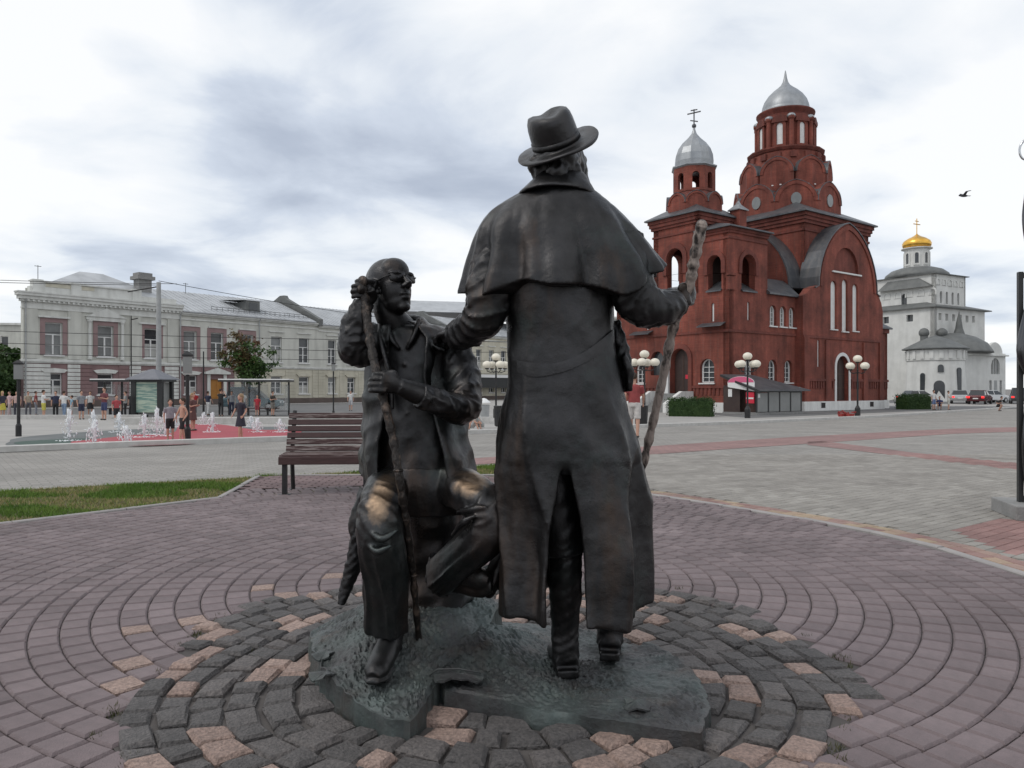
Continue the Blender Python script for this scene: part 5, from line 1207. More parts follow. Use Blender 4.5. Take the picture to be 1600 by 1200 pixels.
# ---------------- base
def plate(name, outline, ctr, ztop, amp, parent, seed):
    P = []
    for i in range(len(outline)):
        a, b = Vector(outline[i]), Vector(outline[(i + 1) % len(outline)]); k = max(2, int((b - a).length / .0105))
        P += [a + (b - a) * j / k for j in range(k)]
    n = len(P); nr = 78; v = []; f = []; c = Vector(ctr)
    for i, p in enumerate(P):       # side wall: foot, waist, lip
        d = (p - c).normalized(); w = .014 * noise.noise(Vector((p.x * 7, p.y * 7, seed))) + .012 * noise.noise(Vector((p.x * 21, p.y * 21, seed))) + .005 * noise.noise(Vector((p.x * 70, p.y * 70, seed)))
        P[i] = p + d * w
    for fz in (-.4, .25, .62, .985):
        for p in P:
            z = fz * ztop(p.x, p.y)
            d = (p - c).normalized(); w = .008 * noise.noise(Vector((p.x * 12, p.y * 12, z * 22 + seed))); v.append((p.x + d.x * (w + .012 - z * .08), p.y + d.y * (w + .012 - z * .08), z))
    for r in range(nr):
        t = 1 - (r / nr) ** 1.0 * .985
        for p in P:
            q = c + (p - c) * t; h = ztop(q.x, q.y)
            e = min(1., r / 2.0)
            k = ridge(q.x * 9, q.y * 9, seed + 4); k2 = noise.noise(Vector((q.x * 22, q.y * 22, seed))); k3 = noise.noise(Vector((q.x * 60, q.y * 60, seed + 9))); k4 = noise.noise(Vector((q.x * 4, q.y * 4, seed + 2)))
            st = .012 if noise.noise(Vector((q.x * 13, q.y * 17, seed + 20))) > .18 else 0     # loose clods
            k5 = ridge(q.x * 31, q.y * 31, seed + 6); k6 = noise.noise(Vector((q.x * 120, q.y * 120, seed + 1)))
            fl = noise.noise(Vector((q.x * 6.5, q.y * 6.5, seed + 31))) + .45 * noise.noise(Vector((q.x * 15, q.y * 15, seed + 7)))
            fk = math.floor(fl * 4.2); fr_ = fl * 4.2 - fk; fl2 = (fk + sstep(.0, .28, fr_)) / 4.2        # flaky layers with broken edges
            pm = .25 + .75 * sstep(-.35, .25, noise.noise(Vector((q.x * 3.3, q.y * 3.3, seed + 40))))
            h += amp * (.45 * k4 + .95 * fl2 + pm * (.30 * k2 + .50 * k3 + .34 * k6) + .10 * k3 + .08 * k6) + st * amp / .018 * .3 * pm
            v.append((q.x, q.y, lerp(ztop(q.x, q.y), h, e)))
    rows = 4 + nr
    f = [(i * n + j, i * n + (j + 1) % n, (i + 1) * n + (j + 1) % n, (i + 1) * n + j) for i in range(rows - 1) for j in range(n)] + [tuple((rows - 1) * n + j for j in range(n))]
    mb = MB(); mb.add(v, f); o = mb.build(name, BZ_B, parent, True); o.data.set_sharp_from_angle(angle=R(38)); return o
def zleft(x, y): return .074 + .205 * math.exp(-((x + .34) ** 2 / .16 + (y - 3.35) ** 2 / .17)) + .05 * math.exp(-((x + .55) ** 2 / .03 + (y - 3.0) ** 2 / .05))
def zright(x, y): return .064 + .12 * math.exp(-((x + .12) ** 2 / .05 + (y - 3.1) ** 2 / .08))
left_outline = [(-0.861, 3.27), (-0.782, 3.028), (-0.665, 2.801), (-0.523, 2.616), (-0.409, 2.515), (-0.332, 2.491), (-0.296, 2.616), (-0.262, 2.856), (-.12, 3.0), (-.05, 3.4), (-.3, 3.72), (-.65, 3.62), (-.86, 3.3)]
right_outline = [(-0.283, 2.831), (-0.227, 2.725), (-0.089, 2.669), (0.108, 2.595), (0.317, 2.535), (0.494, 2.468), (0.588, 2.431), (0.665, 2.627), (0.7, 2.819), (0.674, 3.085), (0.59, 3.295), (.55, 3.2), (.3, 3.5), (-.1, 3.55), (-.3, 3.2)]
plate('base_mound', left_outline, (-.46, 3.0), zleft, .020, statue, 3.0)
plate('base_slab', right_outline, (.2, 2.85), zright, .017, statue, 8.0)
def leaf(pts, nm='leaf'):
    mb = MB(); c = Vector(pts[0]); c = sum((Vector(p) for p in pts), Vector((0, 0, 0))) / len(pts)
    t = .006; n = len(pts)
    mb.add([tuple(c + Vector((0, 0, .012)))] + list(pts) + [tuple(c)] + [(p[0], p[1], p[2] - t) for p in pts], [(0, 1 + i, 1 + (i + 1) % n) for i in range(n)] + [(n + 1, n + 2 + (i + 1) % n, n + 2 + i) for i in range(n)] + [(1 + i, n + 2 + i, n + 2 + (i + 1) % n, 1 + (i + 1) % n) for i in range(n)])
    return mb.build(nm, BZ_B, statue, False)
def oak_leaf(cx, cy, z, L, a, tilt=.25):
    P = []
    for i in range(28):
        t = 2 * PI * i / 28; x = math.cos(t) * L / 2; w = .34 * L * (1 - .35 * math.cos(t)) * (1 + .22 * math.cos(t * 9)); y = math.sin(t) * w
        P.append((cx + x * math.cos(a) - y * math.sin(a), cy + x * math.sin(a) + y * math.cos(a), z + .01 * math.sin(3 * t) - y * tilt * .4))
    return leaf(P)
lf = oak_leaf(-.19, 2.76, .118, .18, -.1)
MB().tube([(-.30, 2.78, .112), (-.27, 2.775, .138), (-.19, 2.765, .143), (-.11, 2.75, .134)], .0035, 6).build('leaf_vein', BZ_B, lf, True)
oak_leaf(-.72, 2.98, .125, .12, .9); oak_leaf(-.68, 2.82, .105, .13, .5); oak_leaf(.42, 2.6, .085, .11, 2.0); oak_leaf(-.30, 2.98, .155, .10, 2.6); oak_leaf((-0.129, 3.1, 0.414)[0], 3.1, (-0.129, 3.1, 0.414)[2], .13, 1.2, 1.5)
# ---------------- standing figure
SKIRT = [(0.204, 2.86, 0.955, 0.249, 0.178), (0.205, 2.86, 0.847, 0.257, 0.186), (0.22, 2.86, 0.692, 0.247, 0.198), (0.228, 2.86, 0.549, 0.242, 0.215), (0.224, 2.86, 0.442, 0.248, 0.228), (0.223, 2.86, 0.356, 0.251, 0.238)]
TORSO = [(0.173, 2.87, 1.815, 0.173, 0.1), (0.17, 2.87, 1.647, 0.213, 0.145), (0.174, 2.86, 1.479, 0.203, 0.148), (0.18, 2.86, 1.36, 0.197, 0.144), (0.186, 2.86, 1.264, 0.198, 0.147), (0.195, 2.86, 1.169, 0.21, 0.156), (0.201, 2.86, 1.05, 0.232, 0.168)] + SKIRT[:2]
def ring_at(T_, z):
    for a, b in zip(T_, T_[1:]):
        if b[2] <= z <= a[2]:
            t = (a[2] - z) / (a[2] - b[2]); return [lerp(p, q, t) for p, q in zip(a, b)]
    return list(T_[0] if z > T_[0][2] else T_[-1])
def coat_fold(z, a):
    """vertical folds, deepening towards the hem; a in radians"""
    t = sstep(1.15, .45, z); w = .004 * noise.noise(Vector((math.cos(a) * 2, math.sin(a) * 2, z * 5)))
    k = math.sin(5.0 * a + 1.2 + .5 * math.sin(2 * a) + z * .8); k2 = abs(math.sin(3.5 * a + .4 + z * 1.3))
    dr = .010 * noise.noise(Vector((math.cos(a) * 3 + z * 2.2, math.sin(a) * 3, z * 1.1 + 5))) * sstep(1.5, .9, z)   # slanting drags
    dg = .024 * sstep(1.3, .85, z) * ridge(math.cos(a) * 1.9 + z * 1.7, math.sin(a) * 2.1 + z * .6, 7.3) ** 3
    return w + dr + dg + t * (.026 * k + .044 * (k2 - .6) + .012 * math.sin(13 * a + z * 3))
def build_standing():
    # body: head, neck, trunk, legs, hands
    mb = MB()
    limb(mb, [(0.192, 2.88, 1.817), (0.182, 2.88, 1.913), (0.178, 2.88, 1.98)], [.075, .06, .06], 5, 18)
    mb.ball((0.172, 2.875, 2.008), (.080, .098, .115), 22, 16)
    mb.ball((0.215, 2.93, 2.0), (.064, .080, .105), 18, 12)                      # face, turned away to the right
    for (px, py, d, r) in ((905, 270, 2.94, .030), (909, 286, 2.95, .028), (905, 300, 2.95, .026), (900, 258, 2.95, .032), (846, 270, 2.85, .034), (838, 258, 2.86, .030), (858, 280, 2.83, .036), (880, 282, 2.82, .036), (870, 268, 2.80, .036), (893, 268, 2.84, .036)):
        mb.ball(Vector(((px - 800) / 1200 * d, d, 1.15 + (608 - py) / 1200 * d)), (r, r, r * 1.15), 12, 8)
    mb.ball((0.266, 2.95, 2.03), (.022, .03, .02), 10, 8)
    loft(mb, [(0.186, 2.88, 1.841, 0.114, 0.07), (0.18, 2.88, 1.745, 0.204, 0.11), (0.191, 2.87, 1.456, 0.191, 0.06), (0.203, 2.87, 1.169, 0.191, 0.13), (0.209, 2.87, 0.93, 0.209, 0.13)], 32, 4)
    limb(mb, [(0.139, 2.88, 0.953), (0.172, 2.87, 0.739), (0.191, 2.87, 0.571), (0.196, 2.87, 0.533)], [.10, .085, .080, .074], 8, 24, crease(9, 1, .006, 3))
    limb(mb, [(0.314, 2.9, 0.952), (0.36, 2.98, 0.549), (0.386, 3.05, 0.306)], [.10, .08, .06], 6, 20)
    limb(mb, [(0.403, 2.88, 1.685), (0.448, 2.8, 1.453), (0.61, 2.86, 1.474)], [.05, .042, .03], 6, 16)
    limb(mb, [(-0.048, 2.88, 1.685), (-0.084, 2.8, 1.435), (-0.216, 2.94, 1.351)], [.05, .042, .03], 6, 16)
    hand(mb, (0.601, 2.86, 1.465), (0.635, 2.845, 1.496), (.12, .05, 1), (.75, .55, .1), (.25, 1, .1), .080, thumb=1)
    hand(mb, (-0.205, 2.93, 1.355), (-0.242, 2.99, 1.362), (-.3, -.95, .1), (-.8, .4, -.1), (-.2, .3, -1), .08, thumb=-1)
    def hair(p, nn):
        hz = sstep(1.86, 1.90, p.z) * sstep(2.06, 2.0, p.z)
        return cast(p, nn) + hz * .007 * ridge(p.x * 40, p.y * 40, p.z * 26)
    body = fuse('standing_figure', mb, .007, BZ_F, statue, 3, hair)
    body['label'] = 'standing figure seen from behind, right hand on a stick'
    # coat
    mb = MB(); n = 7
    def tf(t, a):
        i = t * (len(TORSO) - 1); j = min(int(i), len(TORSO) - 2); z = lerp(TORSO[j][2], TORSO[j + 1][2], i - j)
        return coat_fold(z, a) + .004 * ridge(math.cos(a) * 1.5 + z * 3, z * 4, 2) - .030 * sstep(.94, 1, t)
    loft(mb, TORSO, 96, 7, tf, 2.3)
    def panel(aL, aR, hemf, seg=70, rows=46, th=.020):
        """a skirt panel from angle aL(t) to aR(t), hollow behind"""
        v = []
        for side in (0, 1):
            for i in range(rows + 1):
                t = i / rows
                for q in range(seg + 1):
                    s = q / seg; a = lerp(aL(t), aR(t), s); z = lerp(SKIRT[0][2], hemf(a), t); r = ring_at(SKIRT, z); e = coat_fold(z, a)
                    eb = .016 * sstep(.12, 0, s) * t + .016 * sstep(.88, 1, s) * t      # rolled edge
                    k = e - side * th - eb * .3
                    k -= .014 * sstep(.06, 0, t)
                    ca = math.copysign(abs(math.cos(a)) ** (2 / 2.3), math.cos(a)); sa = math.copysign(abs(math.sin(a)) ** (2 / 2.3), math.sin(a))
                    v.append((r[0] + (r[3] + k) * ca, r[1] - (r[4] + k) * sa, z))
        w = seg + 1; N = w * (rows + 1); f = []
        for i in range(rows):
            for q in range(seg):
                a = i * w + q; f.append((a, a + 1, a + w + 1, a + w)); f.append((N + a, N + a + w, N + a + w + 1, N + a + 1))
        for q in range(seg): f.append((q, N + q, N + q + 1, q + 1)); b = rows * w + q; f.append((b, b + 1, N + b + 1, N + b))
        for i in range(rows): a = i * w; f.append((a, a + w, N + a + w, N + a)); b = i * w + seg; f.append((b, N + b, N + b + w, b + w))
        mb.add(v, f)
    slit = lambda t: sstep(.02, .75, t) ** .75
    panel(lambda t: R(93 + 20 * slit(t)), lambda t: R(262), lambda a: .352 + .012 * math.sin(a * 6) - .02 * sstep(R(200), R(120), a))
    panel(lambda t: R(91 - 6 * slit(t)), lambda t: R(-78), lambda a: .322 + .012 * math.sin(a * 5 + 1) + .03 * sstep(R(60), R(0), a))
    limb(mb, [(0.0, 2.98, 0.624), (-0.038, 3.0, 0.495), (-0.075, 3.0, 0.407), (-0.095, 3.0, 0.35)], [(.03, .05), (.03, .06), (.03, .07), (.022, .06)], 8, 22, crease(3, 2.5, .010, 11))      # front flap swinging out
    coat = fuse('coat', mb, .0075, BZ, body, 1, lambda p, nn: cast(p, nn) + .003 * ridge(p.x * 6, p.y * 6, p.z * 2.2) ** 2)
    # belt across the back, hanging askew
    v = []; f = []; k = 44
    path = crom([(0.018, 2.72, 1.232), (0.09, 2.7, 1.217), (0.191, 2.7, 1.233), (0.294, 2.71, 1.285), (0.37, 2.74, 1.344)], 12); k = len(path)
    for i, p in enumerate(path):
        s = i / (k - 1); hw = .021 + .003 * math.sin(s * 9)
        for dz, off in ((-hw, -.008), (-hw, .0035), (0, .0045), (hw, .0035), (hw, -.008)):
            z = p.z + dz; r = ring_at(TORSO, z); c_ = max(-1, min(1, (p.x - r[0]) / r[3])); a = math.acos(c_); e = coat_fold(z, a) + off + .006
            ex = 2 / 2.3; cc = math.copysign(abs(math.cos(a)) ** ex, math.cos(a)); ss = abs(math.sin(a)) ** ex
            x = p.x; sa = (1 - min(1, abs((x - r[0]) / (r[3] + e))) ** 2.3) ** (1 / 2.3)
            v.append((x, r[1] - (r[4] + e) * sa, z))
    for i in range(k - 1):
        for q in range(4): f.append((i * 5 + q, i * 5 + q + 1, (i + 1) * 5 + q + 1, (i + 1) * 5 + q))
        f.append((i * 5 + 4, i * 5, (i + 1) * 5, (i + 1) * 5 + 4))
    f += [(0, 1, 2, 3, 4), tuple((k - 1) * 5 + q for q in (4, 3, 2, 1, 0))]
    hb = MB().add(v, f).build('half_belt', BZ, body, True); hb.data.set_sharp_from_angle(angle=R(40))
    # pocket bag at the right hip
    mb = MB(); limb(mb, [(0.381, 2.86, 1.407), (0.405, 2.86, 1.312), (0.417, 2.86, 1.229), (0.427, 2.86, 1.14)], [.014, .022, .027, .014], 8, 20, crease(6, 3, .012, 5)); limb(mb, [(0.409, 2.82, 1.275), (0.432, 2.82, 1.216), (0.434, 2.83, 1.141)], [.010, .015, .010], 6, 14, crease(7, 3, .006, 2))
    fuse('hip_pouch', mb, .006, BZ, body, 2, cast)
    # sleeves
    for nm, P, rr, sd in (('sleeve', [(0.411, 2.87, 1.695), (0.429, 2.8, 1.542), (0.463, 2.78, 1.46), (0.537, 2.8, 1.446), (0.613, 2.85, 1.468)], [.085, .082, .076, .066, .050], 1), ('sleeve', [(-0.06, 2.87, 1.671), (-0.084, 2.81, 1.52), (-0.098, 2.79, 1.424), (-0.154, 2.85, 1.371), (-0.215, 2.93, 1.35)], [.085, .078, .072, .060, .048], 7)):
        mb = MB(); limb(mb, P, rr, 12, 40, crease(12, 1.8, .013, sd)); fuse(nm, mb, .006, BZ, body, 1, cast)
    # shoulder cape
    CP = [(0.182, 2.87, 1.923, 0.086, 0.075), (0.176, 2.87, 1.894, 0.123, 0.095), (0.166, 2.87, 1.858, 0.178, 0.115), (0.161, 2.87, 1.815, 0.236, 0.132), (0.167, 2.865, 1.761, 0.282, 0.148), (0.175, 2.86, 1.693, 0.313, 0.162), (0.188, 2.855, 1.621, 0.34, 0.175), (0.194, 2.85, 1.554, 0.362, 0.185), (0.19, 2.85, 1.506, 0.37, 0.192)]
    def cf(t, a):
        g = sstep(.22, 1.0, t); b_ = math.sin(a) > -.2
        k = abs(math.sin(4.5 * a + .35 + .35 * math.sin(3 * a))) - .62; k2 = abs(math.sin(8.2 * a + 1.1)) - .6
        d = .012 * math.exp(-((t - .62) / .22) ** 2) * noise.noise(Vector((math.cos(a) * 2.4, math.sin(a) * 2, t * 3)))
        return g * (.046 * k + .020 * k2) + d + .003 * noise.noise(Vector((math.cos(a) * 4, math.sin(a) * 4, t * 7)))
    mb = MB(); loft(mb, CP, 150, 7, cf, 2.15, lambda t, a: -.0 + t ** 6 * (.020 * math.sin(4 * a + .6) + .012 * math.sin(9 * a + 2) + .080 * max(0, math.cos(a + .25)) ** 3) + .022 * sstep(.45, 1, t) * max(0, math.cos(a + .25)) ** 2)
    fuse('cape', mb, .0065, BZ, body, 1, lambda p, nn: cast(p, nn) + (.0025 * noise.noise(p * 9)))
    # collar
    mb = MB(); loft(mb, [(0.182, 2.875, 1.965, 0.072, 0.068), (0.182, 2.87, 1.944, 0.091, 0.085), (0.174, 2.865, 1.914, 0.117, 0.105), (0.163, 2.86, 1.884, 0.144, 0.122), (0.163, 2.86, 1.872, 0.149, 0.122), (0.167, 2.865, 1.878, 0.124, 0.108)], 64, 6, lambda t, a: .006 * math.sin(a * 3 + t * 2), 2.1, lambda t, a: t * (-.012 * math.cos(a * 2) - .006))
    fuse('collar', mb, .006, BZ, body, 1, cast)
    # hat
    hc = Vector((0.172, 2.87, 2.052)); HM = Matrix.Rotation(R(-23), 4, 'Y') @ Matrix.Rotation(R(27), 4, 'X') @ Matrix.Rotation(R(8), 4, 'Z')
    def hat_pt(x, y, z): return hc + HM @ Vector((x, y, z))
    seg = 64; v = []; prof = []
    for (r, h) in ((.168, .004), (.172, .010), (.168, .015), (.14, .010), (.115, .008), (.100, .012), (.097, .03), (.096, .06), (.094, .09), (.090, .112), (.082, .128), (.062, .136), (.034, .134), (.012, .131)): prof.append((r, h))
    for (r, h) in prof:
        for q in range(seg):
            a = 2 * PI * q / seg; c_, s_ = math.cos(a), math.sin(a); brim = sstep(.1, .17, r) if h < .02 else 0
            x = r * .90 * c_; y = r * 1.08 * s_; z = h
            z += brim * (.003 * c_ ** 2 - .010 * s_ ** 2 + .004 * math.sin(3 * a + 1) - .010 * (c_ < 0) * c_ ** 2)
            if h > .1: k = (h - .1) / .047; z -= k * .022 * math.exp(-(x / .04) ** 2) * (1 + .3 * (y / .1)) - k * .012 * (y > 0) * y / .1; x *= 1 - .08 * k * sstep(-.02, .09, y)
            v.append(hat_pt(x, y, z + .0015 * noise.noise(Vector((x * 30, y * 30, z * 30)))))
    n = len(prof); f = [(i * seg + q, i * seg + (q + 1) % seg, (i + 1) * seg + (q + 1) % seg, (i + 1) * seg + q) for i in range(n - 1) for q in range(seg)] + [tuple((n - 1) * seg + q for q in range(seg)), tuple(range(seg - 1, -1, -1))]
    hat = MB().add(v, f).build('hat', BZ, body, True)
    v = []
    for r, h in ((.096, .018), (.1015, .019), (.1005, .040), (.0955, .041)): v += [hat_pt(r * .90 * math.cos(2 * PI * q / seg), r * 1.08 * math.sin(2 * PI * q / seg), h + .004 * math.sin(2 * PI * q / seg)) for q in range(seg)]
    MB().add(v, [(i * seg + q, i * seg + (q + 1) % seg, (i + 1) % 4 * seg + (q + 1) % seg, (i + 1) % 4 * seg + q) for i in range(4) for q in range(seg)]).build('hat_band', BZ, body, True)
    # boots
    for (kx, ky, kd, ax, ay, ad, hz, sole, yaw) in ((884, 860, 2.87, 883, 985, 2.91, .078, .085, R(96)), (948, 900, 3.0, 953, 968, 3.08, .085, .09, R(82))):
        pt = lambda x, y, d: Vector(((x - 800) / 1200 * d, d, 1.15 + (608 - y) / 1200 * d))
        K = pt(kx, ky, kd); A = pt(ax, ay, ad); mb = MB(); fw = Vector((math.cos(yaw), math.sin(yaw), 0)); sd_ = Vector((-fw.y, fw.x, 0))
        heel = Vector((A.x, A.y, hz)) - fw * .045
        limb(mb, [K, lerp(K, A, .5), A, Vector((A.x, A.y, hz + .05))], [.062, .060, .050, .052], 8, 24, crease(10, 1.2, .006, kx * .01))
        limb(mb, [heel + Vector((0, 0, .045)), heel + fw * .09 + Vector((0, 0, .05)), heel + fw * .2 + Vector((0, 0, .035)), heel + fw * .27 + Vector((0, 0, .028))], [(.046, .042), (.047, .045), (.046, .032), (.03, .02)], 6, 20)
        mb.obox(tuple(heel + fw * .02 + Vector((0, 0, .012))), (.085, .078, .034), yaw); mb.obox(tuple(heel + fw * .16 + Vector((0, 0, .004))), (.21, .088, .016), yaw)
        fuse('boot', mb, .0055, BZ, body, 1, cast)
    # walking stick
    P = crom([(0.691, 2.8, 1.747), (0.672, 2.83, 1.629), (0.658, 2.86, 1.527), (0.609, 2.9, 1.382), (0.578, 2.94, 1.194), (0.543, 2.99, 0.996), (0.504, 3.04, 0.79), (0.452, 3.1, 0.525), (0.407, 3.15, 0.252), (.36, 3.17, .13)], 9)
    mb = MB(); seg = 14; m = len(P)
    mb.tube(P, [.0215 - .009 * i / m + .0022 * math.sin(i * 1.9) + .0016 * math.sin(i * 4.7) for i in range(m)], seg); mb.ball(tuple(P[0]), .0215, 12, 8)
    mb.build('walking_stick', M['bronze_stick'], body, True)
build_standing()
# ---------------- seated figure
JK = [(-0.449, 3.15, 1.426, 0.06, 0.055), (-0.42, 3.15, 1.402, 0.131, 0.085), (-0.399, 3.15, 1.355, 0.178, 0.108), (-0.395, 3.15, 1.25, 0.19, 0.06), (-0.399, 3.15, 1.118, 0.194, 0.124), (-0.398, 3.14, 0.988, 0.199, 0.126), (-0.391, 3.13, 0.871, 0.209, 0.132), (-0.377, 3.12, 0.776, 0.216, 0.138)]
def trouser_fold(seed, amp=.013):
    def f(s, a, p=None):
        kn = math.exp(-((s - .42) / .13) ** 2); lo = sstep(.5, .72, s); up = sstep(.34, .1, s)
        hz = ridge(s * 15 + math.cos(a) * .8, math.sin(a) * 1.2, seed) ** 3; vt = ridge(math.cos(a) * 1.5 + s * .6, math.sin(a) * 1.5, s * 1.3 + seed) ** 3
        dgl = ridge(s * 7 + math.cos(a - 1) * 1.4, math.sin(a) * 1.3, seed + 3) ** 3
        return amp * (1.0 * kn * hz + 1.35 * lo * (vt - .25) + .7 * up * dgl + .35 * noise.noise(Vector((math.cos(a) * 1.5, math.sin(a) * 1.5, s * 4 + seed))))
    return f
def build_seated():
    hc = Vector((-0.491, 3.1, 1.563)); F = Vector((.72, -.67, .15)).normalized(); S = Vector((0, 0, 1)).cross(F).normalized(); Up = F.cross(S)
    HMx = Matrix((F, S, Up)).transposed()
    L = lambda f, s, u: hc + F * f + S * s + Up * u
    mb = MB()
    def el(f, s, u, r, seg=20, rg=14): mb.ball(L(f, s, u), r, seg, rg, HMx)
    el(-.018, 0, .034, (.100, .078, .084), 28, 20); el(.026, 0, -.025, (.070, .063, .090)); el(.03, 0, -.072, (.060, .054, .048)); el(.070, 0, -.100, (.026, .028, .020)); el(.035, 0, .055, (.055, .062, .055))
    limb(mb, [L(.080, 0, .030), L(.100, 0, .004), L(.120, 0, -.020)], [.011, .013, .0155], 5, 14)
    for s in (-1, 1):
        el(.101, s * .014, -.020, (.013, .010, .010), 12, 8); el(.074, s * .034, .033, (.022, .026, .012)); el(-.012, s * .078, -.006, (.022, .011, .034)); el(.004, s * .072, -.028, (.012, .009, .012))
    el(.090, 0, -.050, (.014, .026, .0075), 14, 8); el(.087, 0, -.066, (.014, .022, .0085), 14, 8); el(.088, 0, -.038, (.010, .024, .012))
    limb(mb, [L(-.03, 0, -.04), L(-.025, 0, -.105), (-0.457, 3.15, 1.381)], [.062, .058, .075], 6, 22)
    loft(mb, [(-0.446, 3.15, 1.412, 0.052, 0.05), (-0.404, 3.15, 1.355, 0.142, 0.085), (-0.404, 3.15, 1.171, 0.147, 0.1), (-0.4, 3.14, 0.962, 0.154, 0.105), (-0.381, 3.12, 0.781, 0.178, 0.115)], 30, 4)
    limb(mb, [(-0.537, 3.13, 1.353), (-0.614, 3.02, 1.291), (-0.576, 3.02, 1.517)], [.05, .045, .03], 6, 16)
    limb(mb, [(-0.25, 3.13, 1.327), (-0.194, 2.98, 1.071), (-0.306, 2.87, 1.117), (-0.414, 2.79, 1.162)], [.055, .05, .046, .031], 8, 20)
    hand(mb, (-0.573, 3.03, 1.493), (-0.555, 3.015, 1.537), (.15, .1, 1), (-.55, -.8, .1), (-1, .25, -.1), .074, thumb=1, r=.0098)
    hand(mb, (-0.406, 2.8, 1.159), (-0.445, 2.765, 1.173), (.12, .25, 1), (-1, -.05, .05), (-.3, 1, -.05), .086, thumb=1, r=.0098)
    body = fuse('seated_figure', mb, .0046, BZ_F, statue, 2, lambda p, nn: .5 * cast(p, nn))
    body['label'] = 'seated bald figure in dark glasses, hand cupped at the ear'
    # dark glasses
    mb = MB()
    for s in (-1, 1):
        Mx = Matrix.Translation(L(.098, s * .034, .020)) @ (Matrix.Rotation(0, 4, 'Z'))
        P = []; n = 20
        for d in (0, .008):
            for k in range(n):
                a = 2 * PI * k / n; c_ = math.copysign(abs(math.cos(a)) ** .6, math.cos(a)); s_ = math.copysign(abs(math.sin(a)) ** .6, math.sin(a))
                P.append(L(.089 + d - .014 * abs(c_ * s + 0) * (c_ * s > 0), s * .035 + .028 * c_, .014 + .018 * s_))
        mb.add(P, [tuple(range(n - 1, -1, -1)), tuple(range(n, 2 * n))] + [(k, (k + 1) % n, n + (k + 1) % n, n + k) for k in range(n)])
        mb.tube([L(.086, s * .064, .022), L(.045, s * .073, .018), L(-.005, s * .079, .010)], .0026, 6)
    mb.tube([L(.095, -.010, .020), L(.101, 0, .022), L(.095, .010, .020)], .0035, 6)
    mb.build('dark_glasses', BZ, body, True)
    # shirt
    mb = MB(); loft(mb, [(-0.444, 3.14, 1.409, 0.067, 0.066), (-0.395, 3.14, 1.367, 0.139, 0.094), (-0.395, 3.14, 1.249, 0.149, 0.108), (-0.395, 3.14, 1.066, 0.154, 0.116), (-0.389, 3.13, 0.91, 0.159, 0.12), (-0.376, 3.11, 0.777, 0.174, 0.128)], 80, 8, lambda t, a: .007 * ridge(t * 7 + math.cos(a), math.cos(a) * 2, 1) * sstep(.2, .7, t), 2.2)
    for s, P in ((1, [(-0.495, 3.06, 1.387), (-0.472, 3.03, 1.342), (-0.444, 3.025, 1.309)]), (-1, [(-0.372, 3.08, 1.427), (-0.384, 3.03, 1.362), (-0.413, 3.025, 1.309)])): limb(mb, P, [(.012, .018), (.010, .020), (.006, .010)], 6, 12)
    for k in range(4): mb.ball(Vector(((632 + k * 2 - 800) / 1200 * 3.02, 3.022 - .004 * k, 1.15 + (608 - (570 + k * 38)) / 1200 * 3.02)), (.006, .004, .006), 8, 6)
    fuse('shirt', mb, .0062, BZ, body, 2, cast)
    # jacket: open shell
    mb = MB(); seg = 130; rows = 60; v = []
    zt, zb = JK[0][2], JK[-1][2]
    for side in (0, 1):
        for i in range(rows + 1):
            t = i / rows
            for q in range(seg + 1):
                s = q / seg
                a0 = lerp(R(74), R(58), sstep(.1, 1, t)); a1 = lerp(R(-246), R(-238), sstep(.1, 1, t))     # opening towards the camera
                a = lerp(a0, a1, s); z = lerp(zt, zb + .02 - .025 * math.sin(s * 7) - .02 * sstep(.25, .0, s) - .03 * sstep(.75, 1, s), t); r = ring_at(JK, z)
                ed = sstep(.10, 0, s) + sstep(.90, 1, s)
                e = .013 - side * .016 + .010 * ridge(t * 6 + math.cos(a) * 1.2, math.sin(a) * 1.6, 6) * sstep(.1, .5, t) + .014 * math.sin(a * 5 + t * 4) * sstep(.55, 1, t) + ed * (.012 + .012 * math.sin(t * 11))
                fl = .05 * sstep(.62, 1.0, t) * (sstep(.3, .05, s) * 1.0 + sstep(.8, 1, s) * .4)
                v.append((r[0] + (r[3] + e + fl * .5) * math.cos(a), r[1] - (r[4] + e + fl) * math.sin(a), z))
    w = seg + 1; N = w * (rows + 1); f = []
    for i in range(rows):
        for q in range(seg): a = i * w + q; f += [(a, a + 1, a + w + 1, a + w), (N + a, N + a + w, N + a + w + 1, N + a + 1)]
    for q in range(seg): b = rows * w + q; f += [(q, N + q, N + q + 1, q + 1), (b, b + 1, N + b + 1, N + b)]
    for i in range(rows): a = i * w; b = i * w + seg; f += [(a, a + w, N + a + w, N + a), (b, N + b, N + b + w, b + w)]
    mb.add(v, f)
    # lapels and collar
    for P in ([(-0.529, 3.13, 1.411), (-0.525, 3.06, 1.349), (-0.495, 3.015, 1.258), (-0.472, 3.01, 1.17), (-0.466, 3.005, 1.07)], [(-0.369, 3.14, 1.427), (-0.326, 3.06, 1.362), (-0.322, 3.02, 1.291), (-0.331, 3.005, 1.195), (-0.319, 2.995, 1.07)]): limb(mb, P, [(.018, .030), (.012, .036), (.008, .038), (.007, .028), (.006, .012)], 8, 16)
    limb(mb, [(-0.334, 3.035, 1.342), (-0.287, 3.025, 1.309), (-0.268, 3.03, 1.301)], [(.012, .02), (.008, .022), (.005, .012)], 5, 12)
    limb(mb, [(-0.528, 3.17, 1.414), (-0.47, 3.22, 1.44), (-0.384, 3.18, 1.431)], [.022, .028, .022], 6, 14)
    fuse('jacket', mb, .0058, BZ, body, 1, lambda p, nn: cast(p, nn) + .003 * ridge(p.x * 10, p.y * 10, p.z * 7) ** 2)
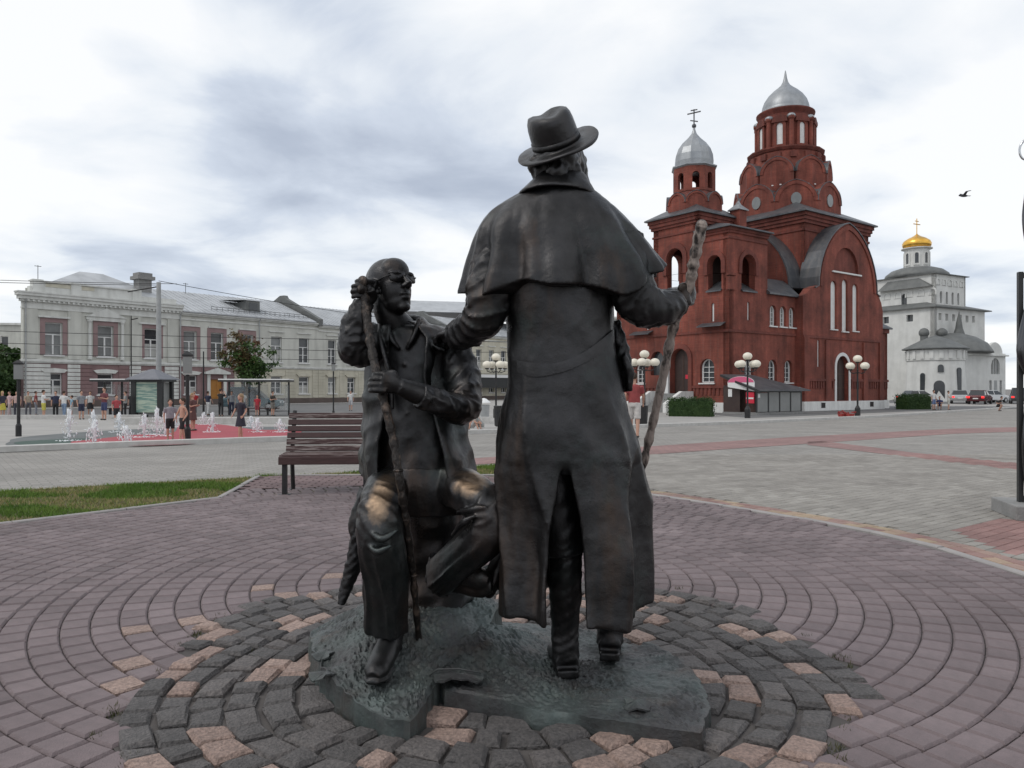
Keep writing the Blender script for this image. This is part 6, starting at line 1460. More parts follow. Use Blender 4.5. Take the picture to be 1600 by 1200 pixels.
    # sleeves
    for P, rr, sd in (([(-0.532, 3.13, 1.359), (-0.587, 3.06, 1.311), (-0.617, 3.02, 1.314), (-0.612, 3.01, 1.396), (-0.584, 3.02, 1.497)], [.064, .068, .064, .052, .034], 2), ([(-0.245, 3.13, 1.338), (-0.2, 3.07, 1.209), (-0.189, 2.99, 1.08), (-0.256, 2.9, 1.092), (-0.342, 2.83, 1.126)], [.070, .066, .062, .050, .042], 9)):
        mb = MB(); limb(mb, P, rr, 12, 40, crease(12, 1.8, .013, sd)); fuse('sleeve', mb, .0058, BZ, body, 1, cast)
    # trousers
    mb = MB()
    loft(mb, [(-0.377, 3.12, 0.838, 0.2, 0.13), (-0.369, 3.12, 0.755, 0.218, 0.145), (-0.36, 3.14, 0.648, 0.19, 0.14)], 40, 5)
    limb(mb, [(-0.484, 3.12, 0.768), (-0.49, 2.94, 0.748), (-0.478, 2.8, 0.702), (-0.477, 2.78, 0.617), (-0.466, 2.84, 0.435), (-0.469, 2.9, 0.246)], [.084, .080, .078, .085, .076, .075], 16, 56, trouser_fold(12))
    limb(mb, [(-0.286, 3.12, 0.776), (-0.173, 2.97, 0.749), (-0.076, 2.86, 0.688), (-0.102, 2.85, 0.604), (-0.208, 2.93, 0.486), (-0.282, 3.02, 0.403)], [.084, .082, .080, .078, .070, .068], 16, 56, trouser_fold(21))
    # knee and lap creases
    for P in ([(-0.499, 2.7, 0.65), (-0.448, 2.66, 0.631), (-0.398, 2.68, 0.659)], [(-0.509, 2.7, 0.605), (-0.467, 2.67, 0.585), (-0.417, 2.66, 0.609)], [(-0.134, 2.77, 0.693), (-0.182, 2.8, 0.66), (-0.224, 2.86, 0.602)], [(-0.092, 2.77, 0.725), (-0.145, 2.8, 0.711), (-0.203, 2.86, 0.692)], [(-0.488, 2.93, 0.791), (-0.443, 2.95, 0.796), (-0.383, 3.02, 0.772)], [(-0.248, 2.98, 0.76), (-0.327, 3.02, 0.73), (-0.381, 3.05, 0.687)]): limb(mb, P, [.006, .012, .006], 6, 12)
    fuse('trousers', mb, .0062, BZ_S, body, 1, lambda p, nn: cast(p, nn) + .003 * ridge(p.x * 8, p.y * 8, p.z * 5) ** 2)
    # seat rock and hanging coat tail
    mb = MB(); limb(mb, [(-.36, 3.38, .2), (-.37, 3.37, .45), (-.38, 3.33, .72)], [.22, .18, .17], 6, 26, crease(4, 2, .03, 3)); fuse('seat_rock', mb, .012, BZ, body, 2, lambda p, nn: .012 * noise.noise(p * 12))
    mb = MB(); limb(mb, [(-0.559, 3.05, 0.738), (-0.608, 3.04, 0.638), (-0.616, 3.03, 0.539), (-0.631, 3.03, 0.438), (-0.656, 3.03, 0.362), (-0.674, 3.02, 0.302)], [(.05, .03), (.03, .024), (.022, .02), (.028, .018), (.022, .014), (.010, .008)], 9, 24, crease(12, 3, .009, 7)); fuse('coat_tail', mb, .006, BZ, body, 1, cast)
    # shoes
    for A, toe, sd in (((-0.463, 2.91, 0.238), (-0.48, 2.745, 0.121), 0), ((-0.277, 3.02, 0.403), (-0.193, 2.97, 0.398), 1)):
        A = Vector(A); T_ = Vector(toe); base = T_.z - .005; mb = MB()
        fwd = Vector((T_.x - A.x, T_.y - A.y, 0)).normalized(); hl = Vector((A.x, A.y, base)) - fwd * .04
        limb(mb, [A + Vector((0, 0, .03)), Vector((A.x, A.y, base + .09)), Vector((A.x, A.y, base + .05)) + fwd * .005], [.050, .050, .046], 5, 24, crease(8, 1, .004, 4))
        limb(mb, [hl + Vector((0, 0, .05)), hl + fwd * .07 + Vector((0, 0, .062)), hl + fwd * .16 + Vector((0, 0, .048)), hl + fwd * .225 + Vector((0, 0, .036)), hl + fwd * .265 + Vector((0, 0, .028))], [(.042, .045), (.044, .055), (.047, .042), (.043, .032), (.022, .018)], 7, 24)
        mb.obox(tuple(hl + fwd * .02 + Vector((0, 0, .012))), (.07, .08, .03), math.atan2(fwd.y, fwd.x)); limb(mb, [hl - fwd * .01 + Vector((0, 0, .008)), hl + fwd * .12 + Vector((0, 0, .008)), hl + fwd * .22 + Vector((0, 0, .008)), hl + fwd * .275 + Vector((0, 0, .010))], [(.04, .012), (.046, .012), (.050, .012), (.024, .010)], 6, 18)
        sh = fuse('shoe', mb, .005, BZ_S, body, 1, cast)
        if sd == 0:
            side = Vector((-fwd.y, fwd.x, 0)); ml = MB()
            for k in range(5):
                c0 = hl + fwd * (.065 + .026 * k) + Vector((0, 0, .118 - .017 * k - .002 * k * k))
                for e in (-1, 1): ml.tube([c0 - side * .020 * e + fwd * -.006, c0 + Vector((0, 0, .006)), c0 + side * .020 * e + fwd * .010], .003, 6)
            ml.build('laces', BZ, body, True)
    # staff
    P = crom([(-0.581, 2.99, 1.566), (-0.572, 2.985, 1.493), (-0.544, 2.93, 1.353), (-0.504, 2.85, 1.216), (-0.463, 2.79, 1.099), (-0.427, 2.77, 0.961), (-0.397, 2.74, 0.803), (-0.378, 2.8, 0.609), (-0.367, 2.9, 0.372), (-0.358, 3.0, 0.095)], 9)
    mb = MB(); m = len(P); mb.tube(P, [.0185 - .006 * i / m + .002 * math.sin(i * 1.7) + .0015 * math.sin(i * 4.1) for i in range(m)], 14); mb.ball(tuple(P[0]), (.022, .022, .026), 12, 8); mb.ball((-0.584, 2.97, 1.536), .018, 10, 8)
    for k in range(6, m, 9): mb.ball(tuple(P[k]), (.019, .019, .008), 12, 6)
    mb.build('staff', M['bronze_staff'], body, True)
build_seated()

# ---------------------------------------------------------------- street furniture
def gxy(p): return (p[0], p[1], gz(p[1]))
# ---- bench
def build_bench():
    bx, by = -1.62, 8.72
    rt = empty('park_bench', (bx, by, 0), R(4), 'weathered dark brown slatted bench on the paved nook behind the seated figure', 'bench')
    L = 1.86
    for k in range(6):
        z = .845 - .073 * k; y = .16 - .030 * k
        mb = MB(); mb.obox((0, y, z), (L, .032, .062), 0, R(-14)); o = mb.build('back_slat', M['slat_worn' if k in (0, 4, 5) else 'slat'], rt, local=True)
        bevel(o, .006)
    for k in range(4):
        mb = MB(); mb.obox((0, -.05 - .085 * k, .43 - .004 * k), (L, .072, .034)); o = mb.build('seat_slat', M['slat_worn'], rt, local=True); bevel(o, .006)
    mb = MB(); mb.obox((0, -.36, .375), (L, .036, .085)); bevel(mb.build('front_rail', M['slat'], rt, local=True), .006)
    for x in (-.87, 0, .87):
        mb = MB(); mb.obox((x, -.33, .205), (.05, .05, .41)); mb.obox((x, -.33, .006), (.14, .09, .012)); mb.build('front_leg', M['iron'], rt, local=True)
        mb = MB(); mb.tube([(x, .10, 0), (x, .03, .40), (x, .19, .90)], .024, 8); mb.obox((x, .10, .006), (.12, .09, .012)); mb.build('rear_leg', M['iron'], rt, local=True)
        mb = MB(); mb.obox((x, -.15, .39), (.045, .40, .04)); mb.build('seat_bearer', M['iron'], rt, local=True)
def bevel(o, w, seg=2):
    bm = bmesh.new(); bm.from_mesh(o.data); bmesh.ops.bevel(bm, geom=bm.edges[:], offset=w, segments=seg, affect='EDGES', profile=.5); bm.to_mesh(o.data); bm.free(); return o
build_bench()
# ---- globe lamps
def globe_lamp(loc, label, h=3.75, rz=0.0):
    rt = empty('street_lamp', gxy(loc), rz, label, 'street lamp', 'globe lamps round the square')
    MB().lathe([(.16, 0), (.16, .5), (.12, .56), (.10, .62), (.055, .68), (.045, h - 1.0), (.06, h - .95), (.035, h - .9), (.035, h - .55)], (0, 0, 0), 12).build('post', M['iron'], rt, local=True)
    for k in range(5):
        a = PI / 2 * k + .35; r = 0 if k == 4 else .56; x, y = r * math.cos(a), r * math.sin(a); zc = h - .28 if k == 4 else h - .72
        if k < 4: MB().tube([(0, 0, h - 1.1), (x * .6, y * .6, h - 1.16), (x, y, h - 1.08), (x, y, h - .96)], .025, 6).build('arm', M['iron'], rt, local=True)
        g = MB(); g.lathe([(.10, zc - .26), (.13, zc - .18)], (x, y, 0), 10); g = g.build('lamp_cup', M['iron'], rt, local=True)
        MB().ball((x, y, zc), (.26, .26, .215), 18, 12).build('globe', M['globe'], rt, True, local=True)
globe_lamp((20.7, 46.0), 'globe lamp in front of the church gable, rightmost of the lamps')
globe_lamp((13.187, 43.0), 'globe lamp beside the basement shelter with the pink sign', rz=.3)
globe_lamp((7.072, 41.0), 'globe lamp by the church steps, just right of the standing figure', rz=.8)
globe_lamp((-0.917, 44.0), 'globe lamp seen between the two bronze figures, far left of the church', rz=.1)
def bin_(loc, label, dome=False):
    rt = empty('litter_bin', gxy(loc), 0, label, 'bin')
    MB().lathe([(.2, .06), (.24, .1), (.27, .78), (.28, .8), (.25, .82)], (0, 0, 0), 14).build('bin_body', M['post_grey' if dome else 'iron'], rt, local=True)
    MB().lathe([(.06, 0), (.06, .08), (.05, .08)], (0, 0, 0), 8).build('bin_foot', M['iron'], rt, local=True)
    if dome: MB().lathe([(.32, .9), (.3, .95), (.12, 1.1), (.02, 1.13)], (0, 0, 0), 14).build('bin_lid', M['plain_white'], rt, local=True)
bin_((5.05, 30.0), 'dark litter bin half hidden behind the standing figure'); bin_((-0.397, 28.0), 'dark litter bin on the kerb left of the standing figure'); bin_((-1.32, 36.0), 'grey litter bin with a white domed lid between the figures', True)
# ---- slim lantern posts by the fountain
def lantern_post(loc, h, label, box=True):
    rt = empty('lantern_post', gxy(loc), .4, label, 'lamp post', 'slim dark lantern posts')
    MB().lathe([(.075, 0), (.075, .3), (.045, .36), (.042, h - .55)], (0, 0, 0), 10).build('post', M['iron'], rt, local=True)
    MB().obox((0, 0, h - .33), (.20, .20, .40)).build('lantern', M['panel_grey'], rt, local=True)
    MB().lathe([(.17, h - .12), (.17, h - .08), (.03, h)], (0, 0, 0), 4, PI / 4).build('lantern_cap', M['iron'], rt, local=True)
lantern_post((-7.73, 18.295), 2.15, 'slim dark lantern post before the ad kiosk'); lantern_post((-13.529, 21.057), 2.1, 'slim dark lantern post at the far left by the green trees')
lantern_post((-10.928, 47.0), 3.3, 'slim dark lantern post above the left end of the bench')
# ---- ad kiosk, shelters, poles
def build_kiosk():
    c = (-21.038, 45.0); rt = empty('ad_kiosk', gxy(c), R(-8), 'dark framed advertising kiosk with hipped grey roof and lit poster', 'kiosk')
    for x in (-.82, .82):
        for y in (-.55, .55): MB().obox((x, y, 1.05), (.3 if y < 0 else .2, .2, 2.1)).build('corner_post', M['black_frame'], rt, local=True)
    MB().obox((0, .1, 1.1), (1.5, .9, 1.9)).build('kiosk_body', M['panel_grey'], rt, local=True)
    MB().obox((0, -.57, 1.18), (1.34, .04, 1.75)).build('poster', M['poster'], rt, local=True)
    MB().obox((0, 0, 2.13), (2.05, 1.5, .12)).build('fascia', M['black_frame'], rt, local=True)
    MB().lathe([(1.5, 2.19), (1.48, 2.24), (.25, 2.78), (.05, 2.82)], (0, 0, 0), 4, PI / 4).build('kiosk_roof', M['kiosk_roof'], rt, local=True)
build_kiosk()
def shelter(c, L, label, rz):
    rt = empty('bus_shelter', gxy(c), rz, label, 'bus shelter')
    MB().obox((0, 0, 2.16), (L, 1.5, .10)).build('shelter_roof', M['black_frame'], rt, local=True); MB().obox((0, -.02, 2.25), (L - .05, 1.5, .07)).build('roof_edge', M['plain_white'], rt, local=True)
    for x in (-L / 2 + .3, 0, L / 2 - .3): MB().obox((x, .6, 1.05), (.10, .10, 2.1)).build('post', M['black_frame'], rt, local=True)
    for k in range(3): MB().obox((-L / 2 + .3 + (L - .6) * (k + .5) / 3, .62, 1.15), ((L - .6) / 3 - .12, .02, 1.6)).build('pane', M['shelter_glass'], rt, local=True)
    MB().obox((L / 2 - .3, .1, 1.15), (.02, .9, 1.6)).build('pane', M['shelter_glass'], rt, local=True)
    MB().obox((0, .35, .45), (L * .6, .35, .06)).build('shelter_seat', M['slat'], rt, local=True)
    for x in (-.6, .6): MB().obox((x, .35, .21), (.06, .3, .42)).build('seat_leg', M['iron'], rt, local=True)
m_ = mat('shelter_glass', (.6, .64, .64), None, rough=.05); m_.node_tree.nodes['Principled BSDF'].inputs['Alpha'].default_value = .18
shelter((-15.96, 48.0), 4.3, 'glass bus shelter with white roof edge in front of the autumn tree', R(4)); shelter((-24.383, 47.5), 2.7, 'bus shelter with a flat pale roof just left of the ad kiosk', R(4))
def pole(c, h, r, label, m='post_grey', arm=None):
    rt = empty('utility_pole', gxy(c), 0, label, 'pole'); MB().lathe([(r * 1.25, 0), (r * 1.2, .6), (r, .65), (r * .75, h)], (0, 0, 0), 12).build('mast', M[m], rt, local=True)
    if arm: MB().tube([(0, 0, h - .3), arm], .05, 6).build('bracket', M['iron'], rt, local=True)
pole((-25.3, 55.0), 9.3, .2, 'tall pale concrete pole rising behind the ad kiosk', arm=(-2.5, .6, 8.7)); pole((-22.493, 56.0), 4.4, .06, 'thin dark street pole beside the orange door', 'iron'); pole((-28.758, 58.0), 7.2, .05, 'thin street light pole in front of the pale facade', 'iron', arm=(.5, 0, 7.0))
# overhead wires, each sagging between far poles
def wire(a, b, sag, label, r=.022):
    P = [Vector(a).lerp(Vector(b), t / 16) - Vector((0, 0, sag * 4 * (t / 16) * (1 - t / 16))) for t in range(17)]
    o = MB().tube(P, r, 5).build('overhead_wire', M['iron']); tag(o, label, 'wire', 'overhead wires along the street')
hx = (-25.3, 55.0)
for k, (z0, z1, yo) in enumerate(((10.2, 9.6, 3.0), (9.6, 9.1, 0))):
    wire((-60, 52 + yo, z0), (hx[0] + .0, hx[1] + yo, z1 - .5), .3, ('upper' if k == 0 else 'lower') + ' wire crossing the sky at the left above the pale roof')
for k, (z, nm) in enumerate(((5.4, 'uppermost trolley wire across the pale facade'), (4.6, 'middle trolley wire across the pale facade'), (3.9, 'lowest trolley wire across the pale facade'))): wire((-60, 50 + 2 * k, z + .6), (2, 66 + 2 * k, z - .2), .35, nm)
wire((hx[0], hx[1], 8.9), (-2, 95, 8.6), .5, 'long wire running from the concrete pole along the roof')
# ---- fountain jets
def jet(c, h, r, label, seed):
    rnd = random.Random(seed); mb = MB(); z0 = gz(c[1]) + .012
    n = 44
    for k in range(n):
        t = k / n; a = rnd.uniform(0, 6.28); lean = rnd.uniform(0, r * .5)
        hh = h * rnd.uniform(.6, 1.0); P = [(c[0] + lean * s * math.cos(a), c[1] + lean * s * math.sin(a), z0 + hh * s) for s in (0, .35, .7, 1)]
        mb.tube(P, [r * .20, r * .14, r * .12, r * .20 * rnd.random() + .006], 5)
    for k in range(80):
        a = rnd.uniform(0, 6.28); q = rnd.random() ** .7 * r * 1.5; s = rnd.uniform(.005, .018); mb.ball((c[0] + q * math.cos(a), c[1] + q * math.sin(a), z0 + rnd.uniform(.1, 1.05) * h * (1 - .3 * q / r)), (s, s, s * rnd.uniform(1, 3)), 5, 4)
    for k in range(50):
        a = rnd.uniform(0, 6.28); q = rnd.random() * r * 2.6; s = rnd.uniform(.01, .035); mb.ball((c[0] + q * math.cos(a), c[1] + q * math.sin(a), z0 + .01), (s, s, .012), 6, 4)
    o = mb.build('fountain_jet', M['jet_water'], None, True); tag(o, label, 'fountain jet', 'water jets of the splash pad'); o['kind'] = 'thing' if False else None
    del o['kind']
JT = [((108, 690), .62, 'first water jet from the left on the green tip of the splash pad'), ((148, 693), .42, 'water jet second from the left on the splash pad'), ((197, 695), .34, 'low splashing jet at the front edge of the splash pad'), ((146, 672), .55, 'tall jet behind the second one, left half of the splash pad'), ((186, 676), .5, 'water jet in front of the person in maroon'), ((225, 684), .5, 'water jet just left of the ad kiosk poster'), ((245, 680), .62, 'tall water jet under the ad kiosk poster'), ((258, 682), .58, 'tall water jet at the right corner of the ad kiosk'), ((275, 668), .45, 'farther jet right of the ad kiosk'), ((318, 664), .42, 'small far jet behind the dark lantern post'), ((332, 676), .5, 'water jet left of the glass shelter'), ((392, 668), .34, 'wide low splash under the glass shelter'), ((402, 676), .36, 'low jet at the right part of the red band'), ((437, 676), .34, 'water jet next to the end of the bench')]
for i, (p, h, lb) in enumerate(JT):
    q = {(108, 690): (-10.55, 18.295), (148, 693): (-9.474, 17.437), (197, 695): (-8.497, 16.909), (146, 672): (-14.16, 25.981), (186, 676): (-12.149, 23.745), (225, 684): (-9.723, 20.291), (245, 680): (-10.121, 21.882), (258, 682): (-9.511, 21.057), (275, 668): (-12.551, 28.687), (318, 664): (-12.863, 32.023), (332, 676): (-9.26, 23.745), (392, 668): (-9.754, 28.687), (402, 676): (-7.875, 23.745), (437, 676): (-7.183, 23.745)}[p]
    jet(q, h * 1.25, .115, lb, i)
# ---- trees, hedges, shrubs
def leaf_cloud(ctr, rad, n, size, seed, gaps=.15, shape=None):
    rnd = random.Random(seed); V = []; F = []; cl = []
    for k in range(max(8, n // 70)):
        while True:
            p = Vector((rnd.uniform(-1, 1), rnd.uniform(-1, 1), rnd.uniform(-1, 1)))
            if .25 < p.length < 1: break
        cl.append(p)
    for k in range(n):
        c = rnd.choice(cl); p = c + Vector((rnd.gauss(0, .13), rnd.gauss(0, .13), rnd.gauss(0, .10)))
        if noise.noise(p * 2.4 + Vector((seed, 0, 0))) < -gaps * 1.6: continue
        w = ctr + Vector((p.x * rad[0], p.y * rad[1], p.z * rad[2])); s = size * rnd.uniform(.6, 1.3)
        q = Vector((rnd.gauss(0, 1), rnd.gauss(0, 1), rnd.gauss(0, .7) + .5)).normalized(); u = q.orthogonal().normalized(); v = q.cross(u); a = rnd.uniform(0, 6.28); u, v = u * math.cos(a) + v * math.sin(a), v * math.cos(a) - u * math.sin(a)
        b = len(V); V += [tuple(w + u * s), tuple(w + v * s * .55), tuple(w - u * s), tuple(w - v * s * .55)]; F.append((b, b + 1, b + 2, b + 3))
    mb = MB(); mb.v = V; mb.f = F; return mb
def tree(loc, label, ht, ctr, rad, crowns, seed, r0=.14, name='street_tree', group=None):
    z = gz(loc[1]); rt = empty(name, (loc[0], loc[1], z), 0, label, 'tree', group); rnd = random.Random(seed)
    mb = MB(); top = Vector((.1, 0, ctr[2] - z)); mb.tube([(0, 0, 0), (.05, 0, ht * .5), (.03, .02, ht), tuple(top)], [r0, r0 * .8, r0 * .65, r0 * .25], 10)
    mb.build('trunk', M['bark'], rt, True, local=True)
    for k in range(9):
        a = k * 2.4; h = lerp(ht * .8, ctr[2] - z + rad[2] * .3, k / 9); e = Vector((math.cos(a) * rad[0] * .75, math.sin(a) * rad[1] * .75, h + rad[2] * .45))
        MB().tube([(.03, .01, h), tuple(Vector((0, 0, h)).lerp(e, .5) + Vector((0, 0, -.08))), tuple(e)], [r0 * .4, r0 * .22, r0 * .07], 6).build('limb', M['bark'], rt, True, local=True)
    for (m, off, rr, n, s) in crowns:
        o = leaf_cloud(Vector(ctr) + Vector(off) - Vector((loc[0], loc[1], z)), rr, n, s, seed + n).build('crown', M[m], rt, local=True)
tc = (-19.367, 56.0)
tree(tc, 'small street tree with rusty top behind the glass bus shelter', 1.7, (tc[0], tc[1], 3.5), (1.9, 1.9, 2.0), [('leaf_green', (.3, 0, -.3), (1.85, 1.7, 1.55), 2300, .12), ('leaf_dark', (.2, 0, -.6), (1.6, 1.6, 1.3), 900, .12), ('leaf_rust', (-.35, -.2, .35), (1.35, 1.3, 1.6), 2300, .11)], 4)
for k, (px, d, h, lb) in enumerate((((-47.52, 72.0), 72, 5.3, 'leafy green tree at the left corner of the pale building'), ((-46.2, 66.0), 66, 5.6, 'dark green tree cut by the left edge of the picture'), ((-50.44, 78.0), 78, 4.6, 'lower green tree tucked against the pale corner'))):
    tree(px, lb, 1.6, (px[0], px[1], h * .52), (3.0, 3.0, 2.7), [('leaf_dark', (0, 0, -.2), (2.9, 2.8, 2.5), 4200, .2), ('leaf_green', (0, -.3, .4), (2.7, 2.6, 2.3), 3200, .18)], 30 + k, .2)
def hedge(a, b, w, h, label, seed):
    A = Vector((*a, 0)); B = Vector((*b, 0)); c = (A + B) / 2; z = gz(c.y); rt = empty('hedge', (c.x, c.y, z), 0, label, 'hedge'); d = (B - A); L = d.length; u = d.normalized(); v = Vector((-u.y, u.x, 0)); rnd = random.Random(seed)
    core = MB(); core.obox((0, 0, h * .46), (L * .97, w * .9, h * .92), math.atan2(u.y, u.x)); core.build('hedge_core', M['hedge'], rt, local=True)
    V = []; F = []
    for k in range(int(900 * L * (w + h))):
        s, t, q = rnd.uniform(-.5, .5), rnd.uniform(-.5, .5), rnd.random(); f = rnd.random()
        if f < .4: t = math.copysign(.5, t)
        elif f < .7: q = 1.0
        elif f < .8: s = math.copysign(.5, s)
        p = u * s * L + v * t * w + Vector((0, 0, q * h)) + Vector((rnd.gauss(0, .075), rnd.gauss(0, .075), rnd.gauss(0, .07) + .06 * math.sin(s * 23))); n = Vector((rnd.gauss(0, 1), rnd.gauss(0, 1), rnd.gauss(0, 1))).normalized(); x = n.orthogonal().normalized(); y = n.cross(x); e = .045
        b_ = len(V); V += [tuple(p + x * e), tuple(p + y * e * .6), tuple(p - x * e), tuple(p - y * e * .6)]; F.append((b_, b_ + 1, b_ + 2, b_ + 3))
    mb = MB(); mb.v = V; mb.f = F; o = mb.build('foliage', M['leaf_dark'], rt, local=True)
hedge((9.674, 47.0), (11.998, 46.0), 1.2, 1.0, 'clipped dark hedge beside the church steps', 1); hedge((31.413, 62.0), (33.915, 63.0), 1.2, 1.1, 'clipped dark hedge at the right corner of the church', 2)
# red flower tubs near the right lamp
for k, px in enumerate(((19.565, 45.5), (19.888, 45.2))):
    rt = empty('flower_tub', gxy(px), 0, ('left' if k == 0 else 'right') + ' one of two tubs of red flowers by the rightmost globe lamp', 'flower tub')
    MB().lathe([(.2, 0), (.28, .2), (.27, .2)], (0, 0, 0), 12).build('tub', M['flower_red'], rt, local=True); leaf_cloud(Vector((0, 0, .26)), (.3, .3, .12), 260, .05, 50 + k, 0).build('flowers', M['flower_red'], rt, local=True)
# ---- basement shelter by the church
def build_basement():
    o = Vector((*(15.511, 48.6), 0)); f = Frame((o.x, o.y, gz(o.y)), (.8, .6)); rt = empty('basement_shelter', (o.x, o.y, gz(o.y)), 0, 'grey panelled basement entrance shelter with a pink round sign on its dark roof', 'shelter')
    z = gz(o.y)
    L, D = 4.9, 2.6
    MB().box(f, -.1, L + .1, -D, .1, -.05, .16).build('base_kerb', M['concrete'], rt)
    for k in range(4): MB().box(f, .08 + L / 4 * k, L / 4 * (k + 1) - .08, -.06, -.02, .2, 1.42).build('wall_panel', M['panel_grey'], rt)
    for k in range(5): MB().box(f, L / 4 * k - .05, L / 4 * k + .05, -.08, .0, .16, 1.5).build('frame_post', M['black_frame'], rt)
    MB().box(f, -.04, L + .04, -.085, .003, 1.45, 1.56).build('frame_rail', M['black_frame'], rt)
    MB().box(f, 0, .04, -D, -1.3, .16, 1.9).build('side_panel', M['door_dark'], rt); MB().box(f, .5, .55, -D + .1, -.1, .16, 1.7).build('inner_wall', M['wood_dark'], rt)
    MB().box(f, L - .04, L, -D, -.09, .16, 1.8).build('side_panel', M['panel_grey'], rt)
    mb = MB(); P = [f(-.3, .35, 1.52), f(L + .5, .35, 1.52), f(L * .62, -D, 2.55), f(-.3, -D, 2.55)]; mb.add(P + [p + Vector((0, 0, .08)) for p in P], [(0, 3, 2, 1), (4, 5, 6, 7), (0, 1, 5, 4), (1, 2, 6, 5), (2, 3, 7, 6), (3, 0, 4, 7)]); mb.build('shelter_roof', M['roof_dark'], rt)
    mb = MB(); mb.prism(Frame(tuple(f(-.32, .35, 0)), (-.6, .8)), [(0, 1.45), (D + .35, 2.48), (D + .35, 2.62), (0, 1.6)], -.05, .06); mb.build('barge_board', M['black_frame'], rt)
    g = Frame(tuple(f(-.34, -.2, 0)), (.75, -.45)); g = Frame(tuple(f(-.36, -1.9, 0)), (.8, -.62))
    sg = MB(); sg.prism(g, [(0, 1.78)] + [(1.75, 1.5)] + [(.85 + .88 * math.cos(PI * t / 14), 2.05 + .42 * math.sin(PI * t / 14)) for t in range(15)], .05, .13); sg = sg.build('round_sign', M['plain_white'], rt)
    MB().prism(g, [(.85 + .86 * math.cos(PI * t / 14), 2.08 + .37 * math.sin(PI * t / 14)) for t in range(15)], .131, .14).build('sign_face', M['sign_pink'], sg)
    rs = MB(); rs.box(f, -.12, -.06, -.75, -.15, .75, 1.45); rs = rs.build('red_sign', M['sign_red'], rt)
    MB().box(f, -.135, -.121, -.72, -.18, 1.02, 1.12).build('sign_bar', M['plain_white'], rs)
    MB().box(f, .12, .34, -.019, -.012, 1.1, 1.34).build('notice', M['plain_white'], rt)
    MB().box(f, -.03, -.005, -2.2, -1.9, 1.15, 1.65).build('notice', M['plain_white'], rt)
build_basement()
# ---- tall metal frame at the right edge
def build_frame():
    c = (4.62, 6.95); rt = empty('metal_frame', (c[0], c[1], 0), R(-14), 'tall black metal frame with bent chrome tube on a concrete slab, right edge', 'frame')
    MB().obox((.62, 0, .065), (1.55, .62, .13)).build('slab', M['concrete'], rt, local=True)
    bevel(rt.children[0], .01)
    MB().obox((-.02, 0, 1.17), (.038, .05, 2.08)).build('upright', M['black_frame'], rt, local=True)
    MB().obox((1.0, 0, 1.17), (.055, .05, 2.08)).build('upright', M['black_frame'], rt, local=True)
    MB().obox((.49, 0, .16), (.96, .05, .05)).build('bottom_rail', M['black_frame'], rt, local=True); MB().obox((.49, 0, 2.18), (.96, .05, .05)).build('top_rail', M['black_frame'], rt, local=True)
    P = crom([(.03, -.06, .13), (.01, -.06, .7), (.02, -.06, 1.2), (-.03, -.06, 1.5), (.02, -.06, 1.95), (.04, -.06, 2.4), (.0, -.06, 2.75), (.03, -.06, 3.05), (.06, -.06, 3.2)], 8); MB().tube(P, [.02, .02] + [.028 + .012 * math.sin(i * .35) for i in range(len(P) - 2)], 14).build('bent_tube', M['chrome_dark'], rt, True, local=True)
    P = crom([(.06, -.06, 3.2), (-.02, -.06, 3.22), (-.045, -.06, 3.30), (-.01, -.06, 3.38), (.09, -.06, 3.42)], 8); MB().tube(P, .010, 8).build('tube_loop', M['chrome'], rt, True, local=True)
mat('chrome_dark', (.10, .10, .105), None, rough=.18, metal=1)
build_frame()
# ---- bird
def build_bird():
    c = Vector((22.357, 38.0, 10.713)); rt = empty('bird', c, 0, 'dark bird in flight right of the church towers', 'bird')
    mb = MB(); mb.ball((0, 0, 0), (.20, .07, .06), 12, 8); mb.ball((-.2, 0, .02), (.06, .045, .045), 10, 6); mb.add([(.16, -.03, 0), (.16, .03, 0), (.32, .06, -.01), (.32, -.06, -.01), (.16, -.03, .01), (.16, .03, .01), (.32, .06, 0), (.32, -.06, 0)], [(0, 3, 2, 1), (4, 5, 6, 7), (0, 1, 5, 4), (1, 2, 6, 5), (2, 3, 7, 6), (3, 0, 4, 7)]); mb.build('bird_body', M['bird'], rt, True, local=True)
    for s in (-1, 1):
        P = [(-.08, 0, .03), (.09, 0, .03), (.05, s * .25, .16), (-.05, s * .25, .17), (.10, s * .45, .15), (.05, s * .46, .16)]; mb = MB(); mb.add(P + [(x, y, z - .012) for x, y, z in P], [(0, 1, 2, 3), (3, 2, 4, 5), (6, 9, 8, 7), (9, 11, 10, 8), (0, 3, 9, 6), (3, 5, 11, 9), (1, 7, 8, 2), (2, 8, 10, 4)]); mb.build('wing', M['bird'], rt, local=True)
build_bird()
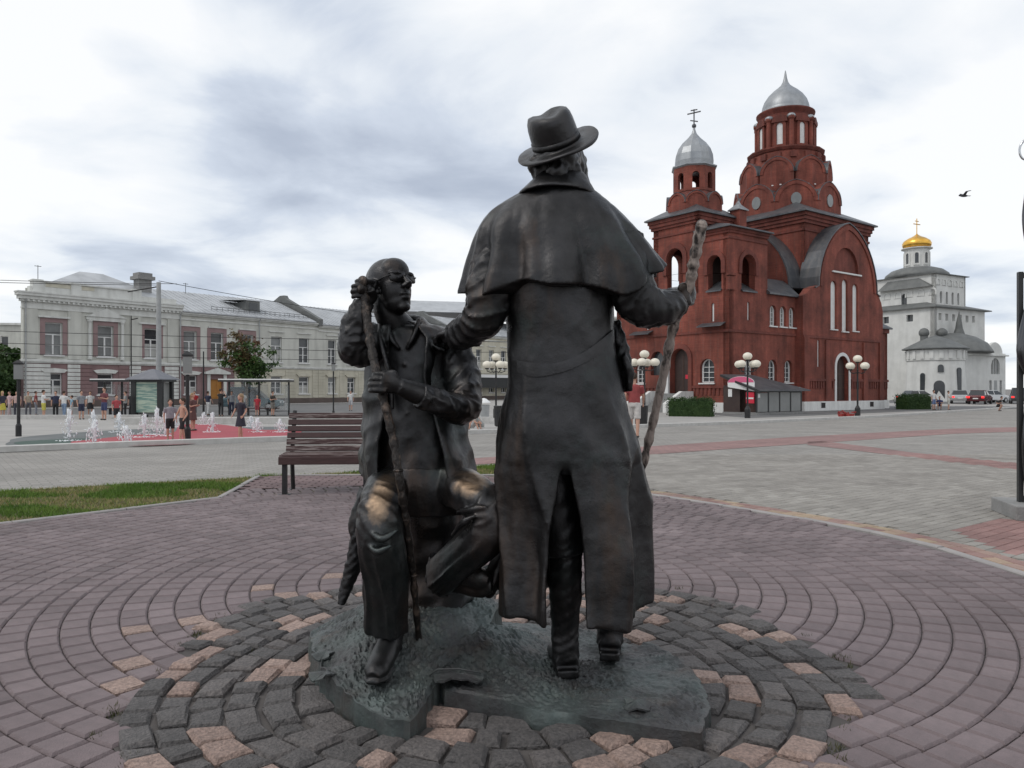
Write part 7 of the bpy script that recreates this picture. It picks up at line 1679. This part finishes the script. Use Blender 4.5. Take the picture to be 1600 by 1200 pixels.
# ---- cars
def car(loc, rz, color, label, van=False):
    z = gz(loc[1]) + .02; rt = empty('parked_car', (loc[0], loc[1], z), rz, label, 'car', 'cars on the road by the white gate' if loc[0] > 0 else None)
    fr = Frame((0, 0, 0), (1, 0)); fr.n = Vector((0, 1, 0))
    lo = [(-2.1, .32), (2.05, .32), (2.15, .55), (2.05, .78), (1.1, .95), (-1.75, 1.0), (-2.12, .92), (-2.18, .6)]
    o = MB().prism(fr, lo, -.86, .86).build('body', color, rt, local=True); bevel(o, .06, 3)
    hi = 1.75 if van else 1.48
    P = []; 
    for w, zz, x0, x1 in ((.80, .93, -1.9 if van else -1.75, 1.05), (.64, hi, -1.65 if van else -1.25, .15)):
        P += [(x0, -w, zz), (x1, -w, zz), (x1, w, zz), (x0, w, zz)]
    cab = MB(); cab.add(P, [(0, 3, 2, 1), (4, 5, 6, 7), (0, 1, 5, 4), (1, 2, 6, 5), (2, 3, 7, 6), (3, 0, 4, 7)]); bevel(cab.build('windows', M['car_glass'], rt, local=True), .05, 2)
    r = MB(); r.add([(x * .98 + (-.02), y * 1.02, zz + (.035 if i > 3 else .0)) for i, (x, y, zz) in enumerate([(a, b, hi - .05) for a, b, c in P[4:]] + P[4:])], [(0, 3, 2, 1), (4, 5, 6, 7), (0, 1, 5, 4), (1, 2, 6, 5), (2, 3, 7, 6), (3, 0, 4, 7)]); r.build('roof', color, rt, local=True)
    for s in (-1, 1):
        m = MB(); m.tube([(-.5, s * .82, .95), (-.55, s * .655, hi - .04)], .035, 6); m.build('pillar', color, rt, local=True)
        for x in (-1.35, 1.3):
            w = MB(); w.tube([(x, s * .68, .32), (x, s * .88, .32)], .32, 18); w = w.build('wheel', M['tyre'], rt, local=True); MB().tube([(x, s * .87, .32), (x, s * .892, .32)], .19, 14).build('rim', M['chrome'], w, local=True)
        MB().obox((-2.14, s * .68, .76), (.10, .26, .18)).build('tail_light', M['tail_red'], rt, local=True); MB().obox((2.08, s * .62, .66), (.12, .32, .14)).build('headlight', M['plain_white'], rt, local=True)
    MB().obox((-2.17, 0, .62), (.04, .5, .12)).build('number_plate', M['plain_white'], rt, local=True)
cp = lambda n, c, r=.25, me=.3: mat(n, c, None, rough=r, metal=me, spec=.7)
car((51.26, 88.0), R(62), cp('car_silver', (.45, .46, .47)), 'silver estate car with lit tail lights, leftmost of the queue'); car((51.17, 84.0), R(48), cp('car_maroon', (.10, .02, .025)), 'dark maroon car with lit tail lights in the queue'); car((58.047, 93.0), R(20), cp('car_white', (.7, .71, .72), .3, 0), 'white car behind the maroon one'); car((56.76, 86.0), R(60), cp('car_dark', (.06, .06, .065)), 'dark car at the right edge beside the metal frame', True); car((44.52, 84.0), R(10), cp('car_pearl', (.6, .61, .60), .3, 0), 'pale car showing its roof above the right hedge')
car((-19.527, 58.0), R(6), cp('car_teal', (.07, .12, .14)), 'dark teal car passing behind the glass bus shelter', True)

# ---------------------------------------------------------------- people
def fuse_l(name, mb, voxel, m, parent, it=2):
    me = mb.mesh('tmp'); o = bpy.data.objects.new('tmp', me); C.objects.link(o)
    r = o.modifiers.new('r', 'REMESH'); r.mode = 'VOXEL'; r.voxel_size = voxel
    s = o.modifiers.new('s', 'SMOOTH'); s.iterations = it
    dg = bpy.context.evaluated_depsgraph_get(); dg.update(); me2 = bpy.data.meshes.new_from_object(o.evaluated_get(dg)); bpy.data.objects.remove(o); bpy.data.meshes.remove(me); me2.materials.clear(); me2.name = name
    return link(name, me2, m, parent, True)
CL = {}
def cloth(c):
    k = tuple(round(v, 3) for v in c)
    if k not in CL: CL[k] = mat('cloth_%d' % len(CL), k, tuple(v * .75 for v in k), 9, .85)
    return CL[k]
PROTO = {}
def proto(pose, skirt, child):
    """body of height 1.7 (children are scaled), standing on the origin and facing -y"""
    key = (pose, skirt, child)
    if key in PROTO: return PROTO[key]
    hs = 1.22 if child else 1.0                      # bigger head on a child
    hip = 0.93; out = {}
    st = .12 if pose == 'walk' else 0
    if pose == 'sit':
        hip = .16; legs = [[(s * .09, 0, .16), (s * .16, -.30, .46), (s * .12, -.50, .05)] for s in (-1, 1)]
    elif pose == 'crouch': hip = .40; legs = [[(s * .09, .05, .40), (s * .14, -.28, .50), (s * .11, -.10, .06)] for s in (-1, 1)]
    else: legs = [[(s * .09, 0, .93), (s * .10, -s * st * .6 - .02, .50), (s * .10, -s * st, .07)] for s in (-1, 1)]
    lean = -.22 if pose in ('sit', 'crouch') else 0
    sh = hip + .50; hd = Vector((0, lean * 1.2 - (.04 if lean else 0), sh + .25))
    arms = {'stand': [[(s * .19, lean, sh), (s * .25, .02, sh - .28), (s * .24, -.05, sh - .54)] for s in (-1, 1)], 'walk': [[(s * .19, 0, sh), (s * .24, s * .10, sh - .27), (s * .23, s * .10 - .12, sh - .48)] for s in (-1, 1)], 'up': [[(s * .19, 0, sh), (s * .25, -.16, sh - .18), (s * .07, -.32, sh + .10)] for s in (-1, 1)], 'hold': [[(s * .19, 0, sh), (s * .27, -.02, sh - .26), (s * .12, -.24, sh - .22)] for s in (-1, 1)], 'sit': [[(s * .19, lean, sh), (s * .24, lean - .14, sh - .24), (s * .10, lean - .30, sh - .30)] for s in (-1, 1)]}
    arms = arms.get(pose, arms['hold'] if pose == 'crouch' else arms['stand'])
    mb = MB(); mb.ball(tuple(hd), (.078 * hs, .092 * hs, .112 * hs), 14, 10); mb.ball(tuple(hd + Vector((0, -.05 * hs, -.05 * hs))), (.05 * hs, .05 * hs, .055 * hs), 10, 8); mb.ball(tuple(hd + Vector((0, -.10 * hs, -.01))), (.014, .02, .022), 8, 6)
    for s in (-1, 1): mb.ball(tuple(hd + Vector((s * .08 * hs, 0, -.01))), (.012, .02, .03), 8, 6)
    mb.tube([tuple(hd - Vector((0, 0, .06))), (0, lean, sh + .02)], [.05, .06], 10)
    mb.tube([(0, lean, sh + .03), (0, lean * .6, sh - .2), (0, 0, hip)], [(.15, .08), (.14, .10), (.14, .10)], 14)
    for a in arms:
        limb(mb, a, [.05, .04, .028], 5, 10); e = Vector(a[-1]); d = (e - Vector(a[1])).normalized(); mb.ball(tuple(e + d * .05), (.03, .03, .045), 8, 6)
        for k in range(4): mb.tube([tuple(e + d * .07 + Vector(((k - 1.5) * .013, 0, 0))), tuple(e + d * .125 + Vector(((k - 1.5) * .015, -.012, 0)))], .008, 5)
    for l in legs: limb(mb, l, [.085, .058, .04], 6, 12); f = Vector(l[-1]); mb.ball(tuple(f + Vector((0, -.06, -.03))), (.042, .11, .035), 10, 6)
    out['body'] = mb
    t = MB(); t.tube([(0, lean, sh + .05), (0, lean, sh), (0, lean * .6, sh - .22), (0, 0, hip - .02)], [(.10, .07), (.185, .10), (.165, .115), (.165, .115)], 16)
    for a in arms: limb(t, [a[0], Vector(a[0]).lerp(Vector(a[1]), .75)], [.072, .062], 5, 12)
    out['top'] = t
    b = MB()
    if skirt: b.tube([(0, 0, hip + .08), (0, 0, hip - .1), (0, 0, hip - .42)], [(.15, .11), (.18, .14), (.24, .20)], 18)
    else:
        b.tube([(0, 0, hip + .06), (0, 0, hip - .08)], [(.165, .118), (.165, .12)], 16)
        for l in legs: limb(b, [l[0], Vector(l[0]).lerp(Vector(l[1]), .95)], [.095, .085], 5, 12)
    out['shorts'] = b
    if not skirt:
        b2 = MB(); b2.tube([(0, 0, hip + .06), (0, 0, hip - .08)], [(.165, .118), (.165, .12)], 16)
        for l in legs: limb(b2, [l[0], l[1], Vector(l[1]).lerp(Vector(l[2]), .93)], [.095, .07, .062], 5, 12)
        out['trousers'] = b2
    h = MB(); h.ball(tuple(hd + Vector((0, .018, .025))), (.09 * hs, .098 * hs, .105 * hs), 14, 10)
    if skirt: h.tube([tuple(hd + Vector((0, .06, 0))), tuple(hd + Vector((0, .09, -.22)))], [(.08, .05), (.05, .03)], 10)
    out['hair'] = h
    s_ = MB()
    for l in legs: f = Vector(l[-1]); s_.ball(tuple(f + Vector((0, -.06, -.028))), (.05, .125, .042), 10, 6)
    out['shoes'] = s_
    res = {}
    for k, m in out.items():
        o = fuse_l(k, m, .016 if k == 'body' else .02, None, None, 2 if k == 'body' else 1); res[k] = o.data; bpy.data.objects.remove(o)
    PROTO[key] = res; return res
def person(loc, rz, label, h=1.45, pose='stand', skirt=False, child=False, top=(.5, .5, .5), low=(.1, .1, .15), long=False, hair=(.05, .03, .02), shoes=(.05, .05, .05), bare=False, dz=0.0):
    P = proto(pose, skirt, child); s = h / 1.72
    z = gz(loc[1]) + .012 + dz
    rt = empty('person', (loc[0], loc[1], z), rz, label, 'person'); rt.scale = (s, s, s)
    def part(nm, key, m):
        o = bpy.data.objects.new(nm, P[key]); C.objects.link(o); o.parent = rt
        if not P[key].materials: P[key].materials.append(M['skin'])
        o.material_slots[0].link = 'OBJECT'; o.material_slots[0].material = m; return o
    part('body', 'body', M['skin'])
    if not bare: part('top', 'top', cloth(top))
    part('skirt' if skirt else ('trousers' if long else 'shorts'), 'shorts' if (skirt or not long) else 'trousers', cloth(low)); part('hair', 'hair', cloth(hair)); part('shoes', 'shoes', cloth(shoes))
WH = (.66, .66, .65); NV = (.03, .035, .07); BK = (.02, .02, .022)
person((-29.187, 44.0), 1.2, 'blond person in a dark top and yellow skirt at the left edge', skirt=True, top=(.04, .04, .06), low=(.55, .48, .08), hair=(.5, .36, .16))
person((-30.092, 46.0), -.6, 'person in pale pink clothes second from the left edge', pose='walk', top=(.55, .38, .38), low=(.45, .36, .36), long=True)
person((-29.025, 45.0), .4, 'person in a pink top and dark trousers by the leftmost lantern post', top=(.55, .38, .35), low=(.05, .05, .07), long=True)
person((-25.62, 42.0), 2.4, 'person in a white top and yellow shorts bending over the fountain edge', h=1.5, pose='hold', top=WH, low=(.55, .5, .1))
person((-25.549, 43.0), .2, 'person all in navy beside the one in white and jeans', top=NV, low=BK, long=True)
person((-24.5, 42.0), 3.0, 'person in a white shirt and light blue jeans at the fountain', pose='walk', top=WH, low=(.2, .27, .38), long=True)
person((-22.433, 40.0), 1.0, 'person in a grey top and navy shorts left of the shelter', top=(.25, .26, .28), low=NV)
person((-20.703, 39.0), -.4, 'person in a maroon top and blue shorts with bare legs', h=1.6, pose='hold', top=(.16, .05, .06), low=(.05, .06, .14))
person((-17.51, 34.0), .8, 'child in a red patterned top behind the fountain jets', h=1.2, child=True, top=(.4, .07, .08), low=BK)
person((-23.017, 46.5), 0, 'person in black standing under the left shelter roof', top=BK, low=BK, long=True)
person((-8.277, 18.6), .5, 'small child in grey and black at the front of the splash pad', h=.95, child=True, top=(.3, .29, .32), low=BK)
person((-7.725, 18.0), -.8, 'bare-chested child in black shorts by the dark lantern post', h=.98, child=True, bare=True, low=BK, pose='walk')
person((-10.396, 25.0), 1.4, 'woman in a brown dress walking over the red band of the pad', h=1.18, skirt=True, pose='hold', top=(.12, .06, .055), low=(.11, .055, .05), hair=(.35, .22, .12))
person((-20.667, 50.0), 0, 'person in a bright red top left of the orange door', top=(.42, .03, .035), low=(.1, .1, .1), long=True)
person((-19.0, 48.0), 2.6, 'person in a dark top and white trousers below the orange door', top=NV, low=WH, long=True, pose='walk')
person((-17.442, 46.0), 2.9, 'person in black raising both hands at the left end of the glass shelter', h=1.6, pose='up', top=BK, low=BK, long=True)
person((-6.799, 19.241), -.7, 'girl in a dark dress running across the splash pad', h=1.08, child=True, skirt=True, pose='walk', top=(.03, .03, .045), low=(.03, .03, .045), hair=(.3, .2, .12))
person((-17.5, 50.0), 3.0, 'person in a white shirt seen through the shelter glass', top=WH, low=(.2, .2, .22), long=True)
person((-15.588, 47.0), 0, 'person in a red top sitting low inside the glass shelter', h=1.25, top=(.42, .03, .045), low=(.3, .05, .06), dz=-.02)
person((-14.648, 47.0), 1.2, 'person in dark clothes at the right end of the glass shelter', top=(.05, .045, .04), low=(.2, .18, .16), pose='hold')
person((-12.18, 58.0), .1, 'person in a white T-shirt walking on the far pavement above the bench', pose='walk', top=WH, low=(.5, .5, .52))
person((-0.996, 24.4), -1.1, 'adult in a white tank top sitting on the kerb between the two figures', h=1.6, pose='sit', top=(.6, .6, .58), low=(.35, .36, .35), hair=(.12, .03, .03), dz=.06)
person((-1.27, 24.2), 1.0, 'small fair-haired child sitting next to the adult on the kerb', h=1.05, child=True, pose='sit', top=(.55, .5, .45), low=(.5, .5, .5), hair=(.45, .33, .18), dz=.06)
person((3.183, 20.0), 2.9, 'person mostly hidden behind the standing figure, bare arm showing', h=1.62, pose='walk', top=(.3, .06, .06), low=(.55, .52, .5))
person((32.95, 60.0), .3, 'person in white and blue among the group by the right hedge', h=1.5, top=WH, low=(.15, .2, .35)); person((33.957, 61.0), -.5, 'person in dark blue crouching among the group by the right hedge', pose='crouch', top=(.05, .06, .16), low=BK); person((34.1, 60.0), 1.2, 'person in pale clothes at the right of the group by the hedge', h=1.45, pose='hold', top=(.6, .6, .58), low=(.5, .5, .46))
person((36.685, 58.0), .7, 'lone dark-clothed person crouching on the kerb near the metal frame', h=1.5, pose='crouch', top=BK, low=BK)

person((-29.61, 47.0), .9, 'person in a beige top walking right of the leftmost lantern post', pose='walk', top=(.4, .33, .25), low=(.12, .12, .14), long=True)
person((-29.76, 48.0), 2.2, 'person in a dark red top half-way to the white-shirted one', top=(.22, .05, .05), low=(.25, .26, .3), long=True)
person((-26.373, 46.0), -.9, 'small person in light blue behind the jeans wearer', h=1.2, child=True, top=(.25, .4, .5), low=(.5, .5, .5))
person((-25.811, 47.0), .5, 'person in white with a dark skirt left of the maroon top', skirt=True, pose='walk', top=WH, low=BK)
person((-22.147, 44.0), -1.2, 'person in a black-and-white outfit just left of the ad kiosk', pose='hold', top=(.3, .3, .3), low=BK, long=True)
person((-17.703, 48.5), .3, 'person in a grey top behind the left shelter pane', top=(.3, .31, .33), low=NV, long=True)
